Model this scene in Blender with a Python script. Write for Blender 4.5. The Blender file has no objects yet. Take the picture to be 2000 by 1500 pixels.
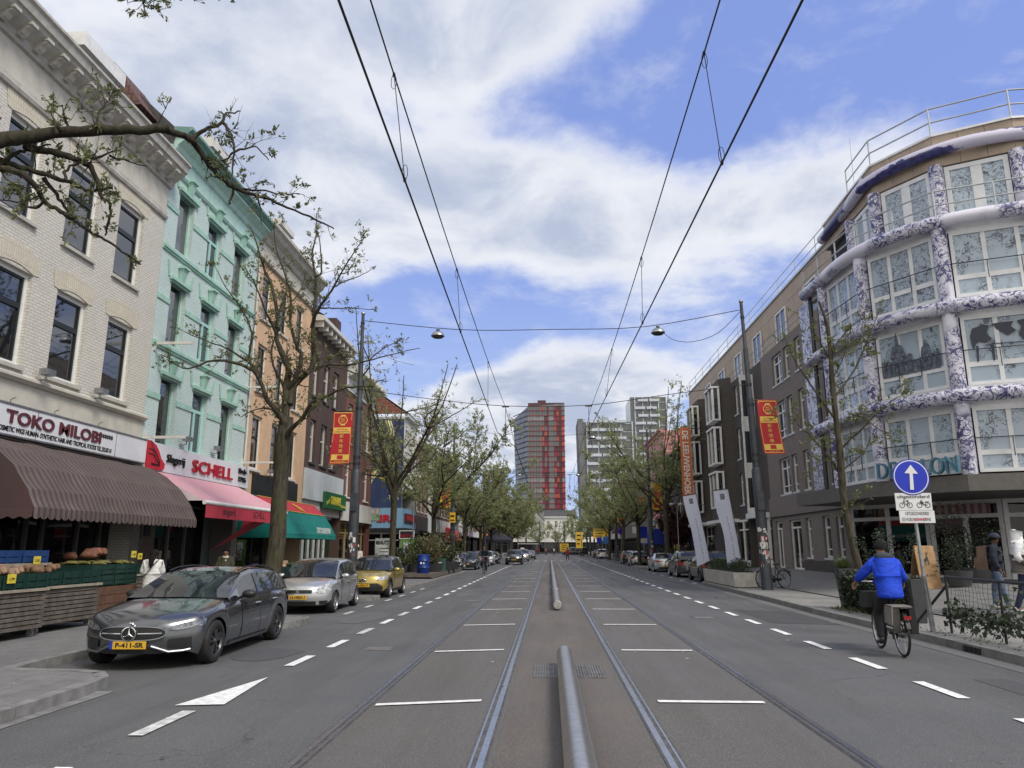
import bpy, bmesh, math, random
from mathutils import Vector, Matrix
S = bpy.context.scene
COL = S.collection
R = math.radians
random.seed(7)

# ---------------------------------------------------------------- camera, world, sun, exposure
PITCH, YAW, EYE = 12.445, 2.8145, 1.64
cd = bpy.data.cameras.new('camera')
cam = bpy.data.objects.new('camera', cd)
COL.objects.link(cam)
cd.sensor_width = 36
cd.lens = 26.1
cd.clip_start = .05
cd.clip_end = 4000
cam.location = (0, 0, EYE)
cam.rotation_euler = (R(90 + PITCH), 0, R(YAW))
S.camera = cam
S.view_settings.view_transform = 'Standard'
S.view_settings.look = 'None'
S.view_settings.exposure = 0.18
S.view_settings.gamma = 1
S.cycles.use_denoising = True
S.cycles.max_bounces = 6
S.cycles.transparent_max_bounces = 12
S.cycles.caustics_reflective = False
S.cycles.caustics_refractive = False

SUN_EL, SUN_ROT = 50, 130
sl = bpy.data.lights.new('sun', 'SUN')
sl.energy = 2.5
sl.angle = R(18)
sl.color = (1, .94, .85)
so = bpy.data.objects.new('sun', sl)
COL.objects.link(so)
sd = Vector((math.sin(R(SUN_ROT)) * math.cos(R(SUN_EL)), math.cos(R(SUN_ROT)) * math.cos(R(SUN_EL)), math.sin(R(SUN_EL))))
so.rotation_euler = sd.to_track_quat('Z', 'Y').to_euler()
so.location = (30, -30, 60)


class NT:
	"""small node-tree helper"""
	def __init__(s, t):
		s.t = t
		t.nodes.clear()
	def n(s, typ, **kw):
		nd = s.t.nodes.new(typ)
		for k, v in kw.items():
			if k.startswith('i_'):
				nd.inputs[int(k[2:])].default_value = v
			else:
				setattr(nd, k, v)
		return nd
	def l(s, a, b):
		s.t.links.new(a, b)
	def val(s, sock, v):
		if isinstance(v, (int, float, tuple, list, Vector)):
			sock.default_value = v
		else:
			s.l(v, sock)
	def math(s, op, a, b=0, c=None, clamp=False):
		nd = s.n('ShaderNodeMath', operation=op, use_clamp=clamp)
		s.val(nd.inputs[0], a)
		s.val(nd.inputs[1], b)
		if c is not None:
			s.val(nd.inputs[2], c)
		return nd.outputs[0]
	def mix(s, f, a, b, mode='MIX'):
		nd = s.n('ShaderNodeMix', data_type='RGBA', blend_type=mode)
		s.val(nd.inputs[0], f)
		s.val(nd.inputs[6], a if not isinstance(a, (tuple, list)) else (*a[:3], 1))
		s.val(nd.inputs[7], b if not isinstance(b, (tuple, list)) else (*b[:3], 1))
		return nd.outputs[2]
	def mapr(s, v, a, b, c=0, d=1, smooth=True):
		nd = s.n('ShaderNodeMapRange', interpolation_type='SMOOTHSTEP' if smooth else 'LINEAR')
		s.val(nd.inputs[0], v)
		for i, q in enumerate((a, b, c, d)):
			nd.inputs[i + 1].default_value = q
		return nd.outputs[0]
	def noise(s, vec, scale, detail=4, rough=.55, dist=0):
		nd = s.n('ShaderNodeTexNoise')
		if vec is not None:
			s.l(vec, nd.inputs['Vector'])
		nd.inputs['Scale'].default_value = scale
		nd.inputs['Detail'].default_value = detail
		nd.inputs['Roughness'].default_value = rough
		nd.inputs['Distortion'].default_value = dist
		return nd.outputs[0]


def pxdir(x, y):
	f = 1450.
	q = Matrix.Rotation(R(YAW), 3, 'Z') @ Matrix.Rotation(R(90 + PITCH), 3, 'X')
	return (q @ Vector(((x - 1000) / f, -(y - 750) / f, -1))).normalized()


W = bpy.data.worlds.new('World')
S.world = W
W.use_nodes = True
w = NT(W.node_tree)
sky = w.n('ShaderNodeTexSky', sky_type='NISHITA', sun_disc=False, sun_elevation=R(SUN_EL), sun_rotation=R(SUN_ROT), air_density=1.3, dust_density=.6, ozone_density=3.0)
geo = w.n('ShaderNodeTexCoord')
dirv = geo.outputs['Generated']
sep = w.n('ShaderNodeSeparateXYZ')
w.l(dirv, sep.inputs[0])
den = w.math('ADD', w.math('MAXIMUM', sep.outputs[2], 0), .22)
cmb = w.n('ShaderNodeCombineXYZ')
w.l(w.math('DIVIDE', sep.outputs[0], den), cmb.inputs[0])
w.l(w.math('DIVIDE', sep.outputs[1], den), cmb.inputs[1])
cv = cmb.outputs[0]
big = w.noise(cv, 1.6, 8, .56, .25)
fine = w.noise(cv, 5.5, 7, .62, .3)
dens = w.math('ADD', w.math('MULTIPLY', big, .82), w.math('MULTIPLY', fine, .26))
dens = w.math('ADD', dens, w.mapr(sep.outputs[1], .15, -.35, 0, .4))  # closed cloud added in the unseen sky behind the viewer to light the street
scl = w.n('ShaderNodeVectorMath', operation='MULTIPLY')
w.l(dirv, scl.inputs[0])
scl.inputs[1].default_value = (1, 1, 2.0)
# cloud banks (positive) and blue gaps (negative) at fixed bearings of the sky
for (x, y, r, a) in [(560, 90, .62, .27), (250, 230, .3, .15), (900, 90, .2, .2), (1050, 430, .40, .24), (640, 400, .3, .17), (1500, 380, .5, .22),
					(1100, 775, .2, .4), (960, 830, .2, .25), (1350, 700, .22, .13), (1980, 300, .4, .12), (1250, 40, .2, .07), (600, 640, .22, .08),
					(1120, 235, .34, -.22), (820, 235, .22, -.15), (1750, 120, .5, -.17), (1250, 590, .22, -.2), (820, 610, .26, -.22), (960, 580, .2, -.12), (1600, 520, .2, -.1),
					(400, 190, .1, -.12), (1350, 150, .25, -.1)]:
	d = pxdir(x, y)
	dn = w.n('ShaderNodeVectorMath', operation='DISTANCE')
	w.l(scl.outputs[0], dn.inputs[0])
	dn.inputs[1].default_value = (d.x, d.y, d.z * 2)
	dens = w.math('ADD', dens, w.mapr(dn.outputs['Value'], 0, r, a, 0))
cover = w.math('MAXIMUM', w.mapr(dens, .50, .70, .05, 1), w.mapr(fine, .46, .74, .02, .32))
thick = w.mapr(dens, .60, .86, 0, 1)
shn = w.noise(cv, 3.2, 6, .6, .4)
shade = w.math('MULTIPLY', thick, w.mapr(shn, .32, .62, .1, 1))
ccol = w.mix(shade, (9.1, 9.35, 9.9), (5.0, 5.7, 7.4))
ccol = w.mix(w.mapr(sep.outputs[1], .1, -.3, 0, 1), ccol, (12.4, 12.1, 11.6))  # added cloud behind the viewer is brighter and neutral, for front light
tint = w.mix(1.0, sky.outputs[0], (1.3, 1.38, 2.15), 'MULTIPLY')
tint = w.mix(.7, tint, (2.45, 3.6, 7.9))
tint = w.mix(w.mapr(sep.outputs[2], .02, .45, .85, 0), tint, (5.0, 6.4, 9.3))
skyc = w.mix(cover, tint, ccol)
bg = w.n('ShaderNodeBackground')
w.l(skyc, bg.inputs[0])
bg.inputs[1].default_value = .085
wo = w.n('ShaderNodeOutputWorld')
w.l(bg.outputs[0], wo.inputs[0])


# ---------------------------------------------------------------- materials
MATS = {}
def newmat(name):
	m = bpy.data.materials.new(name)
	m.use_nodes = True
	t = NT(m.node_tree)
	o = t.n('ShaderNodeOutputMaterial')
	b = t.n('ShaderNodeBsdfPrincipled')
	t.l(b.outputs[0], o.inputs[0])
	tc = t.n('ShaderNodeTexCoord')
	return m, t, b, tc.outputs['Object']

def fin(t, b, col, rough, metal, bump, bh, coat, spec):
	t.val(b.inputs['Base Color'], col if not isinstance(col, tuple) else (*col[:3], 1))
	t.val(b.inputs['Roughness'], rough)
	b.inputs['Metallic'].default_value = metal
	b.inputs['Coat Weight'].default_value = coat
	b.inputs['Coat Roughness'].default_value = .06
	if spec is not None:
		b.inputs['Specular IOR Level'].default_value = spec
	if bump and bh is not None:
		bn = t.n('ShaderNodeBump')
		bn.inputs['Strength'].default_value = bump
		bn.inputs['Distance'].default_value = .02
		t.l(bh, bn.inputs['Height'])
		t.l(bn.outputs[0], b.inputs['Normal'])

def varied(t, vec, c, var, sc, weather=0):
	n = t.noise(vec, sc, 5, .6)
	lo = tuple(v * (1 - var) for v in c)
	hi = tuple(min(1, v * (1 + var)) for v in c)
	col = t.mix(t.mapr(n, .3, .7), lo, hi)
	if weather:
		mp = t.n('ShaderNodeMapping')
		mp.inputs['Scale'].default_value = (1.3, 1.3, .18)
		t.l(vec, mp.inputs[0])
		wn = t.noise(mp.outputs[0], 1.6, 6, .65)
		col = t.mix(t.mapr(wn, .42, .75, 0, weather), col, tuple(v * .45 for v in c))
	return col, n

def mat(name, c, rough=.75, metal=0, var=.12, sc=6, bump=0, coat=0, spec=None, weather=0):
	if name in MATS:
		return MATS[name]
	m, t, b, vec = newmat(name)
	col, n = varied(t, vec, c, var, sc, weather) if var else (tuple(c), None)
	fin(t, b, col, rough, metal, bump, n, coat, spec)
	MATS[name] = m
	return m

def planar(t, vec, axes):
	sp = t.n('ShaderNodeSeparateXYZ')
	t.l(vec, sp.inputs[0])
	cb = t.n('ShaderNodeCombineXYZ')
	if axes == 'wall':
		t.l(t.math('ADD', sp.outputs[0], sp.outputs[1]), cb.inputs[0])
		t.l(sp.outputs[2], cb.inputs[1])
	elif axes == 'yx':
		t.l(sp.outputs[1], cb.inputs[0])
		t.l(sp.outputs[0], cb.inputs[1])
	else:
		t.l(sp.outputs[0], cb.inputs[0])
		t.l(sp.outputs[1], cb.inputs[1])
	return cb.outputs[0]

def brick(name, c1, c2, mortar, bw=.22, rh=.065, mw=.01, axes='wall', bump=.35, rough=.85, weather=.35, var=.12):
	if name in MATS:
		return MATS[name]
	m, t, b, vec = newmat(name)
	pv = planar(t, vec, axes)
	bk = t.n('ShaderNodeTexBrick')
	t.l(pv, bk.inputs['Vector'])
	bk.inputs['Color1'].default_value = (*c1, 1)
	bk.inputs['Color2'].default_value = (*c2, 1)
	bk.inputs['Mortar'].default_value = (*mortar, 1)
	bk.inputs['Scale'].default_value = 1
	bk.inputs['Mortar Size'].default_value = mw
	bk.inputs['Brick Width'].default_value = bw
	bk.inputs['Row Height'].default_value = rh
	bk.inputs['Bias'].default_value = -.1
	n = t.noise(vec, 2.2, 6, .65)
	col = t.mix(t.mapr(n, .35, .7, 0, weather), bk.outputs[0], tuple(v * .5 for v in c1))
	n2 = t.noise(vec, 30, 3, .6)
	col = t.mix(t.mapr(n2, .3, .7, 0, .35), col, tuple(min(1, v * 1.35) for v in c2))
	h = t.math('ADD', t.math('MULTIPLY', bk.outputs['Fac'], -1), t.math('MULTIPLY', n2, .5))
	fin(t, b, col, rough, 0, bump, h, 0, None)
	MATS[name] = m
	return m

def stripes(name, c1, c2, axis, period, duty=.5, rough=.8, dirt=None, off=0):
	"""two-colour stripes along an axis; dirt = (colour, noise threshold, amount)"""
	if name in MATS:
		return MATS[name]
	m, t, b, vec = newmat(name)
	sp = t.n('ShaderNodeSeparateXYZ')
	t.l(vec, sp.inputs[0])
	f = t.math('FRACT', t.math('DIVIDE', t.math('ADD', sp.outputs[axis], off), period))
	col = t.mix(t.math('LESS_THAN', f, duty), c1, c2)
	if dirt:
		n = t.noise(vec, .9, 6, .65)
		col = t.mix(t.mapr(n, dirt[1] - .18, dirt[1] + .12, dirt[3] if len(dirt) > 3 else 0, dirt[2]), col, dirt[0])
	n2 = t.noise(vec, 25, 4, .6)
	col = t.mix(t.mapr(n2, .3, .7, 0, .15), col, (.02, .02, .02))
	fin(t, b, col, rough, 0, .2, n2, 0, None)
	MATS[name] = m
	return m

def glassmat(name, dark=(.012, .014, .017), pale=(.10, .105, .11), rnd=.35, rough=.03, ior=1.75):
	if name in MATS:
		return MATS[name]
	m, t, b, vec = newmat(name)
	oi = t.n('ShaderNodeObjectInfo')
	n = t.noise(vec, 1.7, 3, .5)
	f = t.math('MULTIPLY', t.mapr(oi.outputs['Random'], 1 - rnd, 1, 0, 1), t.mapr(n, .35, .6))
	col = t.mix(f, dark, pale)
	n2 = t.noise(vec, 1.1, 2, .4)
	fin(t, b, col, rough, 0, .12, n2, 0, None)
	b.inputs['IOR'].default_value = ior
	MATS[name] = m
	return m

def asphalt(name, base, brown, speck, patch=.25):
	if name in MATS:
		return MATS[name]
	m, t, b, vec = newmat(name)
	n1 = t.noise(vec, .35, 6, .6)
	col = t.mix(t.mapr(n1, .35, .68), base, brown)
	mp = t.n('ShaderNodeMapping')
	mp.inputs['Scale'].default_value = (1.2, .12, 1)
	t.l(vec, mp.inputs[0])
	n3 = t.noise(mp.outputs[0], 1.4, 5, .6)
	col = t.mix(t.mapr(n3, .4, .72, 0, patch), col, tuple(v * .62 for v in base))
	n2 = t.noise(vec, 55, 3, .7)
	col = t.mix(t.mapr(n2, .35, .7, 0, .55), col, tuple(v * .5 for v in base))
	vo = t.n('ShaderNodeTexVoronoi')
	t.l(vec, vo.inputs['Vector'])
	vo.inputs['Scale'].default_value = 48
	col = t.mix(t.mapr(vo.outputs['Distance'], .12, .24, .8, 0), col, speck)
	# thin wandering cracks
	vc = t.n('ShaderNodeTexVoronoi', feature='DISTANCE_TO_EDGE')
	wv = t.noise(vec, 1.5, 4, .6)
	av = t.n('ShaderNodeVectorMath', operation='ADD')
	t.l(vec, av.inputs[0])
	cbw = t.n('ShaderNodeCombineXYZ')
	t.l(wv, cbw.inputs[0])
	t.l(wv, cbw.inputs[1])
	t.l(cbw.outputs[0], av.inputs[1])
	t.l(av.outputs[0], vc.inputs['Vector'])
	vc.inputs['Scale'].default_value = .22
	crk = t.math('MULTIPLY', t.mapr(vc.outputs['Distance'], .001, .0028, 1, 0), t.mapr(n1, .5, .62, 0, .45))
	col = t.mix(crk, col, (.018, .018, .018))
	rr = t.mapr(n3, .3, .7, .62, .85)
	fin(t, b, col, rr, 0, .45, n2, 0, .4)
	MATS[name] = m
	return m

# ---------------------------------------------------------------- mesh and object helpers
class MB:
	def __init__(s):
		s.v, s.f, s.m = [], [], []
	def add(s, vs, fs, m=0):
		o = len(s.v)
		s.v += [tuple(p) for p in vs]
		s.f += [tuple(i + o for i in f) for f in fs]
		s.m += [m] * len(fs)
		return s
	def poly(s, pts, m=0):
		return s.add(pts, [tuple(range(len(pts)))], m)
	def hexa(s, p, m=0):
		"""8 points: bottom ring 0-3, top ring 4-7"""
		return s.add(p, [(3, 2, 1, 0), (4, 5, 6, 7), (0, 1, 5, 4), (1, 2, 6, 5), (2, 3, 7, 6), (3, 0, 4, 7)], m)
	def box(s, x0, y0, z0, x1, y1, z1, m=0):
		return s.hexa([(x0, y0, z0), (x1, y0, z0), (x1, y1, z0), (x0, y1, z0), (x0, y0, z1), (x1, y0, z1), (x1, y1, z1), (x0, y1, z1)], m)
	def prism(s, pts, ext, m=0):
		n = len(pts)
		e = Vector(ext)
		vs = [Vector(p) for p in pts] + [Vector(p) + e for p in pts]
		fs = [tuple(range(n - 1, -1, -1)), tuple(range(n, 2 * n))] + [(i, (i + 1) % n, n + (i + 1) % n, n + i) for i in range(n)]
		return s.add(vs, fs, m)
	def tube(s, pts, r, n=8, m=0, cap=True, flat=1.0):
		pts = [Vector(p) for p in pts]
		k = len(pts)
		rs = r if isinstance(r, (list, tuple)) else [r] * k
		vs, fs = [], []
		ref = None
		for i, p in enumerate(pts):
			t = (pts[min(i + 1, k - 1)] - pts[max(i - 1, 0)])
			t = t.normalized() if t.length > 1e-9 else Vector((0, 0, 1))
			if ref is None:
				ref = Vector((0, 0, 1)) if abs(t.z) < .9 else Vector((0, 1, 0))
			a = t.cross(ref)
			if a.length < 1e-6:
				a = t.cross(Vector((1, .3, 0)))
			a.normalize()
			b = a.cross(t).normalized()
			ref = b
			for j in range(n):
				q = 2 * math.pi * j / n
				vs.append(p + a * (math.cos(q) * rs[i]) + b * (math.sin(q) * rs[i] * flat))
		for i in range(k - 1):
			for j in range(n):
				j2 = (j + 1) % n
				fs.append((i * n + j, i * n + j2, (i + 1) * n + j2, (i + 1) * n + j))
		if cap:
			fs.append(tuple(range(n - 1, -1, -1)))
			fs.append(tuple((k - 1) * n + j for j in range(n)))
		return s.add(vs, fs, m)
	def lathe(s, prof, o=(0, 0, 0), axis='z', n=20, m=0, cap=True):
		"""prof: list of (radius, height)"""
		vs, fs = [], []
		for r, h in prof:
			for j in range(n):
				q = 2 * math.pi * j / n
				c, d = math.cos(q) * r, math.sin(q) * r
				v = {'z': (c, d, h), 'y': (c, h, d), 'x': (h, c, d)}[axis]
				vs.append(Vector(v) + Vector(o))
		k = len(prof)
		for i in range(k - 1):
			for j in range(n):
				j2 = (j + 1) % n
				fs.append((i * n + j, i * n + j2, (i + 1) * n + j2, (i + 1) * n + j))
		if cap:
			fs.append(tuple(range(n - 1, -1, -1)))
			fs.append(tuple((k - 1) * n + j for j in range(n)))
		return s.add(vs, fs, m)
	def grid(s, rows, m=0, closed=False):
		k, n = len(rows), len(rows[0])
		fs = []
		for i in range(k - 1):
			for j in range(n if closed else n - 1):
				j2 = (j + 1) % n
				fs.append((i * n + j, i * n + j2, (i + 1) * n + j2, (i + 1) * n + j))
		return s.add([p for r in rows for p in r], fs, m)
	def ball(s, c, rx, ry, rz, n=10, k=7, m=0):
		rows = []
		for i in range(k + 1):
			a = math.pi * i / k
			rows.append([(c[0] + rx * math.sin(a) * math.cos(2 * math.pi * j / n), c[1] + ry * math.sin(a) * math.sin(2 * math.pi * j / n), c[2] + rz * math.cos(a)) for j in range(n)])
		return s.grid(rows, m, True)
	def mesh(s, name, mats, smooth=0, fix=False):
		me = bpy.data.meshes.new(name)
		me.from_pydata(s.v, [], s.f)
		for x in (mats if isinstance(mats, (list, tuple)) else [mats]):
			me.materials.append(x)
		if any(s.m):
			me.polygons.foreach_set('material_index', s.m)
		if fix:
			bm = bmesh.new()
			bm.from_mesh(me)
			bmesh.ops.remove_doubles(bm, verts=bm.verts, dist=1e-5)
			bmesh.ops.recalc_face_normals(bm, faces=bm.faces)
			bm.to_mesh(me)
			bm.free()
		if smooth:
			me.polygons.foreach_set('use_smooth', [True] * len(me.polygons))
			me.set_sharp_from_angle(angle=R(smooth))
		return me
	def build(s, name, mats, parent=None, smooth=0, fix=False, local=False):
		return link(name, s.mesh(name, mats, smooth, fix), parent, local)

def link(name, me, parent=None, local=False):
	o = bpy.data.objects.new(name, me)
	COL.objects.link(o)
	if parent is not None:
		o.parent = parent
		if not local and parent.type == 'EMPTY':
			o.matrix_parent_inverse = parent.matrix_basis.inverted()
	return o

def tag(o, label=None, cat=None, group=None, kind=None):
	for k, v in (('label', label), ('category', cat), ('group', group), ('kind', kind)):
		if v:
			o[k] = v
	return o

def thing(name, label, cat, loc=(0, 0, 0), rz=0, group=None):
	o = bpy.data.objects.new(name, None)
	COL.objects.link(o)
	o.empty_display_size = .2
	o.location = loc
	o.rotation_euler = (0, 0, rz)
	return tag(o, label, cat, group)

def copy_tree(o, parent=None):
	c = o.copy()
	COL.objects.link(c)
	if parent is not None:
		c.parent = parent
	for ch in list(o.children):
		copy_tree(ch, c)
	return c

class Fr:
	"""a facade frame: a along the wall, b up, c outward"""
	def __init__(s, o, u, n):
		s.o, s.u, s.n = Vector(o), Vector(u).normalized(), Vector(n).normalized()
	def p(s, a, b, c=0):
		return s.o + s.u * a + Vector((0, 0, b)) + s.n * c
	def d(s, a, b, c=0):
		return s.u * a + Vector((0, 0, b)) + s.n * c

def fbox(mb, fr, a0, a1, b0, b1, c0, c1, m=0):
	p = fr.p
	return mb.hexa([p(a0, b0, c0), p(a1, b0, c0), p(a1, b0, c1), p(a0, b0, c1), p(a0, b1, c0), p(a1, b1, c0), p(a1, b1, c1), p(a0, b1, c1)], m)

def fprof(mb, fr, a0, a1, prof, m=0):
	"""extrude a (c, b) profile along the wall"""
	return mb.prism([fr.p(a0, b, c) for c, b in prof], fr.u * (a1 - a0), m)

def textmesh(body, bold=.0, ext=.01, align='CENTER', shear=0, spacing=1.0):
	cu = bpy.data.curves.new('txt', 'FONT')
	cu.body = body
	cu.size = 1
	cu.offset = bold
	cu.extrude = ext
	cu.shear = shear
	cu.align_x = align
	cu.space_character = spacing
	cu.resolution_u = 3
	ob = bpy.data.objects.new('txt', cu)
	me = ob.to_mesh()
	vs = [v.co.copy() for v in me.vertices]
	fs = [tuple(p.vertices) for p in me.polygons]
	ob.to_mesh_clear()
	bpy.data.objects.remove(ob)
	bpy.data.curves.remove(cu)
	return vs, fs

def text(mb, body, fr, a, b, size, c=.0, width=None, m=0, bold=0, depth=.012, align='CENTER', flip=False, shear=0, slope=0, vert=False, height=None):
	"""letters standing proud of a facade frame; a,b = anchor on the base line"""
	vs, fs = textmesh(body, bold, .5, align, shear)
	if not vs:
		return mb
	x0, x1 = min(v.x for v in vs), max(v.x for v in vs)
	y0, y1 = min(v.y for v in vs), max(v.y for v in vs)
	sx = sy = size
	if height:
		sy = height / max(1e-6, y1 - y0)
		sx = sy
	if width:
		sx = width / (x1 - x0)
	sg = -1 if flip else 1
	out = []
	for v in vs:
		x, y = v.x * sx, (v.y - (y0 if height else 0)) * sy
		if vert:
			x, y = y, -x
		out.append(fr.p(a + sg * x, b + y + slope * x, c + (v.z + .5) * depth))
	return mb.add(out, fs, m)

# window styles and their cached meshes
WCACHE = {}
def window(parent, fr, a0, a1, b0, b1, st, label=None, rec=None):
	w_, h_ = round(a1 - a0, 3), round(b1 - b0, 3)
	key = (w_, h_, st['k'], tuple(round(x, 4) for x in (*fr.u, *fr.n)))
	if key not in WCACHE:
		f0 = Fr((0, 0, 0), fr.u, fr.n)
		r = st.get('rec', .12)
		fw = st.get('fw', .09)
		f = MB()
		for (x0, x1, y0, y1) in ((0, fw, 0, h_), (w_ - fw, w_, 0, h_), (fw, w_ - fw, h_ - fw, h_), (fw, w_ - fw, 0, fw)):
			fbox(f, f0, x0, x1, y0, y1, -r - .08, -r)
		iw = st.get('iw', 0)
		if iw:
			g0 = fw
			for (x0, x1, y0, y1) in ((g0, g0 + iw, g0, h_ - g0), (w_ - g0 - iw, w_ - g0, g0, h_ - g0), (g0 + iw, w_ - g0 - iw, h_ - g0 - iw, h_ - g0), (g0 + iw, w_ - g0 - iw, g0, g0 + iw)):
				fbox(f, f0, x0, x1, y0, y1, -r - .085, -r - .025, 1)
		for bar in st.get('bars', ()):
			typ, fr_, th = bar[:3]
			lo, hi = (bar[3], bar[4]) if len(bar) > 3 else (0, 1)
			mi = 1 if iw else 0
			e = fw + iw
			if typ == 'h':
				y = h_ * fr_
				fbox(f, f0, e + (w_ - 2 * e) * lo, e + (w_ - 2 * e) * hi, y - th / 2, y + th / 2, -r - .087, -r - .018, mi)
			else:
				x = w_ * fr_
				fbox(f, f0, x - th / 2, x + th / 2, e + (h_ - 2 * e) * lo, e + (h_ - 2 * e) * hi, -r - .086, -r - .02, mi)
		pn = MB()
		e = fw * .6
		pn.poly([f0.p(e, e, -r - .06), f0.p(w_ - e, e, -r - .06), f0.p(w_ - e, h_ - e, -r - .06), f0.p(e, h_ - e, -r - .06)])
		sm = None
		if st.get('sill'):
			sm = MB()
			so_ = st.get('sillout', .08)
			fbox(sm, f0, -.06, w_ + .06, -.09, -.004, -r - .02, so_)
			sm = sm.mesh('sill', st['sill'])
		WCACHE[key] = (f.mesh('window', [st['frame'], st.get('inner', st['frame'])]), pn.mesh('pane', st['glass']), sm)
	fm, pm, sm = WCACHE[key]
	o = link('window', fm, parent)
	o.location = fr.p(a0, b0, 0)
	if label:
		o['label'] = label
	link('pane', pm, o)
	if sm:
		link('sill', sm, o)
	return o

def wallgrid(mb, fr, a0, a1, b0, b1, ops, depth=.2, m=0, mr=None):
	"""front wall with real openings and their reveals"""
	mr = m if mr is None else mr
	A = sorted(set([a0, a1] + [x for o in ops for x in o[:2] if a0 < x < a1]))
	B = sorted(set([b0, b1] + [x for o in ops for x in o[2:4] if b0 < x < b1]))
	for i in range(len(A) - 1):
		for j in range(len(B) - 1):
			ca, cb = (A[i] + A[i + 1]) / 2, (B[j] + B[j + 1]) / 2
			if any(o[0] < ca < o[1] and o[2] < cb < o[3] for o in ops):
				continue
			mb.poly([fr.p(A[i], B[j]), fr.p(A[i + 1], B[j]), fr.p(A[i + 1], B[j + 1]), fr.p(A[i], B[j + 1])], m)
	for o in ops:
		x0, x1, y0, y1 = o[:4]
		P = [(x0, y0), (x1, y0), (x1, y1), (x0, y1)]
		for k in range(4):
			q, q2 = P[k], P[(k + 1) % 4]
			mb.poly([fr.p(*q), fr.p(*q2), fr.p(*q2, -depth), fr.p(*q, -depth)], mr)
	return mb

def shell(mb, fr, a0, a1, b0, b1, dep, m=0, roof=True):
	p = fr.p
	mb.poly([p(a0, b0), p(a0, b1), p(a0, b1, -dep), p(a0, b0, -dep)], m)
	mb.poly([p(a1, b0), p(a1, b1), p(a1, b1, -dep), p(a1, b0, -dep)], m)
	mb.poly([p(a0, b0, -dep), p(a1, b0, -dep), p(a1, b1, -dep), p(a0, b1, -dep)], m)
	if roof:
		mb.poly([p(a0, b1), p(a1, b1), p(a1, b1, -dep), p(a0, b1, -dep)], m)
	return mb

LF = Fr((-12, 0, 0), (0, 1, 0), (1, 0, 0))
RF = Fr((12.5, 0, 0), (0, 1, 0), (-1, 0, 0))
# ---------------------------------------------------------------- shared materials
M_ASPH = asphalt('road_asphalt', (.102, .104, .106), (.128, .128, .126), (.27, .27, .26), .4)
M_TRAM = asphalt('tram_asphalt', (.118, .113, .107), (.13, .119, .108), (.30, .29, .275), .35)
M_MID = asphalt('median_asphalt', (.122, .109, .098), (.145, .123, .104), (.29, .27, .25), .35)
M_NEW = asphalt('repair_asphalt', (.068, .07, .073), (.08, .08, .08), (.17, .17, .17), .2)
M_PAINT = mat('road_paint', (.72, .72, .70), .7, var=.18, sc=12, bump=.2)
M_WORN = mat('worn_paint', (.5, .5, .48), .8, var=.3, sc=9)
M_TILE = brick('paving_tiles', (.145, .143, .139), (.175, .172, .167), (.075, .074, .071), .6, .3, .007, 'yx', .25, .9, .5)
M_TILE2 = brick('paving_tiles_warm', (.20, .195, .185), (.24, .235, .22), (.11, .105, .09), .3, .3, .008, 'yx', .25, .9, .4)
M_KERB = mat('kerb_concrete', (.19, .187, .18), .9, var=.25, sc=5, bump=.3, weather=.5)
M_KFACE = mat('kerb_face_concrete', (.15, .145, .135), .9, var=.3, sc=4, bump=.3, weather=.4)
M_STEEL = mat('rail_steel', (.42, .44, .48), .26, .9, var=.12, sc=8)
M_GROOVE = mat('rail_groove_dirt', (.012, .012, .012), .9, var=.2)
M_BITU = mat('rail_joint_bitumen', (.075, .073, .07), .7, var=.35, sc=7)
M_GALV = mat('galvanised_steel', (.36, .37, .38), .42, .85, var=.22, sc=9, weather=.25)
M_PIPE = mat('brushed_pipe_steel', (.50, .49, .47), .3, .9, var=.12, sc=14, bump=.04, weather=.12)
M_WHITE = mat('white_paint', (.72, .72, .70), .5, var=.08, sc=5, weather=.12)
M_OFFW = mat('off_white_paint', (.60, .59, .55), .6, var=.1, sc=5, weather=.2)
M_BLACK = mat('black_paint', (.015, .016, .018), .45, var=.2)
M_DKGRN = mat('dark_green_paint', (.012, .018, .02), .4, var=.15)
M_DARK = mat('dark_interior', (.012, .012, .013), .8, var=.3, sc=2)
M_DKGREY = mat('dark_grey_metal', (.05, .053, .058), .5, .2, var=.15)
M_POLE = mat('lamp_post_blue_grey', (.045, .052, .062), .5, .2, var=.18, sc=4, weather=.25)
M_RUBBER = mat('black_rubber', (.014, .014, .014), .75, var=.2)
M_WIRE = mat('wire_black', (.012, .012, .013), .6, var=0)
M_GLASS = glassmat('window_glass', (.012, .014, .018), (.11, .115, .125), .4, .03, 2.3)
M_GLASSD = glassmat('shop_glass', (.006, .006, .007), (.03, .03, .032), .5, .02, 1.45)
M_RED = mat('red_paint', (.45, .02, .035), .55, var=.1)
M_BARKS = None

def zR(x):
	"""height of the right-hand pavement"""
	if x < 8.9:
		return .12 + (x - 6.8) * .01
	return min(.58, .141 + (x - 8.9) * .122)

# ---------------------------------------------------------------- ground, road, rails
def sheet(name, pts, z, m):
	mb = MB()
	mb.poly([(x, y, z) for x, y in pts])
	return tag(mb.build(name, m), kind='structure')

M_GROUND = mat('far_ground', (.13, .13, .125), .95, var=.2, sc=.3)
sheet('ground', [(-1500, -300), (1500, -300), (1500, 2200), (-1500, 2200)], -.05, M_GROUND)

def strip(name, x0, x1, z, m, y0=-12, y1=310, curve=True, step=6):
	mb = MB()
	rows = []
	y = y0
	while y <= y1 + .01:
		c = bend(y) if curve else 0
		rows.append([(x0 + c, y, z), (x1 + c, y, z)])
		y += step
	mb.grid(rows)
	return tag(mb.build(name, m), kind='structure')

def bend(y):
	return -((y - 135) ** 2) / 1500 if y > 135 else 0

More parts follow.
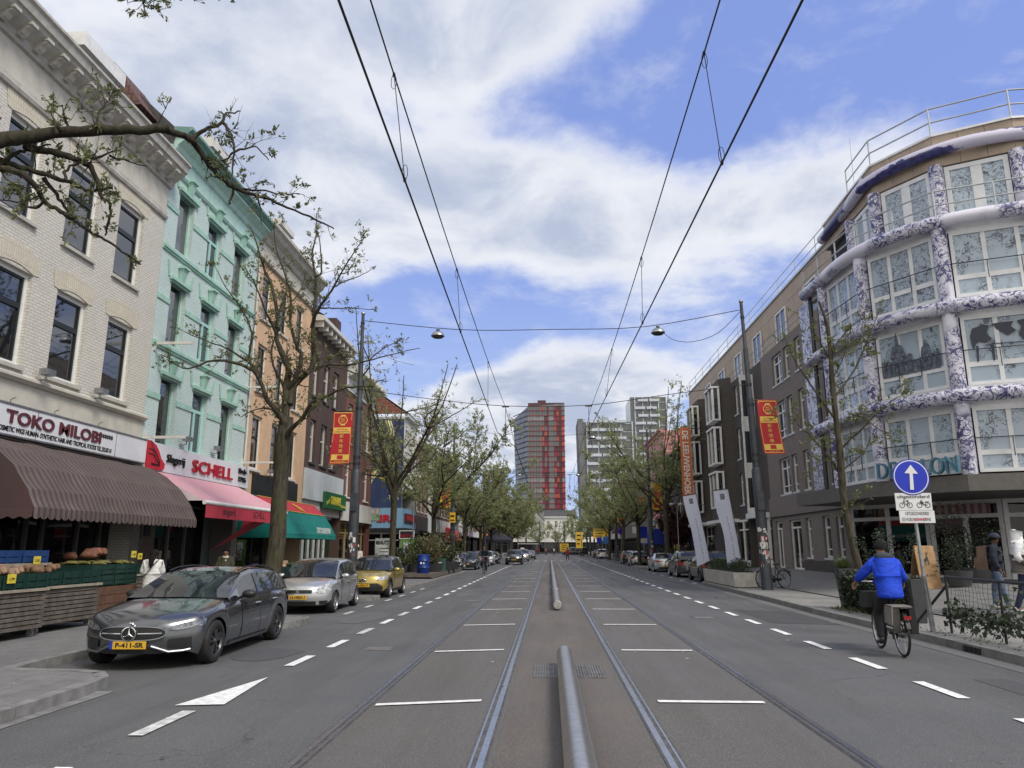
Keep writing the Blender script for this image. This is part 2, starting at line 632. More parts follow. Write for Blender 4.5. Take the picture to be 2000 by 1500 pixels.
strip('road', -9, 9.2, 0, M_ASPH, curve=False)
strip('tram_lane', -2.02, 2.56, .004, M_TRAM)
strip('median', -.45, .84, .008, M_MID)
for x, side in ((-1.98, 1), (-.58, -1), (.96, 1), (2.46, -1)):
	mb = MB()
	rows = {k: [] for k in 'abcdefgh'}
	ys = [-12, 20, 60, 100, 135] + list(range(145, 311, 8))
	# profile across: head, groove, lip
	prof = [(-.055, .013), (.0, .013), (.0, -.02), (.038, -.02), (.038, .012), (.058, .012)]
	R_ = []
	for y in ys:
		R_.append([(x + side * a + bend(y), y, b) for a, b in prof])
	for k, mi in ((0, 0), (1, 1), (2, 1), (3, 1), (4, 0)):
		mb.grid([[r[k], r[k + 1]] for r in R_], mi)
	o = mb.build('tram_rail', [M_STEEL, M_GROOVE])
	tag(o, kind='structure')
	s2 = MB()
	s2.grid([[(x - .075 + bend(y), y, .010 if abs(x) < 1 else .0085), (x + .075 + bend(y), y, .010 if abs(x) < 1 else .0085)] for y in ys])
	tag(s2.build('rail_joint', M_BITU), kind='structure')

mk = MB()
def mark(x0, x1, y0, y1, z=.014, m=0, sk=0):
	mk.poly([(x0, y0, z), (x1, y0 + sk, z), (x1, y1 + sk, z), (x0, y1, z)], m)
y = 8.35
while y < 128:
	mark(-1.86, -.76, y - .05, y + .06, .0155, 0, .28)
	mark(1.16, 2.3, y + .28, y + .39, .0155)
	y += 4.15
y = .95
while y < 110:
	if not 8.1 < y < 9.9:
		mark(-3.77, -3.63, y, y + 1.02, .012, 1 if random.random() < .12 else 0)
	y += 2.0
y = 2.85
while y < 150:
	mark(4.51, 4.65, y, y + 1.06, .012)
	y += 2.06
mk.poly([(-3.98, 8.22, .013), (-3.48, 8.3, .013), (-3.64, 10.0, .013)])
# bay edge dashes
for yy in (19.2, 21.4, 24.0, 26.2, 28.4, 30.5):
	mark(-5.22, -5.1, yy, yy + .9, .012, 1)
for k in range(22):
	mark(6.72, 6.86, 36 + k * 3.4, 37 + k * 3.4, .012, 1)
# stop lines and crossing at the far junction
for k in range(12):
	mark(-5 + k * 1.05, -4.5 + k * 1.05, 96, 97.4, .0165, 0)
tag(mk.build('road_markings', [M_PAINT, M_WORN]), kind='structure')
sheet('asphalt_repair', [(4.95, 17.6), (6.45, 17.2), (6.5, 20.5), (5.0, 21.3)], .005, M_NEW)
sheet('gutter_strip_left', [(-5.42, -12), (-5.08, -12), (-5.08, 9.0), (-5.42, 9.0)], .006, M_KERB)
sheet('gutter_strip_right', [(6.2, -12), (6.78, -12), (6.78, 40), (6.45, 40)], .006, asphalt('gutter_asphalt', (.145, .143, .14), (.17, .17, .165), (.28, .28, .265), .25))

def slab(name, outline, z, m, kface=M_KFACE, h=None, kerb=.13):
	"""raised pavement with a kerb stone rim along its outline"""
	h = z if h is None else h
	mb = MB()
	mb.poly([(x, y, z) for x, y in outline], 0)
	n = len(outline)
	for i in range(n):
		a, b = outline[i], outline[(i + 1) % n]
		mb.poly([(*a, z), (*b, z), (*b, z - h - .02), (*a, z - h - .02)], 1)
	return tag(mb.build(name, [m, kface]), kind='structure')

def kerbline(pts, z, wd=.14, side=1):
	mb = MB()
	for i in range(len(pts) - 1):
		a, b = Vector((*pts[i], 0)), Vector((*pts[i + 1], 0))
		d = (b - a).normalized()
		nn = Vector((-d.y, d.x, 0)) * side
		L = (b - a).length
		k = max(1, int(L / 1.0))
		for j in range(k):
			p, q = a + d * (L * j / k + .006), a + d * (L * (j + 1) / k - .006)
			pts8 = [p - nn * .012, q - nn * .012, q + nn * wd, p + nn * wd]
			mb.hexa([(*v.xy, -.01) for v in pts8] + [(*v.xy, z + .006) for v in pts8])
	return tag(mb.build('kerb', M_KERB), kind='structure')

left_edge = [(-5.3, -12), (-5.25, 5), (-5.22, 7.5), (-5.26, 8.7), (-5.36, 9.3), (-5.6, 9.62), (-5.95, 9.75), (-6.95, 9.85), (-7.05, 10.6), (-7.05, 15.3),
			(-6.2, 15.5), (-5.55, 15.75), (-5.38, 16.2), (-5.36, 17.0), (-5.5, 17.35), (-6.0, 17.5), (-7.1, 17.7), (-7.15, 23.9), (-6.2, 24.0), (-5.6, 24.2), (-5.5, 24.7), (-5.6, 25.1), (-6.2, 25.3), (-7.15, 25.4),
			(-7.15, 31.0), (-6.2, 31.2), (-5.7, 31.6), (-5.55, 33), (-5.55, 51), (-5.7, 52), (-7.3, 53), (-7.3, 118), (-5.6, 119), (-5.6, 310)]
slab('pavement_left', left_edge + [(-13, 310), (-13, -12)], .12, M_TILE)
kerbline(left_edge, .12, side=1)
right_edge = [(6.72, -12), (6.72, 20), (6.84, 24), (6.86, 28), (6.9, 35.2), (7.2, 36.2), (9.0, 36.8), (9.0, 60), (7.2, 60.6), (6.95, 61.2), (6.95, 66), (7.2, 66.6), (9.0, 67), (9.0, 140), (7, 141), (7, 310)]
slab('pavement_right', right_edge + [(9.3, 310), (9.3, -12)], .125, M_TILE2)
kerbline(right_edge, .125, side=-1)
mb = MB()
rows = []
for yy in (-40, 0, 20, 40, 80, 160, 310):
	rows.append([(x, yy, zR(x) + .012 if x < 9.5 else zR(x)) for x in (8.9, 9.6, 11, 12.6, 40)])
mb.grid(rows)
tag(mb.build('forecourt', M_TILE), kind='structure')
# storm drain in the right kerb
g = MB()
for k in range(4):
	g.box(6.705 - .02, 12.55 + k * .13, .01, 6.74, 12.64 + k * .13, .10)
tag(g.build('kerb_drain', M_DARK), kind='structure')

# drain grating under the pipe
g = MB()
g.box(-.24, 10.12, -.03, .72, 11.2, .012)
for k in range(26):
	if k not in (6, 13, 19):
		g.box(-.22 + k * .036, 10.16, .012, -.204 + k * .036, 11.16, .02, 1)
tag(g.build('drain_grating', [mat('cast_iron', (.13, .12, .11), .6, .5, var=.3), mat('cast_iron_worn', (.19, .18, .165), .55, .5, var=.3)]), 'iron drain grating let into the median under the nearest pipe', 'grating')

# worn patches, utility covers and stains
for k, (x, y, a, b_) in enumerate([(-3.1, 12.6, .5, .5), (3.4, 18.5, .55, .55), (-2.7, 24, .5, .5), (5.6, 26, .4, .6)]):
	g = MB()
	g.box(x, y, -.03, x + a, y + b_, .006).box(x + .04, y + .04, .006, x + a - .04, y + b_ - .04, .011, 1)
	tag(g.build('utility_cover', [mat('cast_iron', (.13, .12, .11)), mat('cast_iron_worn', (.19, .18, .165))]), 'square iron utility cover in the road, ' + ['nearest on the left lane', 'on the right lane by the asphalt repair', 'farther along the left lane', 'close to the right kerb by the post'][k], 'cover')
rs_ = random.Random(4)
for k in range(16):
	x, y = rs_.choice((rs_.uniform(-5, -2.2), rs_.uniform(2.7, 6.2))), rs_.uniform(4, 40)
	a, b_ = rs_.uniform(.3, 1.1), rs_.uniform(1.2, 4)
	pts = [(x + a * (.5 + .5 * math.cos(q)) * rs_.uniform(.8, 1.1), y + b_ * (.5 + .5 * math.sin(q)) * rs_.uniform(.9, 1.1)) for q in [2 * math.pi * j / 14 for j in range(14)]]
	if k % 3 == 0:
		pts = [(x, y), (x + a, y + .03), (x + a + .05, y + b_), (x + .02, y + b_ - .04)]
	sheet('road_patch', pts, .003 + k * .0002, rs_.choice((asphalt('patch_a', (.082, .084, .087), (.105, .105, .105), (.22, .22, .21), .3), asphalt('patch_b', (.118, .12, .121), (.138, .138, .135), (.27, .27, .26), .3))))

# low steel pipe barriers along the median
pipes = [(1.2, 11.25, 'nearest thick steel pipe lying along the tram median'), (20.6, 26.6, 'second steel pipe on the median with its round end facing us'), (26.9, 33.2, 'steel pipe just beyond the pipe with the round end'),
		(33.6, 41, 'fourth low pipe along the tram median'), (41.6, 52, 'fifth low pipe along the tram median'), (53, 68, 'sixth low pipe on the median, far along'), (69, 90, 'farthest low pipe on the tram median')]
for y0, y1, lab in pipes:
	r = thing('pipe_barrier', lab, 'barrier', (.2, y0, .01), group='low pipes along the tram median')
	p = MB()
	rr = .115
	p.lathe([(rr - .012, y0), (rr, y0 + .012), (rr, y1 - .012), (rr - .012, y1)], (.2, 0, .155), 'y', 28)
	p.build('pipe', M_PIPE, r, 40)
	k = MB()
	yy = y0 + .5
	while yy < y1:
		k.box(.14, yy, .008, .26, yy + .18, .07)
		yy += 2.6
	k.build('support', M_DKGREY, r)
# ---------------------------------------------------------------- left row of shop houses
M_CREAM = brick('cream_painted_brick', (.57, .545, .485), (.63, .605, .545), (.42, .40, .355), .22, .075, .013, 'wall', .9, .8, .2)
M_SOLD = brick('yellow_brick_arch', (.53, .49, .39), (.58, .54, .43), (.42, .39, .32), .075, .32, .012, 'wall', .5, .8, .2)
M_PLAST = mat('cream_plaster', (.53, .505, .44), .8, var=.07, sc=3, bump=.1, weather=.22)
M_CORN = mat('weathered_cornice_paint', (.47, .455, .41), .75, var=.12, sc=5, weather=.4)
M_MINT = brick('mint_painted_brick', (.49, .61, .585), (.545, .66, .635), (.39, .50, .475), .22, .075, .012, 'wall', .8, .75, .15)
M_MINTD = mat('mint_trim_paint', (.33, .54, .45), .6, var=.1, sc=4, weather=.2)
M_MINTL = mat('mint_cornice_paint', (.41, .60, .54), .6, var=.09, sc=4, weather=.3)
M_MINTR = mat('oxidised_roof_edge', (.14, .27, .24), .6, var=.2, sc=4)
M_ORNG = mat('orange_plaster', (.60, .41, .26), .85, var=.08, sc=2, bump=.15, weather=.25)
M_DKBR = brick('dark_brown_brick', (.075, .042, .036), (.10, .055, .045), (.06, .05, .045), .22, .065, .01, 'wall', .5, .9, .3)
M_REDBR = brick('red_brown_brick', (.17, .062, .045), (.21, .078, .055), (.10, .075, .065), .22, .065, .01, 'wall', .4, .9, .3)
M_BROWN = brick('brown_brick', (.14, .085, .065), (.17, .10, .075), (.10, .08, .07), .22, .065, .01, 'wall', .4, .9, .3)
M_SLATE = mat('roof_slate', (.06, .058, .06), .85, var=.25, sc=4, bump=.3)
M_TILER = brick('red_roof_tiles', (.20, .07, .05), (.25, .09, .06), (.06, .03, .025), .22, .3, .03, 'wall', .9, .85, .4)
M_TILEB = brick('brown_roof_tiles', (.12, .06, .05), (.15, .075, .06), (.03, .02, .02), .22, .3, .03, 'wall', .9, .85, .4)
M_GREYW = mat('pale_grey_panel', (.52, .56, .57), .6, var=.06, sc=4, weather=.2)
M_SIGNW = mat('white_sign_face', (.66, .68, .72), .4, var=.05, sc=3, weather=.12)
M_MAROON = mat('maroon_letters', (.10, .022, .03), .5, var=.1)
M_INK = mat('black_letters', (.012, .012, .013), .5, var=0)
M_SRED = mat('red_letters', (.38, .012, .03), .4, var=.08)

ST_CREAM = dict(k='cream', frame=M_WHITE, inner=M_DKGRN, glass=M_GLASS, fw=.10, iw=.055, bars=[('h', .64, .13)], rec=.1, sill=M_CORN)
ST_MINT = dict(k='mint', frame=M_MINTL, glass=M_GLASS, fw=.07, rec=.14, bars=[])
ST_MINT2 = dict(k='mint2', frame=mat('pale_mint_frame', (.36, .60, .58), .5, var=.06), glass=M_GLASS, fw=.09, rec=.14, bars=[('h', .68, .1), ('v', .5, .12, 0, .68)])
ST_ORNG = dict(k='orange', frame=M_WHITE, inner=M_BLACK, glass=M_GLASS, fw=.10, iw=.05, bars=[('h', .6, .1)], rec=.1, sill=M_OFFW)
ST_DARK = dict(k='dark', frame=M_OFFW, glass=M_GLASS, fw=.11, bars=[('h', .6, .08)], rec=.14, sill=M_DKGREY)
ST_WHITE = dict(k='white', frame=M_WHITE, glass=M_GLASS, fw=.11, bars=[('h', .62, .08)], rec=.12, sill=M_WHITE)
ST_WHITE2 = dict(k='white2', frame=M_WHITE, glass=M_GLASS, fw=.10, bars=[('h', .7, .08), ('v', .5, .07, 0, .7)], rec=.12, sill=M_WHITE)

def shopfront(root, fr, a0, a1, b0, b1, posts, depth=1.0, frame=M_DKGREY, glass=M_GLASSD, trans=.78, floor=True):
	"""recessed shop window: frame mesh with real posts and a dark pane behind"""
	f = MB()
	c = -depth
	for a in posts:
		fbox(f, fr, a - .05, a + .05, b0, b1, c - .06, c + .05)
	ed = [a0] + list(posts) + [a1]
	for i in range(len(ed) - 1):
		x0, x1 = ed[i] + .052, ed[i + 1] - .052
		fbox(f, fr, x0, x1, b1 - .12, b1, c - .06, c + .03)
		y = b0 + (b1 - b0) * trans
		fbox(f, fr, x0, x1, y - .04, y + .04, c - .06, c + .03)
		fbox(f, fr, x0, x1, b0, b0 + .35, c - .06, c + .03)
	o = f.build('shop_window', frame, root)
	g = MB()
	g.poly([fr.p(a0, b0, c - .03), fr.p(a1, b0, c - .03), fr.p(a1, b1, c - .03), fr.p(a0, b1, c - .03)])
	g.build('pane', glass, o)
	return o

def cornice(root, fr, a0, a1, prof, m, name='cornice'):
	mb = MB()
	fprof(mb, fr, a0, a1, prof)
	return mb.build(name, m, root)

def awning(name, label, fr, a0, a1, prof, mats, mid=None, group=None, sub=8, sag=.02, scallop=0):
	"""awning of a bent profile [(c,b)] with closed end cheeks; material index by profile span"""
	root = thing(name, label, 'awning', fr.p((a0 + a1) / 2, prof[0][1], 0), group=group)
	mb = MB()
	k = max(2, int((a1 - a0) / .09))
	for i in range(len(prof) - 1):
		rows = []
		for s in range(5):
			t = s / 4
			c = prof[i][0] * (1 - t) + prof[i + 1][0] * t
			b = prof[i][1] * (1 - t) + prof[i + 1][1] * t
			row = []
			for j in range(k + 1):
				a = a0 + (a1 - a0) * j / k
				sg_ = sag * (abs(math.sin(a * 2.1 + i)) + .5 * math.sin(a * 5.3)) * math.sin(math.pi * t)
				row.append(fr.p(a, b - sg_, c - sg_ * .6))
			rows.append(row)
		mb.grid(rows, mid[i] if mid else 0)
	cap = [(0, prof[-1][1])] + list(prof)
	for a in (a0, a1):
		n = len(prof)
		base = fr.p(a, prof[-1][1], 0)
		for i in range(n - 1):
			mb.poly([base, fr.p(a, prof[i][1], prof[i][0]), fr.p(a, prof[i + 1][1], prof[i + 1][0])], mid[i] if mid else 0)
	mb.build('canvas', mats, root)
	if scallop:
		v = MB()
		c, b = prof[-1]
		kk = int((a1 - a0) / scallop)
		for j in range(kk):
			x0 = a0 + (a1 - a0) * j / kk
			x1 = a0 + (a1 - a0) * (j + 1) / kk
			pts = [fr.p(x0, b, c + .004), fr.p(x1, b, c + .004)] + [fr.p(x0 + (x1 - x0) * (.5 + .5 * math.cos(q)), b - .16 - .07 * math.sin(q), c + .01) for q in (0, .5, 1, 1.57, 2.14, 2.64, 3.14)]
			v.poly(pts)
		cc = [prof[-1][0] * q / 8 for q in range(9)]
		for j in range(8):
			v.poly([fr.p(a0 + .002, b, cc[j]), fr.p(a0 + .002, b, cc[j + 1]), fr.p(a0 - .004, b - .18, cc[j + 1]), fr.p(a0 - .004, b - .23, (cc[j] + cc[j + 1]) / 2), fr.p(a0 - .004, b - .18, cc[j])])
		v.build('valance', mats, root)
	return root

def downpipe(fr, a, b0, b1, label, m=M_GREYW):
	mb = MB()
	mb.tube([fr.p(a, b0, .06), fr.p(a, b1, .06)], .045, 8)
	for b in (b0 + .8, (b0 + b1) / 2, b1 - .6):
		mb.tube([fr.p(a, b, .06), fr.p(a, b + .06, .06)], .06, 8)
	return tag(mb.build('drainpipe', m, None, 40), label, 'drainpipe')

def lampbox(fr, a, b, label, group):
	"""small floodlight on a wall bracket"""
	mb = MB()
	mb.tube([fr.p(a, b - .15, .0), fr.p(a, b - .12, .22)], .02, 6)
	mb.tube([fr.p(a, b - .14, .2), fr.p(a, b, .24)], .02, 6)
	fbox(mb, fr, a - .15, a + .15, b - .02, b + .12, .14, .36)
	return tag(mb.build('floodlight', M_GALV), label, 'floodlight', group)

# --- cream house
root = thing('shop_house', 'cream painted brick house with bracketed cornice above a striped brown awning', 'house', (-12, 14.5, .12), group='terraced shop houses on the left')
ops = []
f1 = [(11.4, 12.55), (12.8, 13.9), (14.62, 15.85), (16.75, 17.97), (18.92, 20.15)]
f2 = [(10.2, 11.4), (12.4, 13.5), (14.45, 15.62), (16.66, 17.9), (18.84, 20.08)]
f1 = [(10.3, 11.55)] + [(12.5, 13.7)] + f1[2:]
f2 = [(10.2, 11.4)] + [(12.4, 13.6)] + f2[2:]
ops += [(a, b, 5.66, 7.86) for a, b in f1] + [(a, b, 9.05, 11.3) for a, b in f2]
wl = MB()
wallgrid(wl, LF, 7.5, 21.18, 5.42, 11.75, ops, .22)
wl.build('wall', M_CREAM, root)
sh = MB()
shell(sh, LF, 7.5, 21.18, 0, 13.2, 11)
sh.build('side_wall', M_CREAM, root)
for a, b, z0, z1 in ops:
	window(root, LF, a, b, z0, z1, ST_CREAM)
	arch = MB()
	n = 8
	pts = [LF.p(a - .16, z1 + .02, .006)] + [LF.p(a - .0 + (b - a) * i / n, z1 - .0 + .10 * math.sin(math.pi * i / n), .006) for i in range(n + 1)] + [LF.p(b + .16, z1 + .02, .006), LF.p(b + .24, z1 + .42, .006)] + [LF.p(a + (b - a) * (n - i) / n, z1 + .46 + .12 * math.sin(math.pi * i / n), .006) for i in range(n + 1)] + [LF.p(a - .24, z1 + .42, .006)]
	arch.prism(pts, (.012, 0, 0))
	arch.build('brick_arch', M_SOLD, root)
pl = MB()
fbox(pl, LF, 7.5, 21.18, 3.6, 5.3, -.2, .0)
fbox(pl, LF, 7.5, 21.18, 11.75, 12.95, -.2, .02)
pl.build('plaster_band', M_PLAST, root)
cornice(root, LF, 7.5, 21.2, [(0, 5.30), (.06, 5.31), (.14, 5.38), (.14, 5.44), (.02, 5.5), (0, 5.5)], M_PLAST, 'string_course')
cornice(root, LF, 7.5, 21.2, [(.021, 11.74), (.07, 11.76), (.10, 11.84), (.05, 11.9), (.05, 12.0), (.021, 12.02)], M_CORN, 'frieze_moulding')
cornice(root, LF, 7.5, 21.25, [(0, 12.8), (.1, 12.82), (.16, 12.95), (.16, 13.0), (.46, 13.22), (.5, 13.3), (.56, 13.32), (.6, 13.5), (.66, 13.55), (.66, 13.62), (0, 13.75)], M_CORN)
for k in range(24):
	a = 8.0 + k * .555
	b = MB()
	b.prism([LF.p(a - .09, z, c) for c, z in [(.12, 12.98), (.2, 12.9), (.3, 12.95), (.36, 13.05), (.46, 13.1), (.49, 13.24), (.16, 13.24)]], (0, .18, 0))
	fbox(b, LF, a - .11, a + .11, 13.14, 13.215, .16, .52)
	b.build('bracket', M_CORN, root)
rf = MB()
rf.poly([LF.p(7.5, 13.7, .1), LF.p(21.18, 13.7, .1), LF.p(21.18, 15.9, -1.8), LF.p(7.5, 15.9, -1.8)])
rf.poly([LF.p(7.5, 15.9, -1.8), LF.p(21.18, 15.9, -1.8), LF.p(21.18, 15.9, -11), LF.p(7.5, 15.9, -11)])
rf.poly([LF.p(21.18, 13.2, 0), LF.p(21.18, 13.7, .1), LF.p(21.18, 15.9, -1.8), LF.p(21.18, 15.9, -11), LF.p(21.18, 13.2, -11)])
roof = rf.build('roof', M_SLATE, root)
dm = MB()
fbox(dm, LF, 17.75, 19.3, 13.9, 15.3, -2.6, -.95)
fbox(dm, LF, 17.5, 19.5, 15.3, 15.72, -2.6, -.75, 0)
d = dm.build('dormer', M_WHITE, roof)
for a in (17.0, 18.2, 19.3):
	pass
dw = MB()
for a in (17.9, 18.6):
	fbox(dw, LF, a, a + .58, 14.3, 15.2, -.95, -.935)
o = dw.build('dormer_window', M_GLASS, roof)
# shop sign
sg = thing('shop_sign', 'long white shop sign with maroon letters over the striped brown awning', 'sign', (-12, 15, 4.06))
b = MB()
fbox(b, LF, 7.6, 21.15, 4.07, 4.72, .0, .20)
b.build('board', M_SIGNW, sg)
b = MB()
for (a0_, a1_, z0_, z1_) in ((7.6, 21.15, 4.72, 4.76), (7.6, 21.15, 4.03, 4.07)):
	fbox(b, LF, a0_, a1_, z0_, z1_, -.01, .22)
for a in (10.4, 13.4, 16.4, 19.6):
	fbox(b, LF, a - .01, a + .01, 4.07, 4.72, .2, .206)
b.build('edge_trim', M_GALV, sg)
t = MB()
text(t, 'TOKO MILOBI', LF, 17.15, 4.33, .4, .2, width=3.5, height=None, bold=.022, depth=.03)
t2 = MB()
text(t2, '********', LF, 19.05, 4.40, .28, .2, width=.75, bold=.01)
text(t2, 'IN AFRO COSMETIC WIGS HUMAN- SYNTHETIC HAIR AND TROPICAL FOODS TEL.233.07.41', LF, 17.05, 4.135, .16, .2, width=4.75, bold=.012)
def serif(t, word, a0, a1):
	pass
t.build('lettering', M_MAROON, sg)
t2.build('lettering', M_INK, sg)
for a in (15.6, 17.1, 18.9):
	k = MB()
	k.tube([LF.p(a, 4.72, .1), LF.p(a, 4.86, .1), LF.p(a, 4.9, .2)], .015, 6)
	k.build('sign_stay', M_GALV, sg)
lampbox(LF, 16.45, 5.62, 'grey floodlight on the cream wall left of the middle window', 'floodlights above the shop signs')
lampbox(LF, 18.6, 5.62, 'grey floodlight on the cream wall left of the right window', 'floodlights above the shop signs')
shopfront(root, LF, 7.5, 21.15, .12, 3.62, [9.2, 11, 13.1, 14.6, 15.6, 17.6, 18.2, 19.6, 20.6], .6, mat('shop_frame_bronze', (.09, .085, .075), .5, var=.15))
M_AWN = stripes('brown_striped_canvas', (.25, .20, .185), (.11, .04, .045), 1, .17, .42, .85, ((.05, .042, .037), .40, .74, .38))
awning('shop_awning', 'dirty brown striped rounded awning with scalloped edge', LF, 14.15, 21.0, [(.02, 4.0), (.55, 3.86), (1.0, 3.62), (1.45, 3.25), (1.8, 2.78), (1.98, 2.42)], [M_AWN], scallop=.22, sag=.025)
ab = MB()
for a in (14.16, 16.0, 17.7, 19.3, 20.97):
	ab.tube([LF.p(a, 2.42, 1.94), LF.p(a, 2.7, .1)], .018, 6)

# --- mint house
root = thing('shop_house', 'mint green painted brick house above the butcher sign', 'house', (-12, 24.8, .12), group='terraced shop houses on the left')
ops = []
cols = [(21.95, 22.98), (24.08, 25.18), (26.3, 27.4)]
for (z0, z1) in ((4.76, 6.93), (7.97, 10.05), (11.1, 13.12)):
	for i, (a, b) in enumerate(cols):
		ops.append((a, b, z0, z1, i))
wl = MB()
wallgrid(wl, LF, 21.2, 28.55, 3.8, 13.6, ops, .2)
wl.build('wall', M_MINT, root)
sh = MB()
shell(sh, LF, 21.2, 28.55, 0, 14.4, 11)
sh.build('side_wall', M_MINT, root)
for a, b, z0, z1, i in ops:
	window(root, LF, a, b, z0, z1, ST_MINT2 if i == 1 else ST_MINT)
	h = MB()
	fbox(h, LF, a - .14, b + .14, z1 - .02, z1 + .09, .0, .12)
	fbox(h, LF, a - .10, b + .10, z1 - .09, z1 - .02, .0, .05)
	for s, x in ((-1, a - .18), (1, b + .18)):
		h.prism([LF.p(x - .06, z1 + .05, .004), LF.p(x + .06, z1 + .05, .004), LF.p(x + .06 + s * .12, z1 + .55, .004), LF.p(x - .06 + s * .12, z1 + .55, .004)], (.03, 0, 0))
	h.build('lintel', M_MINTD, root)
	kx = (a + b) / 2
	h = MB()
	h.hexa([LF.p(kx - .09, z1 + .1, .02), LF.p(kx + .09, z1 + .1, .02), LF.p(kx + .09, z1 + .1, .12), LF.p(kx - .09, z1 + .1, .12), LF.p(kx - .15, z1 + .5, .02), LF.p(kx + .15, z1 + .5, .02), LF.p(kx + .15, z1 + .5, .2), LF.p(kx - .15, z1 + .5, .2)])
	fbox(h, LF, kx - .19, kx + .19, z1 + .5, z1 + .57, .0, .25)
	h.build('keystone', M_MINTD, root)
bd = MB()
for z in (7.86, 11.0):
	fbox(bd, LF, 21.2, 28.55, z - .1, z, .0, .09)
	fbox(bd, LF, 21.2, 28.55, z - .17, z - .1, .0, .05)
for z in (6.1, 9.2, 12.25):
	for x0, x1 in ((21.2, 21.95), (22.98, 24.08), (25.18, 26.3), (27.4, 28.55)):
		fbox(bd, LF, x0 + .002, x1 - .002, z, z + .17, .0, .035)
bd.build('string_course', M_MINTD, root)
cornice(root, LF, 21.22, 28.6, [(0, 13.5), (.06, 13.52), (.1, 13.6), (.1, 13.68), (.03, 13.72), (.03, 14.2), (.1, 14.25), (.16, 14.4), (.3, 14.52), (.42, 14.6), (.42, 14.68), (0, 14.7)], M_MINTL)
cornice(root, LF, 21.15, 28.65, [(0, 14.702), (.45, 14.702), (.5, 14.78), (.62, 14.86), (.62, 14.95), (0, 15.0)], M_MINTR, 'roof_edge')
rf = MB()
rf.poly([LF.p(21.2, 14.9, .1), LF.p(28.55, 14.9, .1), LF.p(28.55, 16.8, -1.9), LF.p(21.2, 16.8, -1.9)])
rf.poly([LF.p(21.2, 14.4, 0), LF.p(21.2, 14.9, .1), LF.p(21.2, 16.8, -1.9), LF.p(21.2, 16.8, -11), LF.p(21.2, 14.4, -11)])
roof = rf.build('roof', M_SLATE, root)
dm = MB()
fbox(dm, LF, 25.2, 26.6, 15.2, 16.6, -2.4, -.8)
fbox(dm, LF, 25.1, 26.7, 16.6, 17.0, -2.4, -.65)
dm.build('dormer', M_OFFW, roof)
dw = MB()
fbox(dw, LF, 25.4, 26.4, 15.6, 16.45, -.8, -.785)
dw.build('dormer_window', M_GLASS, roof)
rt = MB()
rt.hexa([(-12.6, 20.2, 15.2), (-12.6, 22.6, 15.2), (-17, 22.6, 15.2), (-17, 20.2, 15.2), (-13.8, 20.4, 16.9), (-13.8, 22.3, 16.9), (-17, 22.3, 16.9), (-17, 20.4, 16.9)])
rt.build('tiled_hip', M_TILEB, roof)
# butcher sign
sg = thing('shop_sign', 'white butcher sign with big red raised letters and a red steak shape', 'sign', (-12, 25, 3.9))
b = MB()
fbox(b, LF, 21.22, 28.9, 3.92, 4.74, .0, .16)
b.build('board', M_SIGNW, sg)
t = MB()
text(t, 'SCHELL', LF, 25.7, 4.1, .6, .16, width=3.2, height=.42, bold=.012, depth=.06)
t.build('lettering', M_SRED, sg)
t = MB()
text(t, 'Slagerij', LF, 23.0, 4.24, .36, .16, width=1.15, bold=.0, depth=.05, shear=.05)
text(t, 'Sinds', LF, 28.2, 4.44, .26, .16, width=.72, bold=.02, depth=.05)
text(t, '1796', LF, 28.2, 4.12, .26, .16, width=.68, bold=.02, depth=.05)
t.build('lettering', M_INK, sg)
t = MB()
t.prism([LF.p(a, b_, .16) for a, b_ in [(21.24, 3.94), (22.15, 3.94), (22.28, 4.02), (22.3, 4.15), (22.05, 4.3), (21.9, 4.5), (21.7, 4.66), (21.4, 4.76), (21.24, 4.76)]], (.05, 0, 0))
for off in (.0, .14):
	cu = [LF.p(21.3, 4.52 - off, .215), LF.p(21.6, 4.5 - off, .215), LF.p(21.8, 4.34 - off, .215), LF.p(21.95, 4.18 - off * .4, .215), LF.p(21.98, 4.08, .215), LF.p(21.5, 4.06 + off * .3, .215)]
	t.tube(cu, .018, 5, 1)
t.build('steak_emblem', [M_RED, M_INK], sg)
def sign_arm(fr, a, b, label):
	mb = MB()
	fbox(mb, fr, a - .03, a + .03, b - .04, b + .04, 0, 1.25)
	mb.tube([fr.p(a, b - .25, .0), fr.p(a, b, .1)], .02, 5)
	fbox(mb, fr, a - .05, a + .05, b - .22, b + .18, .0, .04)
	return tag(mb.build('sign_arm', M_OFFW), label, 'bracket', 'white bracket arms on the mint house')
sign_arm(LF, 21.35, 7.75, 'white bracket arm at the upper left of the mint wall')
sign_arm(LF, 21.35, 4.85, 'white bracket arm just above the steak emblem')
sign_arm(LF, 28.4, 7.9, 'white bracket arm at the upper right of the mint wall')
sign_arm(LF, 28.5, 4.9, 'white bracket arm above the right end of the butcher sign')
lampbox(LF, 23.5, 5.05, 'floodlight under the mint window above the word beside the steak', 'floodlights above the shop signs')
lampbox(LF, 25.8, 5.05, 'floodlight on the mint wall above the big red letters', 'floodlights above the shop signs')
downpipe(LF, 28.62, 3.7, 13.6, 'pale drainpipe between the mint and the orange house')
wl = MB()
for a in (21.2, 28.1):
	wl = MB()
	fbox(wl, LF, a, a + .45, .12, 3.92, -.8, 0)
	wl.build('pier', mat('shop_pier_tiles', (.18, .17, .16), .5, var=.1, weather=.2), root)
shopfront(root, LF, 21.6, 28.1, .12, 3.92, [22.6, 24.4, 25.4, 26.6], 1.1, mat('butcher_frame', (.16, .15, .14), .5, var=.1))
pn = MB()
fbox(pn, LF, 22.65, 24.35, .13, 3.3, -1.05, -.98)
pn.build('wall_panel', mat('brown_wall_panel', (.13, .105, .09), .7, var=.15), root)
pn = MB()
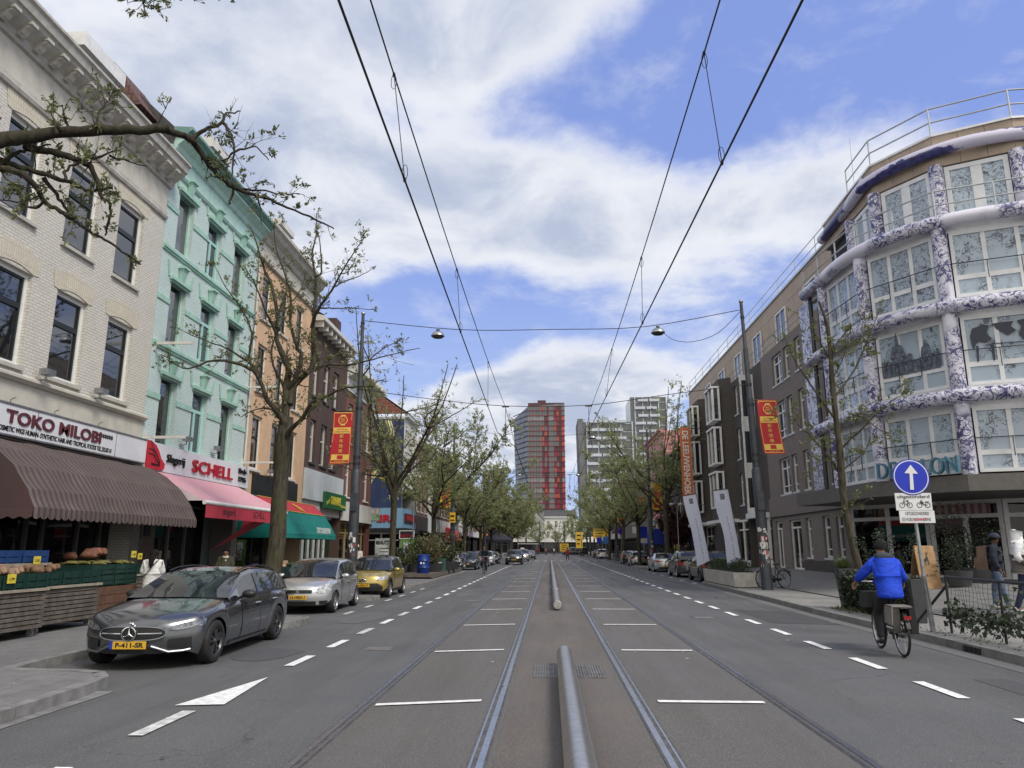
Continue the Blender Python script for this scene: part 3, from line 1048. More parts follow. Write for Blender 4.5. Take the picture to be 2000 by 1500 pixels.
for a, z, w_, h_ in ((22.9, 1.9, .55, .75), (23.65, 2.0, .35, .5), (23.2, 2.9, .7, .3)):
	fbox(pn, LF, a, a + w_, z, z + h_, -.98, -.95)
pn.build('framed_notice', M_BLACK, root)
M_AWR = stripes('pink_striped_canvas', (.70, .60, .62), (.55, .10, .17), 1, .19, .55, .8, ((.6, .45, .48), .6, .25))
aw = awning('shop_awning', 'pink and white striped awning with a red lettered valance', LF, 21.25, 27.95, [(.16, 3.9), (2.05, 2.98)], [M_AWR], sag=.012)
b = MB()
b.tube([LF.p(21.2, 2.93, 2.07), LF.p(28.0, 2.93, 2.07)], .065, 10)
b.build('front_bar', M_WHITE, aw, 40)
b = MB()
b.poly([LF.p(21.25, 2.88, 2.1), LF.p(27.95, 2.88, 2.1), LF.p(27.95, 2.50, 2.1), LF.p(21.25, 2.50, 2.1)])
b.poly([LF.p(26.0, 2.5, 1.5), LF.p(27.9, 2.9, 2.0), LF.p(26.0, 1.5, .1)])
b.build('valance', mat('red_canvas', (.42, .035, .06), .85, var=.12, sc=3), aw)
t = MB()
text(t, 'slagerij', LF, 22.9, 2.62, .3, 2.103, width=.9, bold=.01, depth=.004)
text(t, 'SCHELL', LF, 25.3, 2.62, .3, 2.103, width=1.0, bold=.01, depth=.004)
t.build('lettering', M_MAROON, aw)

# --- orange house
root = thing('shop_house', 'orange plastered house with white sash windows beside the mint one', 'house', (-12, 32, .12), group='terraced shop houses on the left')
ops = []
for (z0, z1) in ((4.76, 6.98), (7.98, 10.0), (11.08, 13.1)):
	for a, b in ((29.25, 30.3), (31.4, 32.45), (33.6, 34.65)):
		ops.append((a, b, z0, z1))
wl = MB()
wallgrid(wl, LF, 28.6, 35.9, 3.3, 13.55, ops, .2)
wl.build('wall', M_ORNG, root)
sh = MB()
shell(sh, LF, 28.6, 35.9, 0, 14.5, 11)
sh.build('side_wall', M_ORNG, root)
for o_ in ops:
	window(root, LF, *o_, ST_ORNG)
fz = MB()
fbox(fz, LF, 28.6, 35.9, 13.55, 14.4, -.1, .03)
fz.build('frieze', M_PLAST, root)
cornice(root, LF, 28.6, 36.0, [(0.03, 13.5), (.12, 13.55), (.12, 13.68), (.03, 13.7)], M_CORN, 'frieze_moulding')
cornice(root, LF, 28.6, 36.05, [(0, 14.3), (.12, 14.36), (.2, 14.55), (.42, 14.7), (.5, 14.85), (.62, 14.95), (.62, 15.1), (0, 15.2)], M_CORN)
rf = MB()
rf.poly([LF.p(28.6, 15.1, .1), LF.p(35.9, 15.1, .1), LF.p(35.9, 16.9, -1.9), LF.p(28.6, 16.9, -1.9)])
rf.poly([LF.p(35.9, 14.4, 0), LF.p(35.9, 15.1, .1), LF.p(35.9, 16.9, -1.9), LF.p(35.9, 16.9, -11), LF.p(35.9, 14.4, -11)])
roof = rf.build('roof', M_SLATE, root)
dm = MB()
fbox(dm, LF, 32.6, 34.2, 15.4, 16.8, -2.4, -.8)
fbox(dm, LF, 32.5, 34.3, 16.8, 17.1, -2.4, -.65)
dm.build('dormer', M_OFFW, roof)
fs = MB()
fbox(fs, LF, 29.6, 35.0, 3.75, 4.6, .0, .08)
fs.build('shop_fascia', M_BLACK, root)
cornice(root, LF, 28.7, 36.2, [(0, 3.45), (.5, 3.5), (.55, 3.6), (0, 3.75)], M_SLATE, 'shop_cornice')
shopfront(root, LF, 28.6, 35.9, .12, 3.4, [30.2, 32, 33.4, 34.6], .8, M_DKGREY)
lampbox(LF, 31.0, 4.75, 'floodlight on the orange wall beside the tree trunk', 'floodlights above the shop signs')
M_TEAL = mat('teal_canvas', (.0, .155, .135), .75, var=.12, sc=2.5, bump=.08)
M_CRED = mat('red_canvas_band', (.40, .03, .04), .75, var=.1, sc=3)
aw = awning('shop_awning', 'teal green awning with red band and white lettering', LF, 28.5, 35.6, [(.03, 3.75), (.7, 3.62), (1.3, 3.12), (1.62, 2.62), (1.85, 2.2), (1.87, 2.02)], [M_TEAL, M_CRED], mid=[0, 1, 0, 0, 0], sag=.008)
t = MB()
afr = Fr(LF.p(0, 2.26, 1.835), (0, 1, 0), Vector((.42, 0, .23)))
text(t, 'TOKO KONDREMAN', afr, 33.7, .0, .3, .0, width=2.1, height=.26, bold=.02, depth=.006)
t.build('lettering', M_WHITE, aw)
t = MB()
t.tube([LF.p(31.9, 3.5, .92), LF.p(32.3, 3.28, 1.16), LF.p(32.6, 3.16, 1.3)], [.02, .06, .015], 5)
t.tube([LF.p(28.5, 3.62, .72), LF.p(35.6, 3.62, .72)], .015, 5)
t.tube([LF.p(28.5, 3.12, 1.32), LF.p(35.6, 3.12, 1.32)], .015, 5)
t.build('piping', mat('yellow_emblem', (.6, .42, .06), .7, var=.1), aw)

# --- dark brick house
root = thing('shop_house', 'dark brown brick house with overhanging white eaves', 'house', (-12, 39.5, .12), group='terraced shop houses on the left')
ops = [(a, b, z0, z1) for (z0, z1) in ((5.86, 8.06), (9.3, 11.36)) for a, b in ((36.6, 37.5), (38.35, 39.45), (40.1, 41.25))]
wl = MB()
wallgrid(wl, LF, 35.95, 42.8, 5.5, 13.1, ops, .2)
wl.build('wall', M_DKBR, root)
sh = MB()
shell(sh, LF, 35.95, 42.8, 0, 13.1, 11)
sh.build('side_wall', M_DKBR, root)
for o_ in ops:
	window(root, LF, *o_, ST_DARK)
cornice(root, LF, 35.95, 42.9, [(0, 13.05), (.55, 13.05), (.6, 13.1), (.6, 13.3), (0, 13.45)], M_OFFW, 'eaves')
for k in range(9):
	b = MB()
	a = 36.2 + k * .8
	fbox(b, LF, a - .07, a + .07, 12.75, 13.05, .0, .5)
	b.build('bracket', M_OFFW, root)
rf = MB()
rf.poly([LF.p(35.95, 13.4, .5), LF.p(42.8, 13.4, .5), LF.p(42.8, 15.2, -3), LF.p(35.95, 15.2, -3)])
roof = rf.build('roof', M_SLATE, root)
dm = MB()
fbox(dm, LF, 37.0, 38.6, 13.6, 15.2, -2.4, -.5)
fbox(dm, LF, 36.9, 38.7, 15.2, 15.35, -2.4, -.4)
dm.build('dormer', M_OFFW, roof)
dw = MB()
fbox(dw, LF, 37.4, 38.2, 14.1, 14.95, -.5, -.485)
dw.build('dormer_window', M_GLASS, roof)
ch = MB()
fbox(ch, LF, 41.4, 42.4, 13.4, 14.9, -1.6, -.4)
ch.build('chimney', M_DKBR, roof)
pl = MB()
fbox(pl, LF, 35.98, 42.75, 4.0, 5.5, -.2, .12)
pl.build('shop_fascia', M_GREYW, root)
sg = thing('shop_sign', 'green shop sign with yellow lettering on the pale grey fascia', 'sign', (-12, 40.8, 3.7))
b = MB()
fbox(b, LF, 38.9, 42.8, 3.7, 4.55, .12, .3)
b.build('board', mat('dark_green_sign', (.012, .11, .04), .5, var=.1), sg)
t = MB()
text(t, 'SURINAME', LF, 40.75, 3.92, .5, .3, width=1.9, height=.45, bold=.03, depth=.02)
text(t, 'Land', LF, 39.3, 3.95, .3, .3, width=.55, slope=.35, bold=.01)
text(t, 'Switi Sranan', LF, 42.2, 3.85, .2, .3, width=.95, bold=.01)
t.build('lettering', mat('yellow_letters', (.62, .52, .06), .5, var=.05), sg)
sgp = MB()
fbox(sgp, LF, 35.98, 42.75, 3.3, 4.0, -.6, -.05)
sgp.build('lintel_panel', M_OFFW, root)
shopfront(root, LF, 36, 42.7, .12, 3.3, [36.8, 37.9, 38.8, 39.7, 40.6, 41.5], .5, M_WHITE, glassmat('green_shop_glass', (.01, .03, .015), (.03, .16, .07), .6))

# --- red brick house on the corner
root = thing('shop_house', 'red brown brick house with a white boarded cornice', 'house', (-12, 46.5, .12), group='terraced shop houses on the left')
ops = [(a, b, z0, z1) for (z0, z1) in ((4.6, 6.7), (7.85, 10.2)) for a, b in ((43.5, 44.55), (45.7, 46.7), (47.9, 49.1))]
wl = MB()
wallgrid(wl, LF, 42.85, 50.0, 4.3, 10.9, ops, .2)
wl.build('wall', M_REDBR, root)
sh = MB()
shell(sh, LF, 42.85, 50.0, 0, 12, 11)
sh.build('side_wall', M_REDBR, root)
for o_ in ops:
	window(root, LF, *o_, ST_WHITE)
cornice(root, LF, 42.85, 50.1, [(0, 10.9), (.06, 10.9), (.06, 11.7), (.8, 12.0), (.8, 12.35), (0, 12.4)], M_WHITE)
rf = MB()
rf.poly([LF.p(42.85, 12.35, .3), LF.p(50, 12.35, .3), LF.p(50, 13.6, -2.5), LF.p(42.85, 13.6, -2.5)])
roof = rf.build('roof', M_SLATE, root)
dm = MB()
fbox(dm, LF, 43.2, 45.6, 12.6, 14.0, -2.4, -.3)
dm.build('dormer', M_WHITE, roof)
pl = MB()
fbox(pl, LF, 42.85, 50.0, 3.2, 4.3, -.2, .1)
pl.build('shop_fascia', M_OFFW, root)
shopfront(root, LF, 42.9, 50, .12, 3.2, [43.8, 45.2, 46.4, 47.8, 49.2], .35, mat('ochre_frame', (.32, .25, .12), .6, var=.12))
sg = thing('projecting_sign', 'pink and green projecting sign reading thai food', 'sign', (-11.8, 50.1, 3.8))
b = MB()
b.box(-12.3, 49.98, 3.4, -11.34, 50.1, 3.8)
b.build('lower_panel', mat('sign_green', (.13, .33, .10), .5, var=.08), sg)
b = MB()
b.box(-12.3, 49.98, 3.802, -11.34, 50.1, 4.26)
b.build('upper_panel', mat('sign_pale_pink', (.50, .42, .43), .5, var=.06), sg)
t = MB()
fs_ = Fr((0, 49.978, 0), (1, 0, 0), (0, -1, 0))
text(t, 'THAI', fs_, -11.82, 3.65, .2, 0, width=.42, height=.11, bold=.02)
text(t, 'FOOD', fs_, -11.82, 3.44, .3, 0, width=.82, height=.17, bold=.01)
text(t, 'SAI 3', fs_, -11.82, 3.9, .5, 0, width=.8, height=.28, bold=.05)
t.build('lettering', M_WHITE, sg)

# --- corner house with the dark blue mural gable (across a side street)
GF = Fr((0, 60.9, 0), (1, 0, 0), (0, -1, 0))
root = thing('corner_house', 'white corner house with a dark blue mural on its gable', 'house', (-14, 63.5, .12), group='terraced shop houses on the left')
W0 = MB()
ops = [(a, b, z0, z1) for (z0, z1) in ((6.75, 8.9), (9.6, 11.4)) for a, b in ((61.5, 62.5), (63.3, 64.3), (65.1, 66.1))]
wallgrid(W0, LF, 60.9, 66.9, 6.3, 12.6, ops, .2)
W0.build('wall', mat('white_stucco', (.56, .56, .53), .8, var=.08, sc=3, bump=.15, weather=.25), root)
for o_ in ops:
	window(root, LF, *o_, ST_WHITE)
g = MB()
shell(g, LF, 60.9, 66.9, 0, 12.4, 9)
g.build('side_wall', mat('white_stucco', (.56, .56, .53)), root)
cornice(root, LF, 60.9, 67, [(0, 12.3), (.3, 12.4), (.35, 12.65), (0, 12.7)], M_WHITE)
rf = MB()
rf.poly([LF.p(60.7, 12.65, .4), LF.p(66.9, 12.65, .4), LF.p(66.9, 15.4, -3.6), LF.p(60.7, 15.4, -3.6)])
rf.poly([LF.p(60.7, 12.65, -7.6), LF.p(66.9, 12.65, -7.6), LF.p(66.9, 15.4, -3.6), LF.p(60.7, 15.4, -3.6)])
rf.poly([LF.p(60.72, 12.6, .2), LF.p(60.72, 15.3, -3.6), LF.p(60.72, 12.6, -7.4)])
roof = rf.build('roof', M_TILER, root)
ch = MB()
fbox(ch, LF, 61.2, 62.0, 14.8, 16.3, -4.2, -3.2)
ch.build('chimney', M_REDBR, roof)
mu = MB()
fbox(mu, GF, -20.5, -12.02, 4.85, 12.2, 0, .03)
mural = mu.build('mural', mat('mural_dark_blue', (.012, .028, .085), .7, var=.25, sc=1.2, weather=.2), root)
mu = MB()
def stroke(pts, wd, m=0, c=.034):
	L, Rr = [], []
	for i, (x, z) in enumerate(pts):
		p0, p1 = pts[max(0, i - 1)], pts[min(len(pts) - 1, i + 1)]
		d = Vector((p1[0] - p0[0], p1[1] - p0[1])).normalized()
		L.append(GF.p(x - d.y * wd / 2, z + d.x * wd / 2, c))
		Rr.append(GF.p(x + d.y * wd / 2, z - d.x * wd / 2, c))
	mu.grid([L, Rr], m)
arc = [(-15.6, 5.9), (-15.1, 6.6), (-14.3, 7.6), (-13.5, 8.6), (-13.1, 9.6), (-12.95, 10.6), (-13.05, 11.4), (-13.3, 12.1)]
stroke([(x - .1, z) for x, z in arc], .16, 0)
stroke([(x + .12, z - .05) for x, z in arc], .1, 0, .035)
stroke([(x - .3, z) for x, z in arc], .12, 1, .036)
for (x, z, l) in ((-13.9, 7.3, .9), (-13.6, 8.75, 1.2), (-12.85, 8.5, .8), (-13.2, 10.7, .9), (-14.9, 7.0, .7)):
	stroke([(x - l / 2, z + .12), (x, z + .02), (x + l / 2, z - .12)], .16, 1 if l < 1 else 0, .037)
for k in range(5):
	stroke([(-15.9 + k * .5, 11.2 - k * .1), (-15.5 + k * .5, 10.2), (-15.6 + k * .5, 9.2)], .05, 2, .038)
text(mu, 'Tattoo', GF, -12.7, 5.5, .5, .03, width=.8, m=3, depth=.01)
mu.build('brush_strokes', [mat('mural_pale_yellow', (.62, .60, .38), .7, var=.15), mat('mural_yellow', (.42, .36, .05), .7, var=.2), mat('mural_blue_line', (.03, .06, .16), .7, var=.1), M_WHITE], root)
sg = thing('shop_sign', 'light blue corner fascia sign with red capitals', 'sign', (-12, 61, 3.8))
b = MB()
fbox(b, GF, -18, -11.85, 3.2, 4.8, .03, .16)
fbox(b, LF, 60.75, 66.6, 3.2, 4.8, .0, .15)
b.build('board', mat('light_blue_sign', (.17, .31, .45), .5, var=.06, weather=.1), sg)
t = MB()
text(t, 'HAIR', GF, -14.1, 3.68, 1, .16, width=2.55, height=.6, bold=.04, depth=.05)
t.build('lettering', M_SRED, sg)
t = MB()
text(t, 'Cosmetics', GF, -15.2, 3.3, .5, .16, width=1.6, bold=.02, depth=.03)
t.build('lettering', M_INK, sg)
t = MB()
fbox(t, LF, 61.2, 66.0, 3.75, 4.4, .15, .3)
t.build('name_box', mat('dark_red_box', (.09, .01, .015), .5, var=.2), sg)
t = MB()
text(t, 'BEAUTY', LF, 63.6, 3.88, .5, .3, width=4.2, height=.4, bold=.04)
t.build('name_lettering', M_SRED, sg)
g = MB()
fbox(g, GF, -18, -12, 2.85, 3.2, .0, .5)
fbox(g, LF, 60.5, 66.8, 2.85, 3.2, .0, .5)
g.build('shop_canopy', M_BLACK, root)
shopfront(root, GF, -18, -12.1, .12, 2.85, [-16.2, -14.9, -13.6], -.04, M_OFFW)
shopfront(root, LF, 61.1, 66.8, .12, 2.85, [62.4, 64.2, 65.6], -.04, M_OFFW)
sg = thing('projecting_sign', 'black box sign with red script hanging at the blue corner shop', 'sign', (-11.2, 60.5, 3))
b = MB()
b.box(-11.95, 60.2, 2.4, -10.85, 60.35, 2.95)
b.build('box', M_BLACK, sg)
b = MB()
for x0, x1, z0, z1 in ((-12, -10.8, 2.95, 3.0), (-12, -10.8, 2.35, 2.4), (-12, -11.952, 2.4, 2.95), (-10.848, -10.8, 2.4, 2.95)):
	b.box(x0, 60.18, z0, x1, 60.37, z1)
b.build('rim', M_WHITE, sg)
t = MB()
text(t, 'BEAUTY LAB', Fr((0, 60.195, 0), (1, 0, 0), (0, -1, 0)), -11.4, 2.48, .3, 0, width=.95, bold=.02)
t.build('lettering', M_SRED, sg)

# --- the row further along
def rowhouse(fr, label, a0, a1, ztop, ncol, floors, wallm, st, shop=None, fascia=None, fz=(3.3, 4.3), corn=M_WHITE, gable=False, dep=10, ww=1.0, z0=.12, name='row_house', roofm=None, group='terraced shop houses on the left', bandm=None):
	root = thing(name, label, 'house', fr.p((a0 + a1) / 2, z0, -1), group=group)
	stp = (a1 - a0) / ncol
	ops = []
	for b0, b1 in floors:
		for k in range(ncol):
			c = a0 + stp * (k + .5)
			ops.append((c - ww / 2, c + ww / 2, b0, b1))
	wl = MB()
	wallgrid(wl, fr, a0, a1, fz[1], ztop, ops, .2)
	wl.build('wall', wallm, root)
	sh = MB()
	shell(sh, fr, a0, a1, z0 - .12, ztop, dep)
	sh.build('side_wall', wallm, root)
	for o_ in ops:
		window(root, fr, *o_, st)
	if gable:
		rf = MB()
		m_ = (a0 + a1) / 2
		rf.prism([fr.p(a0, ztop, .02), fr.p(a1, ztop, .02), fr.p(m_, ztop + gable, .02)], -fr.n * dep)
		rf.build('gable', wallm, root)
		rf = MB()
		for s0, s1 in ((a0 - .2, m_), (a1 + .2, m_)):
			rf.poly([fr.p(s0, ztop - .02, .12), fr.p(s1, ztop + gable + .1, .12), fr.p(s1, ztop + gable + .1, -dep), fr.p(s0, ztop - .02, -dep)])
		rf.build('roof', roofm or M_SLATE, root)
	else:
		cornice(root, fr, a0, a1, [(0, ztop - .35), (.15, ztop - .3), (.2, ztop - .1), (.45, ztop), (.45, ztop + .18), (0, ztop + .25)], corn)
		if roofm:
			rf = MB()
			rf.poly([fr.p(a0, ztop + .2, .3), fr.p(a1, ztop + .2, .3), fr.p(a1, ztop + 2.2, -2.5), fr.p(a0, ztop + 2.2, -2.5)])
			rf.build('roof', roofm, root)
	f = MB()
	fbox(f, fr, a0, a1, fz[0], fz[1], -.2, .06)
	f.build('shop_fascia', fascia or M_OFFW, root)
	n = max(1, int((a1 - a0) / 1.6))
	shopfront(root, fr, a0, a1, z0, fz[0], [a0 + (a1 - a0) * (k + 1) / (n + 1) for k in range(n)], .3, shop or M_DKGREY)
	return root

M_BEIGE = mat('beige_stucco', (.46, .44, .36), .8, var=.08, sc=3, weather=.2)
M_CHOC = mat('chocolate_shopfront', (.045, .035, .032), .6, var=.15)
rowhouse(LF, 'brown brick house with tall white windows beside the blue corner shop', 67, 74, 11.3, 3, [(4.9, 7.4), (8.3, 10.5)], M_BROWN, ST_WHITE, fascia=M_CHOC, fz=(3.2, 4.5), shop=M_CHOC)
rowhouse(LF, 'beige stucco house with narrow windows above a white fascia', 74, 79, 11.5, 2, [(5.1, 7.3), (8.2, 10.4)], M_BEIGE, ST_WHITE, fascia=M_GREYW, fz=(3.1, 4.8), shop=M_BLACK)
rowhouse(LF, 'dark brown house with rows of close white windows', 79, 91.5, 12.1, 6, [(5, 7.2), (8.2, 10.4)], M_BROWN, ST_WHITE2, fascia=M_OFFW, fz=(3.3, 4.6), shop=M_WHITE, ww=1.15)
rowhouse(LF, 'red brick house above the small red awning', 91.5, 97, 12.6, 3, [(5, 7.1), (8, 10), (10.6, 12)], M_REDBR, ST_WHITE, fascia=M_OFFW)
rowhouse(LF, 'white striped house with slim brown piers', 97, 104, 11.4, 5, [(4.6, 7.0), (8.0, 10.2)], M_OFFW, ST_WHITE, fascia=M_OFFW, ww=.8)
rowhouse(LF, 'brown house with red tiled roof further along the left', 104, 111, 10.8, 4, [(4.9, 7.0), (8, 10)], M_BROWN, ST_WHITE, fascia=M_CHOC, roofm=M_TILER)
rowhouse(LF, 'white gabled house with lilac shopfront', 111, 119, 8.6, 3, [(4.9, 7.4)], M_WHITE, ST_WHITE2, fascia=mat('lilac_fascia', (.42, .34, .45), .6, var=.06), gable=3.4)
rowhouse(LF, 'brick house just past the white gable', 119, 130, 11.2, 4, [(5, 7), (8, 10)], M_REDBR, ST_WHITE, fascia=M_OFFW)
rowhouse(LF, 'pale house with yellow and red shop fascia', 130, 142, 10.6, 5, [(5, 7), (8, 9.8)], M_BEIGE, ST_WHITE, fascia=mat('yellow_red_fascia', (.55, .32, .03), .6, var=.2))
rowhouse(LF, 'orange fronted brick house far down the left side', 142, 155, 11.5, 5, [(5, 7), (8, 10)], M_BROWN, ST_WHITE, fascia=mat('orange_fascia', (.5, .15, .03), .6, var=.15))
rowhouse(LF, 'grey rendered block at the far left before the junction', 155, 176, 12.5, 7, [(5, 6.8), (7.8, 9.6), (10.4, 12)], mat('blue_grey_render', (.22, .24, .26), .8, var=.1), ST_WHITE, fascia=M_DKGREY)
aw = awning('shop_awning', 'small bright red barrel awning far along the left', LF, 86.5, 92, [(.02, 4.0), (.7, 3.7), (1.2, 3.1), (1.4, 2.4)], [mat('bright_red_canvas', (.45, .03, .05), .7, var=.08)])
sg = tag(MB().box(-11.9, 96.5, 6.0, -10.9, 96.7, 7.4).build('projecting_sign', mat('yellow_sign', (.65, .47, .03), .5, var=.06)), 'square yellow sign projecting from the red brick house', 'sign')
# ---------------------------------------------------------------- right side: corner salon building
def delft(name, base, ink, sc, plain=.5, seed=0):
	if name in MATS:
		return MATS[name]
	m, t, b, vec = newmat(name)
	mp = t.n('ShaderNodeMapping')
	mp.inputs['Location'].default_value = (seed * 3.1, seed * 1.7, seed)
	t.l(vec, mp.inputs[0])
	v = mp.outputs[0]
	n = t.noise(v, sc, 4, .6, 1.8)
	vo = t.n('ShaderNodeTexVoronoi')
	t.l(v, vo.inputs['Vector'])
	vo.inputs['Scale'].default_value = sc * 1.1
	ring = t.math('ABSOLUTE', t.math('SUBTRACT', t.math('FRACT', t.math('MULTIPLY', vo.outputs['Distance'], 3.2)), .5))
	petal = t.mapr(ring, .08, .16, 1, 0)
	blot = t.mapr(n, .53, .57)
	line = t.mapr(t.math('ABSOLUTE', t.math('SUBTRACT', n, .46)), .008, .022, 1, 0)
	wh = t.noise(v, .55, 2, .5)
	mask = t.mapr(wh, plain - .14, plain - .05)
	art = t.math('MULTIPLY', t.math('MAXIMUM', t.math('MAXIMUM', t.math('MULTIPLY', petal, t.mapr(n, .4, .5)), blot), line), mask, clamp=True)
	wash = t.math('MULTIPLY', t.mapr(t.noise(v, sc * .7, 3, .6), .5, .65, 0, .35), mask)
	col = t.mix(wash, base, tuple((x + 2 * y) / 3 + .12 for x, y in zip(base, ink)))
	col = t.mix(t.math('MULTIPLY', art, .92), col, ink)
	fin(t, b, col, .35, 0, 0, None, .2, None)
	MATS[name] = m
	return m

def film(name, sc, amount, seed, tone=(.42, .50, .58), ink=(.03, .035, .055)):
	"""window pane with a pale film printed with a line drawing"""
	if name in MATS:
		return MATS[name]
	m, t, b, vec = newmat(name)
	mp = t.n('ShaderNodeMapping')
	mp.inputs['Location'].default_value = (seed * 2.3, seed * 5.1, seed * 1.3)
	t.l(vec, mp.inputs[0])
	v = mp.outputs[0]
	n = t.noise(v, sc, 3, .55, 1.2)
	n2 = t.noise(v, sc * 2.6, 3, .6, .8)
	l1 = t.mapr(t.math('ABSOLUTE', t.math('SUBTRACT', n, .5)), .006, .018, 1, 0)
	l2 = t.mapr(t.math('ABSOLUTE', t.math('SUBTRACT', n2, .52)), .006, .02, 1, 0)
	zone = t.mapr(t.noise(v, .9, 2, .5), .5 - amount * .2, .62 - amount * .2)
	bl = t.mapr(n2, .58, .62)
	art = t.math('MULTIPLY', t.math('MAXIMUM', t.math('MAXIMUM', l1, l2), bl), zone, clamp=True)
	oi = t.n('ShaderNodeObjectInfo')
	tn = t.mix(t.mapr(oi.outputs['Random'], 0, 1, 0, 1), tuple(x * .85 for x in tone), tuple(x * 1.1 for x in tone))
	col = t.mix(t.math('MULTIPLY', art, .85), tn, ink)
	fin(t, b, col, .06, 0, 0, None, 0, None)
	MATS[name] = m
	return m

M_DEL1 = delft('delft_pattern_fine', (.66, .65, .74), (.012, .014, .13), 3.4, .5, 1)
M_DEL2 = delft('delft_pattern_bold', (.65, .64, .735), (.01, .013, .12), 2.5, .46, 4)
M_TAN = mat('beige_stone_panel', (.40, .32, .245), .75, var=.08, sc=2, weather=.2)
M_SALW = mat('salon_white_frame', (.72, .73, .74), .45, var=.06, sc=4, weather=.12)
M_RAIL = mat('pale_grey_rail', (.40, .42, .43), .4, .3, var=.1)
FILM = [film('film_flowers', 2.2, .9, 1), film('film_sparse', 1.3, .25, 5), film('film_figures', 3.0, .75, 9), film('film_plain', 1.2, .05, 3, (.38, .46, .54)), film('film_dense', 2.6, 1.0, 13)]
P = [(11.3, 31.2), (11.35, 29.6), (11.6, 26.5), (13.2, 24.0), (16.4, 22.75), (20.5, 22.6)]
Q = [(12.95, 33.0), (12.85, 29.8), (12.8, 27.4), (14.1, 25.3), (16.3, 24.2), (20.5, 23.9)]
def facets(pts):
	out = []
	for i in range(len(pts) - 1):
		a, b = Vector((*pts[i], 0)), Vector((*pts[i + 1], 0))
		u = (b - a).normalized()
		out.append((Fr(a, u, (u.y, -u.x, 0)), (b - a).length))
	return out
def path(pts, off=0, z=0):
	"""offset poly-line points outward"""
	res = []
	for i, p in enumerate(pts):
		ns = Vector((0, 0))
		for j in (i - 1, i):
			if 0 <= j < len(pts) - 1:
				u = Vector((pts[j + 1][0] - pts[j][0], pts[j + 1][1] - pts[j][1])).normalized()
				ns += Vector((u.y, -u.x))
		ns.normalize()
		res.append((p[0] + ns.x * off, p[1] + ns.y * off, z))
	return res
def smoothpath(pts, n=6):
	pts = [Vector(p) for p in pts]
	out = []
	for i in range(len(pts) - 1):
		p0, p1, p2, p3 = pts[max(0, i - 1)], pts[i], pts[i + 1], pts[min(len(pts) - 1, i + 2)]
		for k in range(n):
			t = k / n
			out.append(.5 * ((2 * p1) + (p2 - p0) * t + (2 * p0 - 5 * p1 + 4 * p2 - p3) * t * t + (3 * p1 - p0 - 3 * p2 + p3) * t ** 3))
	out.append(pts[-1])
	return out

salon = thing('corner_building', 'rounded corner building clad in blue and white pottery patterned tubes', 'building', (14, 27, .58), group='buildings on the right')
b = MB()
for i in range(len(P) - 1):
	pass
body = [(12.6, 32.4), (11.6, 31.0), (11.6, 29.6), (11.85, 26.6), (13.4, 24.3), (16.5, 23.1), (20.5, 22.95), (20.5, 33), (12.6, 33)]
b.prism([(x, y, 3.9) for x, y in body], (0, 0, 8.2))
b.build('core', M_DARK, salon)
rows = [(3.95, 6.0), (6.72, 9.0), (9.68, 11.95)]
FP = facets(P)
kk = 0
for ri, (z0, z1) in enumerate(rows):
	for fi, (fr, L) in enumerate(FP):
		for zz0, zz1 in ((z1, z1 + .3), (z0 - .3, z0))[:2 if z0 > 4 else 1]:
			wl = MB()
			fbox(wl, fr, 0, L, zz0, zz1, -.3, -.04)
			wl.build('spandrel', M_SALW, salon)
		if fi == 0:
			continue
		nb = 3
		art = {(0, 1): 3, (0, 2): 2, (0, 3): 1, (1, 1): 2, (1, 2): 1, (1, 3): 3, (2, 1): 0, (2, 2): 4, (2, 3): 1}.get((ri, fi), 1)
		st = dict(k='salon%d' % art, frame=M_SALW, glass=FILM[art], fw=.11, rec=.02, bars=[('h', .30, .16), ('v', .335, .13), ('v', .665, .13)])
		w_ = window(salon, fr, .28, L - .28, z0, z1, st)
		gl = MB()
		zr = z0 + .3 * (z1 - z0) + .45
		gl.tube([fr.p(.2, zr, .1), fr.p(L - .2, zr, .1)], .018, 6)
		for a in (.28 + (L - .56) * .335, .28 + (L - .56) * .665):
			fbox(gl, fr, a - .012, a + .012, zr - .6, zr, .09, .115)
		gl.build('guard_rail', M_DKGREY, salon)
for i, (x, y) in enumerate(P[1:5]):
	for ri, (z0, z1) in enumerate(rows):
		c = MB()
		c.lathe([(.235, z0 - .32), (.235, z1 + .2)], (x, y, 0), 'z', 18)
		c.build('column', M_DEL1 if (i + ri) % 2 else M_DEL2, salon, 40)
for z in (6.36, 9.33, 12.3):
	c = MB()
	c.tube(smoothpath(path(P, .16, z), 7), .235, 16)
	c.build('ring_tube', M_DEL2 if z < 9 else M_DEL1, salon, 50)
	c = MB()
	pts = path(P, .1, z + .24)
	pi = path(P, -.35, z + .24)
	for i in range(len(pts) - 1):
		c.poly([pts[i], pts[i + 1], pi[i + 1], pi[i]])
	c.build('ledge', M_SALW, salon)
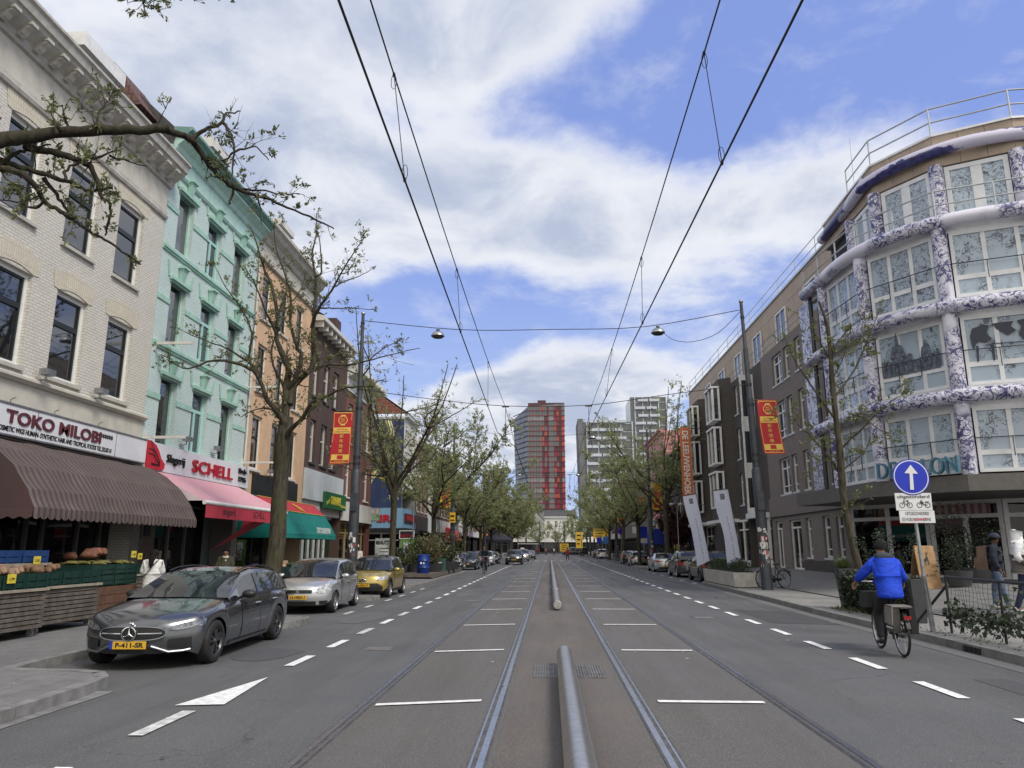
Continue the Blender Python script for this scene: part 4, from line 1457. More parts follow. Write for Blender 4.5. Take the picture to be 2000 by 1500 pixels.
# canopy and ground floor
c = MB()
po, pn_ = path([(10.9, 32.3)] + P[1:], .45, 3.35), path([(12.5, 32.4)] + [(14.7, 29.5)] * 0 + P[1:], -4, 3.35)
inn = [(12.6, 32.3, 3.35), (14.6, 31, 3.35), (15, 29, 3.35), (16, 27.5, 3.35), (18, 26.5, 3.35), (20.5, 26.2, 3.35)]
for i in range(5):
	c.hexa([po[i], po[i + 1], inn[i + 1], inn[i]] + [(q[0], q[1], 3.86) for q in (po[i], po[i + 1], inn[i + 1], inn[i])])
c.build('canopy', mat('canopy_grey_brown', (.115, .108, .10), .6, var=.1, weather=.2), salon)
G = [(12.62, 32.3), (14.3, 29.2), (15.9, 27.2), (18.2, 26.3), (20.5, 26.0)]
for fi, (fr, L) in enumerate(facets(G)):
	n = 2 if L > 2 else 1
	st = dict(k='salondoor%d' % fi, frame=M_SALW, glass=M_GLASSD, fw=.15, rec=.0, bars=[('h', .80, .14), ('v', .5, .2)])
	window(salon, fr, .02, L - .02, .5, 3.34, st)
bk = MB()
bk.prism([(x, y, .4) for x, y in [(12.8, 32.5), (14.6, 29.4), (16.1, 27.5), (18.3, 26.6), (20.5, 26.3), (20.5, 33), (12.8, 33)]], (0, 0, 3.5))
bk.build('ground_floor_core', M_DARK, salon)
sb = MB()
fr, L = facets(G)[1]
fbox(sb, fr, .2, 2.2, 2.85, 3.2, .05, .09)
sb.build('striped_blind', stripes('blind_stripes', (.38, .33, .33), (.26, .11, .12), 0, .16), salon)
# letters above the canopy
fr, L = FP[2]
t = MB()
text(t, 'DE SALON', FP[2][0], 1.55, 3.92, .62, .45, width=2.75, height=.55, bold=.0, depth=.12)
t.build('lettering', mat('teal_metal_letters', (.10, .24, .33), .35, .4, var=.15), salon)
# penthouse
ph = MB()
ph.prism([(x + .25, y + .25, 12.3) for x, y in Q[1:]] + [(20.5, 33, 12.3), (13.2, 33, 12.3)], (0, 0, 3.0))
ph.build('penthouse_core', M_DARK, salon)
FQ = facets(Q)
for fi, (fr, L) in enumerate(FQ):
	t = MB()
	n = max(1, round(L / .85))
	for k in range(n):
		fbox(t, fr, L * k / n + .006, L * (k + 1) / n - .006, 15.72, 16.3, -.3, .0)
		fbox(t, fr, L * k / n + .006, L * (k + 1) / n - .006, 15.1, 15.60, -.3, .0)
	t.build('stone_fascia', M_TAN, salon)
	t = MB()
	fbox(t, fr, -.02, L + .02, 16.3, 16.38, -.4, .06)
	t.build('coping', M_SALW, salon)
	if fi:
		art = [0, 3, 4, 0, 1][fi]
		window(salon, fr, .26, L - .26, 12.5, 15.05, dict(k='salonph%d' % art, frame=M_SALW, glass=FILM[art], fw=.16, rec=.04, bars=[('v', .5, .34)]))
for i, (x, y) in enumerate(Q[1:5]):
	c = MB()
	c.lathe([(.24, 12.5), (.24, 15.1)], (x, y, 0), 'z', 18)
	c.build('column', M_DEL2 if i % 2 else M_DEL1, salon, 40)
c = MB()
c.tube(smoothpath(path(Q, .12, 15.66), 7), .23, 16)
def twist(name):
	m, t, b, vec = newmat(name)
	sp = t.n('ShaderNodeSeparateXYZ')
	t.l(vec, sp.inputs[0])
	n = t.noise(vec, 1.1, 4, .6, .5)
	a = t.math('ADD', t.math('ADD', t.math('MULTIPLY', sp.outputs[0], .5), t.math('MULTIPLY', sp.outputs[1], .33)), t.math('ADD', t.math('MULTIPLY', sp.outputs[2], 1.5), t.math('MULTIPLY', n, 1.3)))
	s = t.math('SINE', t.math('MULTIPLY', a, 3.6))
	n2 = t.noise(vec, 5, 4, .6)
	col = t.mix(t.mapr(s, -.25, .1), (.56, .54, .66), t.mix(t.mapr(n2, .35, .65), (.016, .018, .10), (.05, .05, .20)))
	fin(t, b, col, .35, 0, 0, None, .2, None)
	return m
M_TWIST = twist('twisted_blue_tube')
c.build('eaves_tube', M_TWIST, salon, 50)
c = MB()
fr, L = FQ[1]
c.lathe([(.28, 0), (.28, .08)], (12.75, 28.4, 16.05), 'x', 18)
c.build('round_plaque', M_DEL1, salon)
def railing(name, pts, z, hs, m, parent, r=.03, step=2.0):
	mb = MB()
	for h in hs:
		mb.tube([(x, y, z + h) for x, y, *_ in pts], r, 6)
	for i in range(len(pts) - 1):
		a, b_ = Vector(pts[i][:2]), Vector(pts[i + 1][:2])
		n = max(1, round((b_ - a).length / step))
		for k in range(n + (1 if i == len(pts) - 2 else 0)):
			q = a + (b_ - a) * (k / n)
			mb.tube([(q.x, q.y, z), (q.x, q.y, z + hs[-1])], r * 1.1, 6)
	return mb.build(name, m, parent)
railing('balcony_railing', path(P, .12), 12.5, (.45, .95), M_RAIL, salon, .03)
railing('roof_railing', path(Q[1:], .0), 16.38, (.5, 1.05), M_RAIL, salon, .03)
a = MB()
a.tube([(12.9, 29.2, 16.3), (12.9, 29.2, 18.6)], .012, 5)
a.build('antenna', M_RAIL, salon)
dp = MB()
dp.tube([(11.3, 31.0, 3.9), (11.3, 31.0, 12.3)], .09, 8)
dp.build('downpipe', M_DKGREY, salon)
pn2 = MB()
for (z0, z1) in ((4.0, 6.1), (6.7, 9.1), (9.6, 12.1)):
	fbox(pn2, Fr((11.3, 31.9, 0), (0, -1, 0), (-1, 0, 0)), -.5, .8, z0, z1, -.05, .0)
pn2.build('corner_panel', M_DEL2, salon)
# drawings on the window films
fr, L = FP[3]
d = MB()
def cut(pts, s, ox, oz, c=.004, m=0):
	d.prism([fr.p(ox + x * s, oz + z * s, c - .022) for x, z in pts], fr.n * .004, m)
for pc in ([(0, .55), (.06, .75), (.3, .82), (.42, .80), (.36, .6), (.45, .45), (.3, .36), (.2, .42), (.1, .35), (.05, .2), (.02, .3)], [(.5, .83), (.95, .84), (.88, .72), (.98, .6), (.8, .5), (.66, .62), (.56, .7)], [(1.02, .85), (1.3, .88), (1.38, .74), (1.2, .62), (1.3, .45), (1.12, .36), (1.02, .5), (1.1, .7)],
		[(1.42, .9), (1.62, .98), (1.75, .9), (1.95, .86), (2.0, .78), (1.78, .72), (1.68, .55), (1.56, .5), (1.5, .7)], [(.1, .3), (.15, .3), (.12, -.1), (.08, -.1)], [(.42, .34), (.48, .34), (.46, -.1), (.42, -.1)], [(1.2, .33), (1.26, .33), (1.24, -.1), (1.2, -.1)], [(1.44, .4), (1.5, .4), (1.5, -.1), (1.46, -.1)], [(.45, .33), (1.25, .31), (1.25, .29), (.45, .31)]):
	cut(pc, 1.3, .5, 7.6)
d.build('cow_drawing', mat('drawing_ink', (.02, .024, .05), .4, var=.1), salon)
fr, L = FP[2]
d = MB()
for k in range(13):
	h = .42 + (.16 if k % 3 == 0 else 0) + max(0, .28 - abs(k - 4) * .08)
	fbox(d, fr, .42 + k * .16, .42 + k * .16 + .145, 7.45, 7.45 + h, -.024, -.019)
cut([(.35, .6), (.95, .6), (.82, 1.0), (.72, 1.05), (.72, 1.25), (.66, 1.5), (.60, 1.25), (.60, 1.05), (.5, 1.0)], 1.0, .38, 7.5)
cut([(1.45, .4), (1.85, .4), (1.78, .75), (1.7, .8), (1.65, 1.05), (1.6, .8), (1.52, .75)], 1.0, .38, 7.5)
d.build('palace_drawing', mat('drawing_ink_grey', (.10, .115, .15), .4, var=.6, sc=9), salon)

# ---------------------------------------------------------------- brown brick block beside it
M_BRB = brick('grey_brown_brick', (.175, .145, .13), (.215, .18, .16), (.145, .137, .13), .22, .065, .012, 'wall', .4, .9, .25)
M_DKB = brick('charcoal_brick', (.055, .047, .042), (.078, .066, .058), (.055, .052, .05), .22, .065, .01, 'wall', .4, .9, .25)
ST_R = dict(k='rblock', frame=M_WHITE, glass=M_GLASS, fw=.09, rec=.12, bars=[('h', .72, .09), ('h', .2, .05)], sill=M_GREYW, sillout=.04)
ST_R2 = dict(k='rblock2', frame=M_WHITE, glass=M_GLASS, fw=.09, rec=.12, bars=[('h', .72, .08), ('v', .5, .09), ('h', .22, .05)], sill=M_GREYW, sillout=.04)
ST_RD = dict(k='rdoor', frame=M_WHITE, glass=M_GLASSD, fw=.1, rec=.1, bars=[('h', .84, .09), ('v', .5, .12, 0, .84)])
root = thing('apartment_block', 'grey brown brick apartment block beside the patterned corner building', 'building', (13, 38, .58), group='buildings on the right')
ops, sts = [], []
for z0, z1 in ((4.42, 6.3), (7.38, 9.35), (10.34, 12.0)):
	for a, b_ in ((32.75, 33.5), (34.5, 35.4), (36.25, 37.05), (38.0, 38.85)):
		ops.append((a, b_, z0, z1)); sts.append(ST_R)
	ops.append((39.2, 40.9, z0, z1)); sts.append(ST_R2)
for a, b_ in ((32.8, 33.6), (34.3, 35.2), (36.75, 37.5)):
	ops.append((a, b_, 1.2, 3.06)); sts.append(ST_R)
ops.append((38.2, 40.0, .56, 3.05)); sts.append(ST_RD)
ops.append((41.2, 42.4, .56, 3.05)); sts.append(ST_RD)
wl = MB()
wallgrid(wl, RF, 32.3, 43.0, .4, 12.5, ops, .22)
shell(wl, RF, 32.3, 43.0, .4, 12.5, 10)
fbox(wl, RF, 32.3, 43.0, 3.3, 4.3, .0, .10)
wl.build('wall', M_BRB, root)
bs = MB()
fbox(bs, RF, 32.32, 38.1, .3, 1.05, .0, .02)
bs.build('base_course', M_DKB, root)
for o_, s_ in zip(ops, sts):
	window(root, RF, *o_, s_)
PHF = Fr((13.6, 0, 0), (0, 1, 0), (-1, 0, 0))
t = MB()
k = 0
for y0 in [32.9 + .93 * i for i in range(41)]:
	for z0, z1 in ((12.5, 13.4), (13.41, 14.3), (14.31, 15.25), (15.26, 16.1)):
		fbox(t, PHF, y0, y0 + .92, z0, z1 - .01, -8, .0)
t.build('penthouse_cladding', M_TAN, root)
t = MB()
for y0 in (36, 41, 46, 51, 56, 61):
	window(root, PHF, y0, y0 + 1.9, 13.2, 15.1, dict(k='ph', frame=M_WHITE, glass=M_GLASS, fw=.1, rec=-.11, bars=[('v', .5, .1)]))
fbox(t, PHF, 32.9, 71.1, 16.1, 16.2, -8, .08)
t.build('coping', M_GREYW, root)
railing('roof_railing', [(13.7, 33), (13.7, 71)], 16.2, (.5, 1.0), M_RAIL, root, .025, 3.2)
railing('terrace_railing', [(12.6, 32.6), (12.6, 64)], 12.5, (.4, .8), M_RAIL, root, .022, 2.6)

# charcoal block with white bay windows
RD = Fr((11.8, 0, 0), (0, 1, 0), (-1, 0, 0))
root = thing('apartment_block', 'charcoal brick apartment block with tall white bay windows', 'building', (13, 53, .58), group='buildings on the right')
wl = MB()
ops, sts = [], []
for z0, z1 in ((4.2, 6.1), (7.0, 8.9), (9.8, 11.6)):
	for a, b_ in ((45.9, 46.8), (52.7, 53.6)):
		ops.append((a, b_, z0, z1)); sts.append(ST_R)
for a, b_ in ((48.0, 49.6), (50.2, 52), (55, 58)):
	ops.append((a, b_, .6, 3.2)); sts.append(ST_R2)
wallgrid(wl, RD, 45.2, 60.4, .4, 12.0, ops, .22)
shell(wl, RD, 45.2, 60.4, .4, 12.0, 10)
shell(wl, RF, 43.0, 64, .4, 12.4, 9)
wl.poly([RF.p(43, .4), RF.p(64, .4), RF.p(64, 12.4), RF.p(43, 12.4)])
wl.build('wall', M_DKB, root)
for o_, s_ in zip(ops, sts):
	window(root, RD, *o_, s_)
for (a0, a1) in ((47.4, 52.2), (54.2, 59.2)):
	by = MB()
	by.prism([RD.p(a0, 3.4, 0), RD.p(a0 + .5, 3.4, .7), RD.p(a1 - .5, 3.4, .7), RD.p(a1, 3.4, 0)], (0, 0, 9.0))
	by.build('bay', M_DKB, root)
	by = MB()
	fbox(by, RD, a0 - .1, a1 + .1, 3.2, 3.4, .0, 1.0)
	by.build('bay_canopy', M_WHITE, root)
	for z0, z1 in ((4.1, 6.4), (6.85, 9.25), (9.65, 11.9)):
		bw = MB()
		for (x0, x1) in ((a0 + .3, a0 + 2.4),):
			fbox(bw, RD, x0, x1, z0, z0 + .1, .7, 1.2)
			fbox(bw, RD, x0, x1, z1 - .12, z1, .7, 1.25)
			for xx in (x0, x0 + 1.0, x1 - .12):
				fbox(bw, RD, xx, xx + .12, z0 + .1, z1 - .12, 1.08, 1.2)
			fbox(bw, RD, x0, x0 + .12, z0 + .1, z1 - .12, .7, .82)
		o = bw.build('bay_window', M_WHITE, root)
		g = MB()
		fbox(g, RD, a0 + .36, a0 + 2.34, z0 + .08, z1 - .1, .72, 1.12)
		g.build('pane', M_GLASS, o)
OF = Fr((0, 45.2, 0), (1, 0, 0), (0, -1, 0))
ow = MB()
for z in (3.75, 6.4, 9.2, 11.8):
	fbox(ow, OF, 11.75, 12.5, z - (.7 if z > 4 and z < 11.5 else .15), z + .2, 0, .3)
for a in (11.7, 12.4):
	fbox(ow, OF, a, a + .1, 3.6, 12.0, .25, .34)
o = ow.build('oriel', M_WHITE, root)
g = MB()
fbox(g, OF, 11.76, 12.48, 3.7, 11.95, .0, .27)
g.build('pane', M_GLASS, o)
fc = MB()
fbox(fc, RF, 43.1, 45.1, 3.3, 3.6, .0, .9)
for a in (43.2, 44.2, 44.9):
	fbox(fc, RF, a, a + .14, .5, 3.3, .05, .2)
fc.build('shop_canopy', M_WHITE, root)
shopfront(root, RF, 43.1, 45.1, .56, 3.3, [43.8, 44.5], -.06, M_WHITE)
shopfront(root, RD, 45.3, 47.3, .56, 3.3, [46.2], -.06, M_WHITE)

# orange banner
sg = thing('facade_banner', 'long orange vertical banner with white capitals on the charcoal block', 'banner', (9.7, 52.6, 4.5))
b = MB()
bf = Fr((0, 52.6, 0), (1, 0, 0), (0, -1, 0))
fbox(b, bf, 9.3, 10.05, 4.5, 9.95, 0, .04)
b.build('cloth', mat('orange_banner', (.52, .14, .045), .7, var=.08), sg)
t = MB()
text(t, 'DE LEEUWENHOEK', bf, 9.47, 9.75, .58, .04, width=4.5, align='LEFT', bold=.02, vert=True, depth=.01)
t.lathe([(.22, 0), (.22, .01)], (9.68, 52.55, 4.9), 'y', 16)
t.build('lettering', M_WHITE, sg)
b = MB()
for z in (4.55, 9.9):
	b.tube([(9.25, 52.6, z), (11.85, 52.6, z)], .03, 6)
b.build('bracket', M_DKGREY, sg)

# further right-hand row
rowhouse(RF, 'low charcoal brick block just past the orange banner', 64, 81, 10.6, 5, [(4.3, 6.3), (7.6, 9.8)], M_DKB, ST_WHITE, fascia=M_DKB, fz=(3.2, 3.9), z0=.58, ww=1.2, name='apartment_block', corn=M_DKB, group='buildings on the right')
M_PINK = mat('pink_render', (.52, .24, .24), .8, var=.07, sc=2, weather=.15)
rowhouse(RF, 'pink rendered building rising above the lower brick blocks', 81, 96, 14.2, 4, [(5, 7), (8, 10), (11, 12.6)], M_PINK, ST_WHITE, fascia=M_BRB, z0=.4, name='apartment_block', corn=M_PINK, group='buildings on the right')
rowhouse(RF, 'long brown brick block with a band of close windows', 96, 134, 9.8, 20, [(5.2, 7.0), (7.6, 9.0)], M_BRB, ST_WHITE, fascia=M_BRB, fz=(3.1, 4.8), z0=.3, ww=1.3, name='apartment_block', corn=M_BRB, group='buildings on the right')
rowhouse(RF, 'dark brick house with white windows past the long brown block', 134, 152, 13.5, 5, [(5, 7), (8, 10), (11, 12.8)], M_DKBR, ST_WHITE, z0=.2, name='apartment_block', group='buildings on the right')
rowhouse(RF, 'white plastered building near the far junction', 152, 185, 10, 6, [(5, 7), (7.8, 9.4)], M_WHITE, ST_WHITE, z0=.15, name='apartment_block', group='buildings on the right')

# ---------------------------------------------------------------- towers and houses at the end of the street
def px(c):
	return c
M_TRED = mat('tower_red_panel', (.19, .022, .04), .5, var=.1)
M_TORG = mat('tower_orange_panel', (.36, .07, .04), .5, var=.1)
M_TDK = mat('tower_dark_panel', (.07, .025, .03), .5, var=.15)
M_TGL = glassmat('tower_glass', (.05, .055, .06), (.24, .25, .27), .7, .08, 1.9)
M_TGREY = mat('tower_grey_glass', (.16, .17, .18), .25, var=.25, sc=.3)
rng = random.Random(5)
tw = thing('red_tower', 'tall red and orange residential tower with slanted glass side', 'tower', (-1, 355, 0))
TB = Fr((-9.8, 351.9, 0), (1, 0, 0), (0, -1, 0))
core = MB()
core.hexa([(-14.8, 366, 0), (-9.7, 352, 0), (7.3, 352, 0), (7.3, 380, 0), (-17.4, 368, 64.5), (-9.9, 352, 68), (8.0, 352, 69.5), (8.0, 380, 69.5)])
core.build('core', M_TGREY, tw)
nf = 20
for k in range(nf):
	z = 19.5 + k * 2.45
	fb = MB()
	fbox(fb, TB, -.2, 17.9, z - .13, z + .13, -.2, .6)
	fb.build('floor_band', M_TRED, tw)
	x = 0
	xs = [0, 1.2, 2.6, 4.2, 5.4, 7.0, 8.0, 9.3, 10.0, 12.6, 13.8, 15.0, 16.2, 17.7]
	pa = [MB(), MB(), MB(), MB()]
	for i in range(len(xs) - 1):
		a0, a1 = xs[i], xs[i + 1]
		if i in (5, 6):
			m = rng.choice((0, 0, 1, 2, 3, 3))
		elif i in (9, 10):
			m = rng.choice((0, 0, 1, 2, 3, 3))
		elif i == 7:
			m = rng.choice((0, 2))
		elif i == 12:
			m = rng.choice((0, 0, 1, 3, 2))
		elif i >= 11:
			m = 2 if i == 11 else 3
		else:
			m = 3
		fbox(pa[m], TB, a0 + .06, a1 - .06, z + .17, z + 2.28, -.1, .35 if m < 3 else .12)
		if m == 3:
			fbox(pa[0], TB, a1 - .08, a1 + .02, z + .17, z + 2.28, 0, .3) if rng.random() < .6 else None
	for q, nm, mm in zip(pa, ('red_panel', 'orange_panel', 'dark_panel', 'glazing'), (M_TRED, M_TORG, M_TDK, M_TGL)):
		if q.v:
			o = q.build(nm, mm, tw)
			o['kind'] = 'stuff'
	sd_ = MB()
	zz = z + .1
	f_ = (zz / 66.)
	xa, xb = -14.8 - 2.6 * f_, -9.7 - .2 * f_
	sd_.hexa([(xa - .2, 366 + 2 * f_, zz - .14), (xb - .1, 351.6, zz - .14), (xb + .2, 351.8, zz - .14), (xa + .3, 366 + 2 * f_, zz - .14), (xa - .2, 366 + 2 * f_, zz + .14), (xb - .1, 351.6, zz + .14), (xb + .2, 351.8, zz + .14), (xa + .3, 366 + 2 * f_, zz + .14)])
	sd_.build('side_band', M_TDK, tw)
b = MB()
b.box(-5, 356, 68, -1, 360, 72)
b.box(-9.6, 352.3, 68, 7.9, 353, 70)
b.build('rooftop', M_TDK, tw)
M_CONC = mat('tower_concrete', (.13, .135, .145), .85, var=.15, sc=.4)
M_BALC = mat('white_balcony', (.44, .48, .53), .6, var=.06, sc=.3)
for (X0, X1, Y0, top, lab, edge) in ((11.5, 30, 262, 45.5, 'grey and white balcony tower behind the right-hand trees', True), (31.5, 46, 285, 59, 'tall white balcony tower behind the pink building', False)):
	tw = thing('white_tower', lab, 'tower', ((X0 + X1) / 2, Y0, 0))
	c = MB()
	c.box(X0 + .5, Y0 + .8, 0, X1, Y0 + 18, top)
	c.build('core', M_TGL, tw)
	if edge:
		c = MB()
		c.hexa([(X0 - .2, Y0 - .5, 0), (X0 + 2.0, Y0 - .5, 0), (X0 + 2.0, Y0 + 18, 0), (X0 - .2, Y0 + 18, 0), (X0 - 1.0, Y0 - .5, top + 1), (X0 + .9, Y0 - .5, top + 1), (X0 + .9, Y0 + 18, top + 1), (X0 - 1.0, Y0 + 18, top + 1)])
		c.build('gable_wall', M_CONC, tw)
	tf = Fr((0, Y0, 0), (1, 0, 0), (0, -1, 0))
	z = 6
	while z < top:
		c = MB()
		n = int((X1 - X0 - 2) / 4.4)
		for k in range(n):
			a = X0 + 2.2 + k * 4.4 + (1.1 if int(z / 3) % 2 else 0)
			fbox(c, tf, a, a + 3.9, z, z + .22, -.8, .9)
			fbox(c, tf, a, a + 3.9, z + .22, z + 1.0, .8, .9)
		o = c.build('balcony_row', M_BALC, tw)
		c = MB()
		fbox(c, tf, X0 + 2, X1, z - .3, z - .05, -.85, -.4)
		c.build('slab_edge', M_BALC, tw)
		z += 3.0
	c = MB()
	for k in range(5):
		a = X0 + 2.0 + (X1 - X0 - 2.4) * k / 4
		fbox(c, tf, a, a + .4, 2, top, -.8, .1)
	c.build('pier', M_BALC, tw)
EF = lambda y: Fr((0, y, 0), (1, 0, 0), (0, -1, 0))
M_GREYH = mat('grey_render', (.30, .30, .29), .85, var=.1, sc=1)
rowhouse(EF(222), 'grey house with a white edged gable closing the street', -9, -1.5, 9.5, 3, [(4.6, 6.4), (7.2, 9)], M_GREYH, ST_WHITE, gable=4, name='row_house', group='houses closing the far end')
rowhouse(EF(225), 'pale house with a slate roof closing the street', -1.5, 8, 10.5, 4, [(4.6, 6.4), (7.4, 9.4)], M_OFFW, ST_WHITE, roofm=M_SLATE, name='row_house', group='houses closing the far end')
rowhouse(EF(228), 'white modern building at the end of the street', 8, 26, 9.2, 7, [(4.6, 6.4), (7.2, 8.6)], M_WHITE, ST_WHITE, name='row_house', group='houses closing the far end')
rowhouse(EF(215), 'dark brick house in the shade at the far left bend', -22, -9, 13, 5, [(4.6, 6.4), (7.2, 9), (10, 12)], M_DKBR, ST_WHITE, name='row_house', group='houses closing the far end')
# ---------------------------------------------------------------- trees
CQ = Matrix.Rotation(R(YAW), 3, 'Z') @ Matrix.Rotation(R(90 + PITCH), 3, 'X')
def PW(x, y, Y):
	"""the point at distance Y up the street seen in that direction"""
	d = CQ @ Vector(((x - 1000) / 1450., -(y - 750) / 1450., -1))
	return Vector((0, 0, EYE)) + d * (Y / d.y)

def barkmat(name, c, moss):
	if name in MATS:
		return MATS[name]
	m, t, b, vec = newmat(name)
	mp = t.n('ShaderNodeMapping')
	mp.inputs['Scale'].default_value = (9, 9, 1.6)
	t.l(vec, mp.inputs[0])
	n = t.noise(mp.outputs[0], 2.0, 6, .65, .6)
	n2 = t.noise(vec, 1.6, 4, .6)
	col = t.mix(t.mapr(n, .35, .62), tuple(v * .35 for v in c), c)
	col = t.mix(t.mapr(n2, .45, .65, 0, .6), col, moss)
	fin(t, b, col, .95, 0, 1.0, n, 0, .2)
	MATS[name] = m
	return m
M_BARK = barkmat('locust_bark', (.085, .074, .056), (.06, .062, .03))
M_BARKD = barkmat('dark_branch_bark', (.05, .043, .034), (.045, .045, .025))

def leafmat(name, c, var=.4, trans=.35):
	m = bpy.data.materials.new(name)
	m.use_nodes = True
	t = NT(m.node_tree)
	o = t.n('ShaderNodeOutputMaterial')
	b = t.n('ShaderNodeBsdfPrincipled')
	tr = t.n('ShaderNodeBsdfTranslucent')
	mx = t.n('ShaderNodeMixShader')
	tc = t.n('ShaderNodeTexCoord')
	n = t.noise(tc.outputs['Object'], 1.3, 4, .6)
	n2 = t.noise(tc.outputs['Object'], 9, 2, .6)
	f = t.math('ADD', t.math('MULTIPLY', t.mapr(n, .35, .65), .6), t.math('MULTIPLY', t.mapr(n2, .35, .65), .4))
	col = t.mix(f, tuple(v * (1 - var) for v in c), tuple(v * (1 + var) for v in c))
	t.l(col, b.inputs['Base Color'])
	b.inputs['Roughness'].default_value = .55
	t.l(col, tr.inputs[0])
	mx.inputs[0].default_value = trans
	t.l(b.outputs[0], mx.inputs[1])
	t.l(tr.outputs[0], mx.inputs[2])
	t.l(mx.outputs[0], o.inputs[0])
	return m
M_LEAF = leafmat('young_locust_leaf', (.15, .165, .065))
M_LEAF2 = leafmat('spring_leaf', (.30, .325, .15), .4, .5)
M_LEAFD = leafmat('dark_evergreen_leaf', (.022, .036, .018), .45, .2)
M_IVY = leafmat('ivy_leaf', (.035, .05, .025), .5, .2)
M_REDL = leafmat('copper_leaf', (.085, .025, .025), .4, .3)

def leafquad(mb, p, d, up, L, w):
	d = d.normalized()
	s = d.cross(up)
	if s.length < 1e-4:
		s = d.cross(Vector((1, 0, 0)))
	s.normalize()
	mb.poly([p, p + d * L * .45 + s * w, p + d * L, p + d * L * .45 - s * w])

def rv(rng, s=1.0):
	return Vector((rng.uniform(-1, 1), rng.uniform(-1, 1), rng.uniform(-1, 1))) * s

def spray(mb, rng, p, d, size, n=6):
	"""a compound leaf: small leaflets along a drooping stalk"""
	for k in range(n):
		a = (d + rv(rng, .9)).normalized()
		q = p + d * size * .25 * k / n + rv(rng, size * .35)
		leafquad(mb, q, a, rv(rng).normalized(), size * rng.uniform(.5, 1.0), size * rng.uniform(.12, .22))

def twigs(wood, leaf, rng, p, d, L, r, lev, leafsize, leafp, nleaf=6):
	k = 4
	pts = [p]
	q = p.copy()
	dd = d.normalized()
	for i in range(k):
		dd = (dd + rv(rng, .28) + Vector((0, 0, .07))).normalized()
		q = q + dd * L / k
		pts.append(q.copy())
	wood.tube(pts, [r * (1 - .75 * i / k) for i in range(k + 1)], 4 if r < .02 else 5, cap=False)
	if lev > 0:
		for i in range(rng.randint(2, 4)):
			j = rng.randint(1, k)
			nd = (dd + rv(rng, .95)).normalized()
			twigs(wood, leaf, rng, pts[j], nd, L * rng.uniform(.4, .7), r * .5, lev - 1, leafsize, leafp, nleaf)
	for j in range(1, k + 1):
		if rng.random() < leafp * (1.4 if lev == 0 else .5):
			spray(leaf, rng, pts[j], (dd + rv(rng, .6)).normalized(), leafsize, nleaf)

def limb(wood, leaf, rng, pts, r0, r1, dens=2.2, tl=.8, lev=1, leafsize=.16, leafp=.5, t0=.15, n=8, nleaf=6):
	pts = smoothpath(pts, 4)
	k = len(pts)
	pts = [p + rv(rng, .012) if 0 < i < k - 1 else p for i, p in enumerate(pts)]
	rad = [r0 + (r1 - r0) * (i / (k - 1)) ** .8 for i in range(k)]
	wood.tube(pts, [q * rng.uniform(.93, 1.1) for q in rad], n, cap=True)
	tot = sum((pts[i + 1] - pts[i]).length for i in range(k - 1))
	for _ in range(int(tot * dens)):
		i = rng.randint(int(k * t0), k - 2)
		ax = (pts[i + 1] - pts[i]).normalized()
		d = (ax * .5 + rv(rng, 1.0) + Vector((0, 0, .25))).normalized()
		twigs(wood, leaf, rng, pts[i], d, tl * rng.uniform(.35, 1.1) * (1.1 - .5 * i / k), max(.005, rad[i] * .3), lev, leafsize, leafp, nleaf)

def tree_obj(name, label, wood, leaf, loc, bark, leafm, group=None):
	t = thing(name, label, 'tree', loc, group=group)
	wood.build('trunk', bark, t, 60)
	if leaf.v:
		leaf.build('crown', leafm, t)
	return t

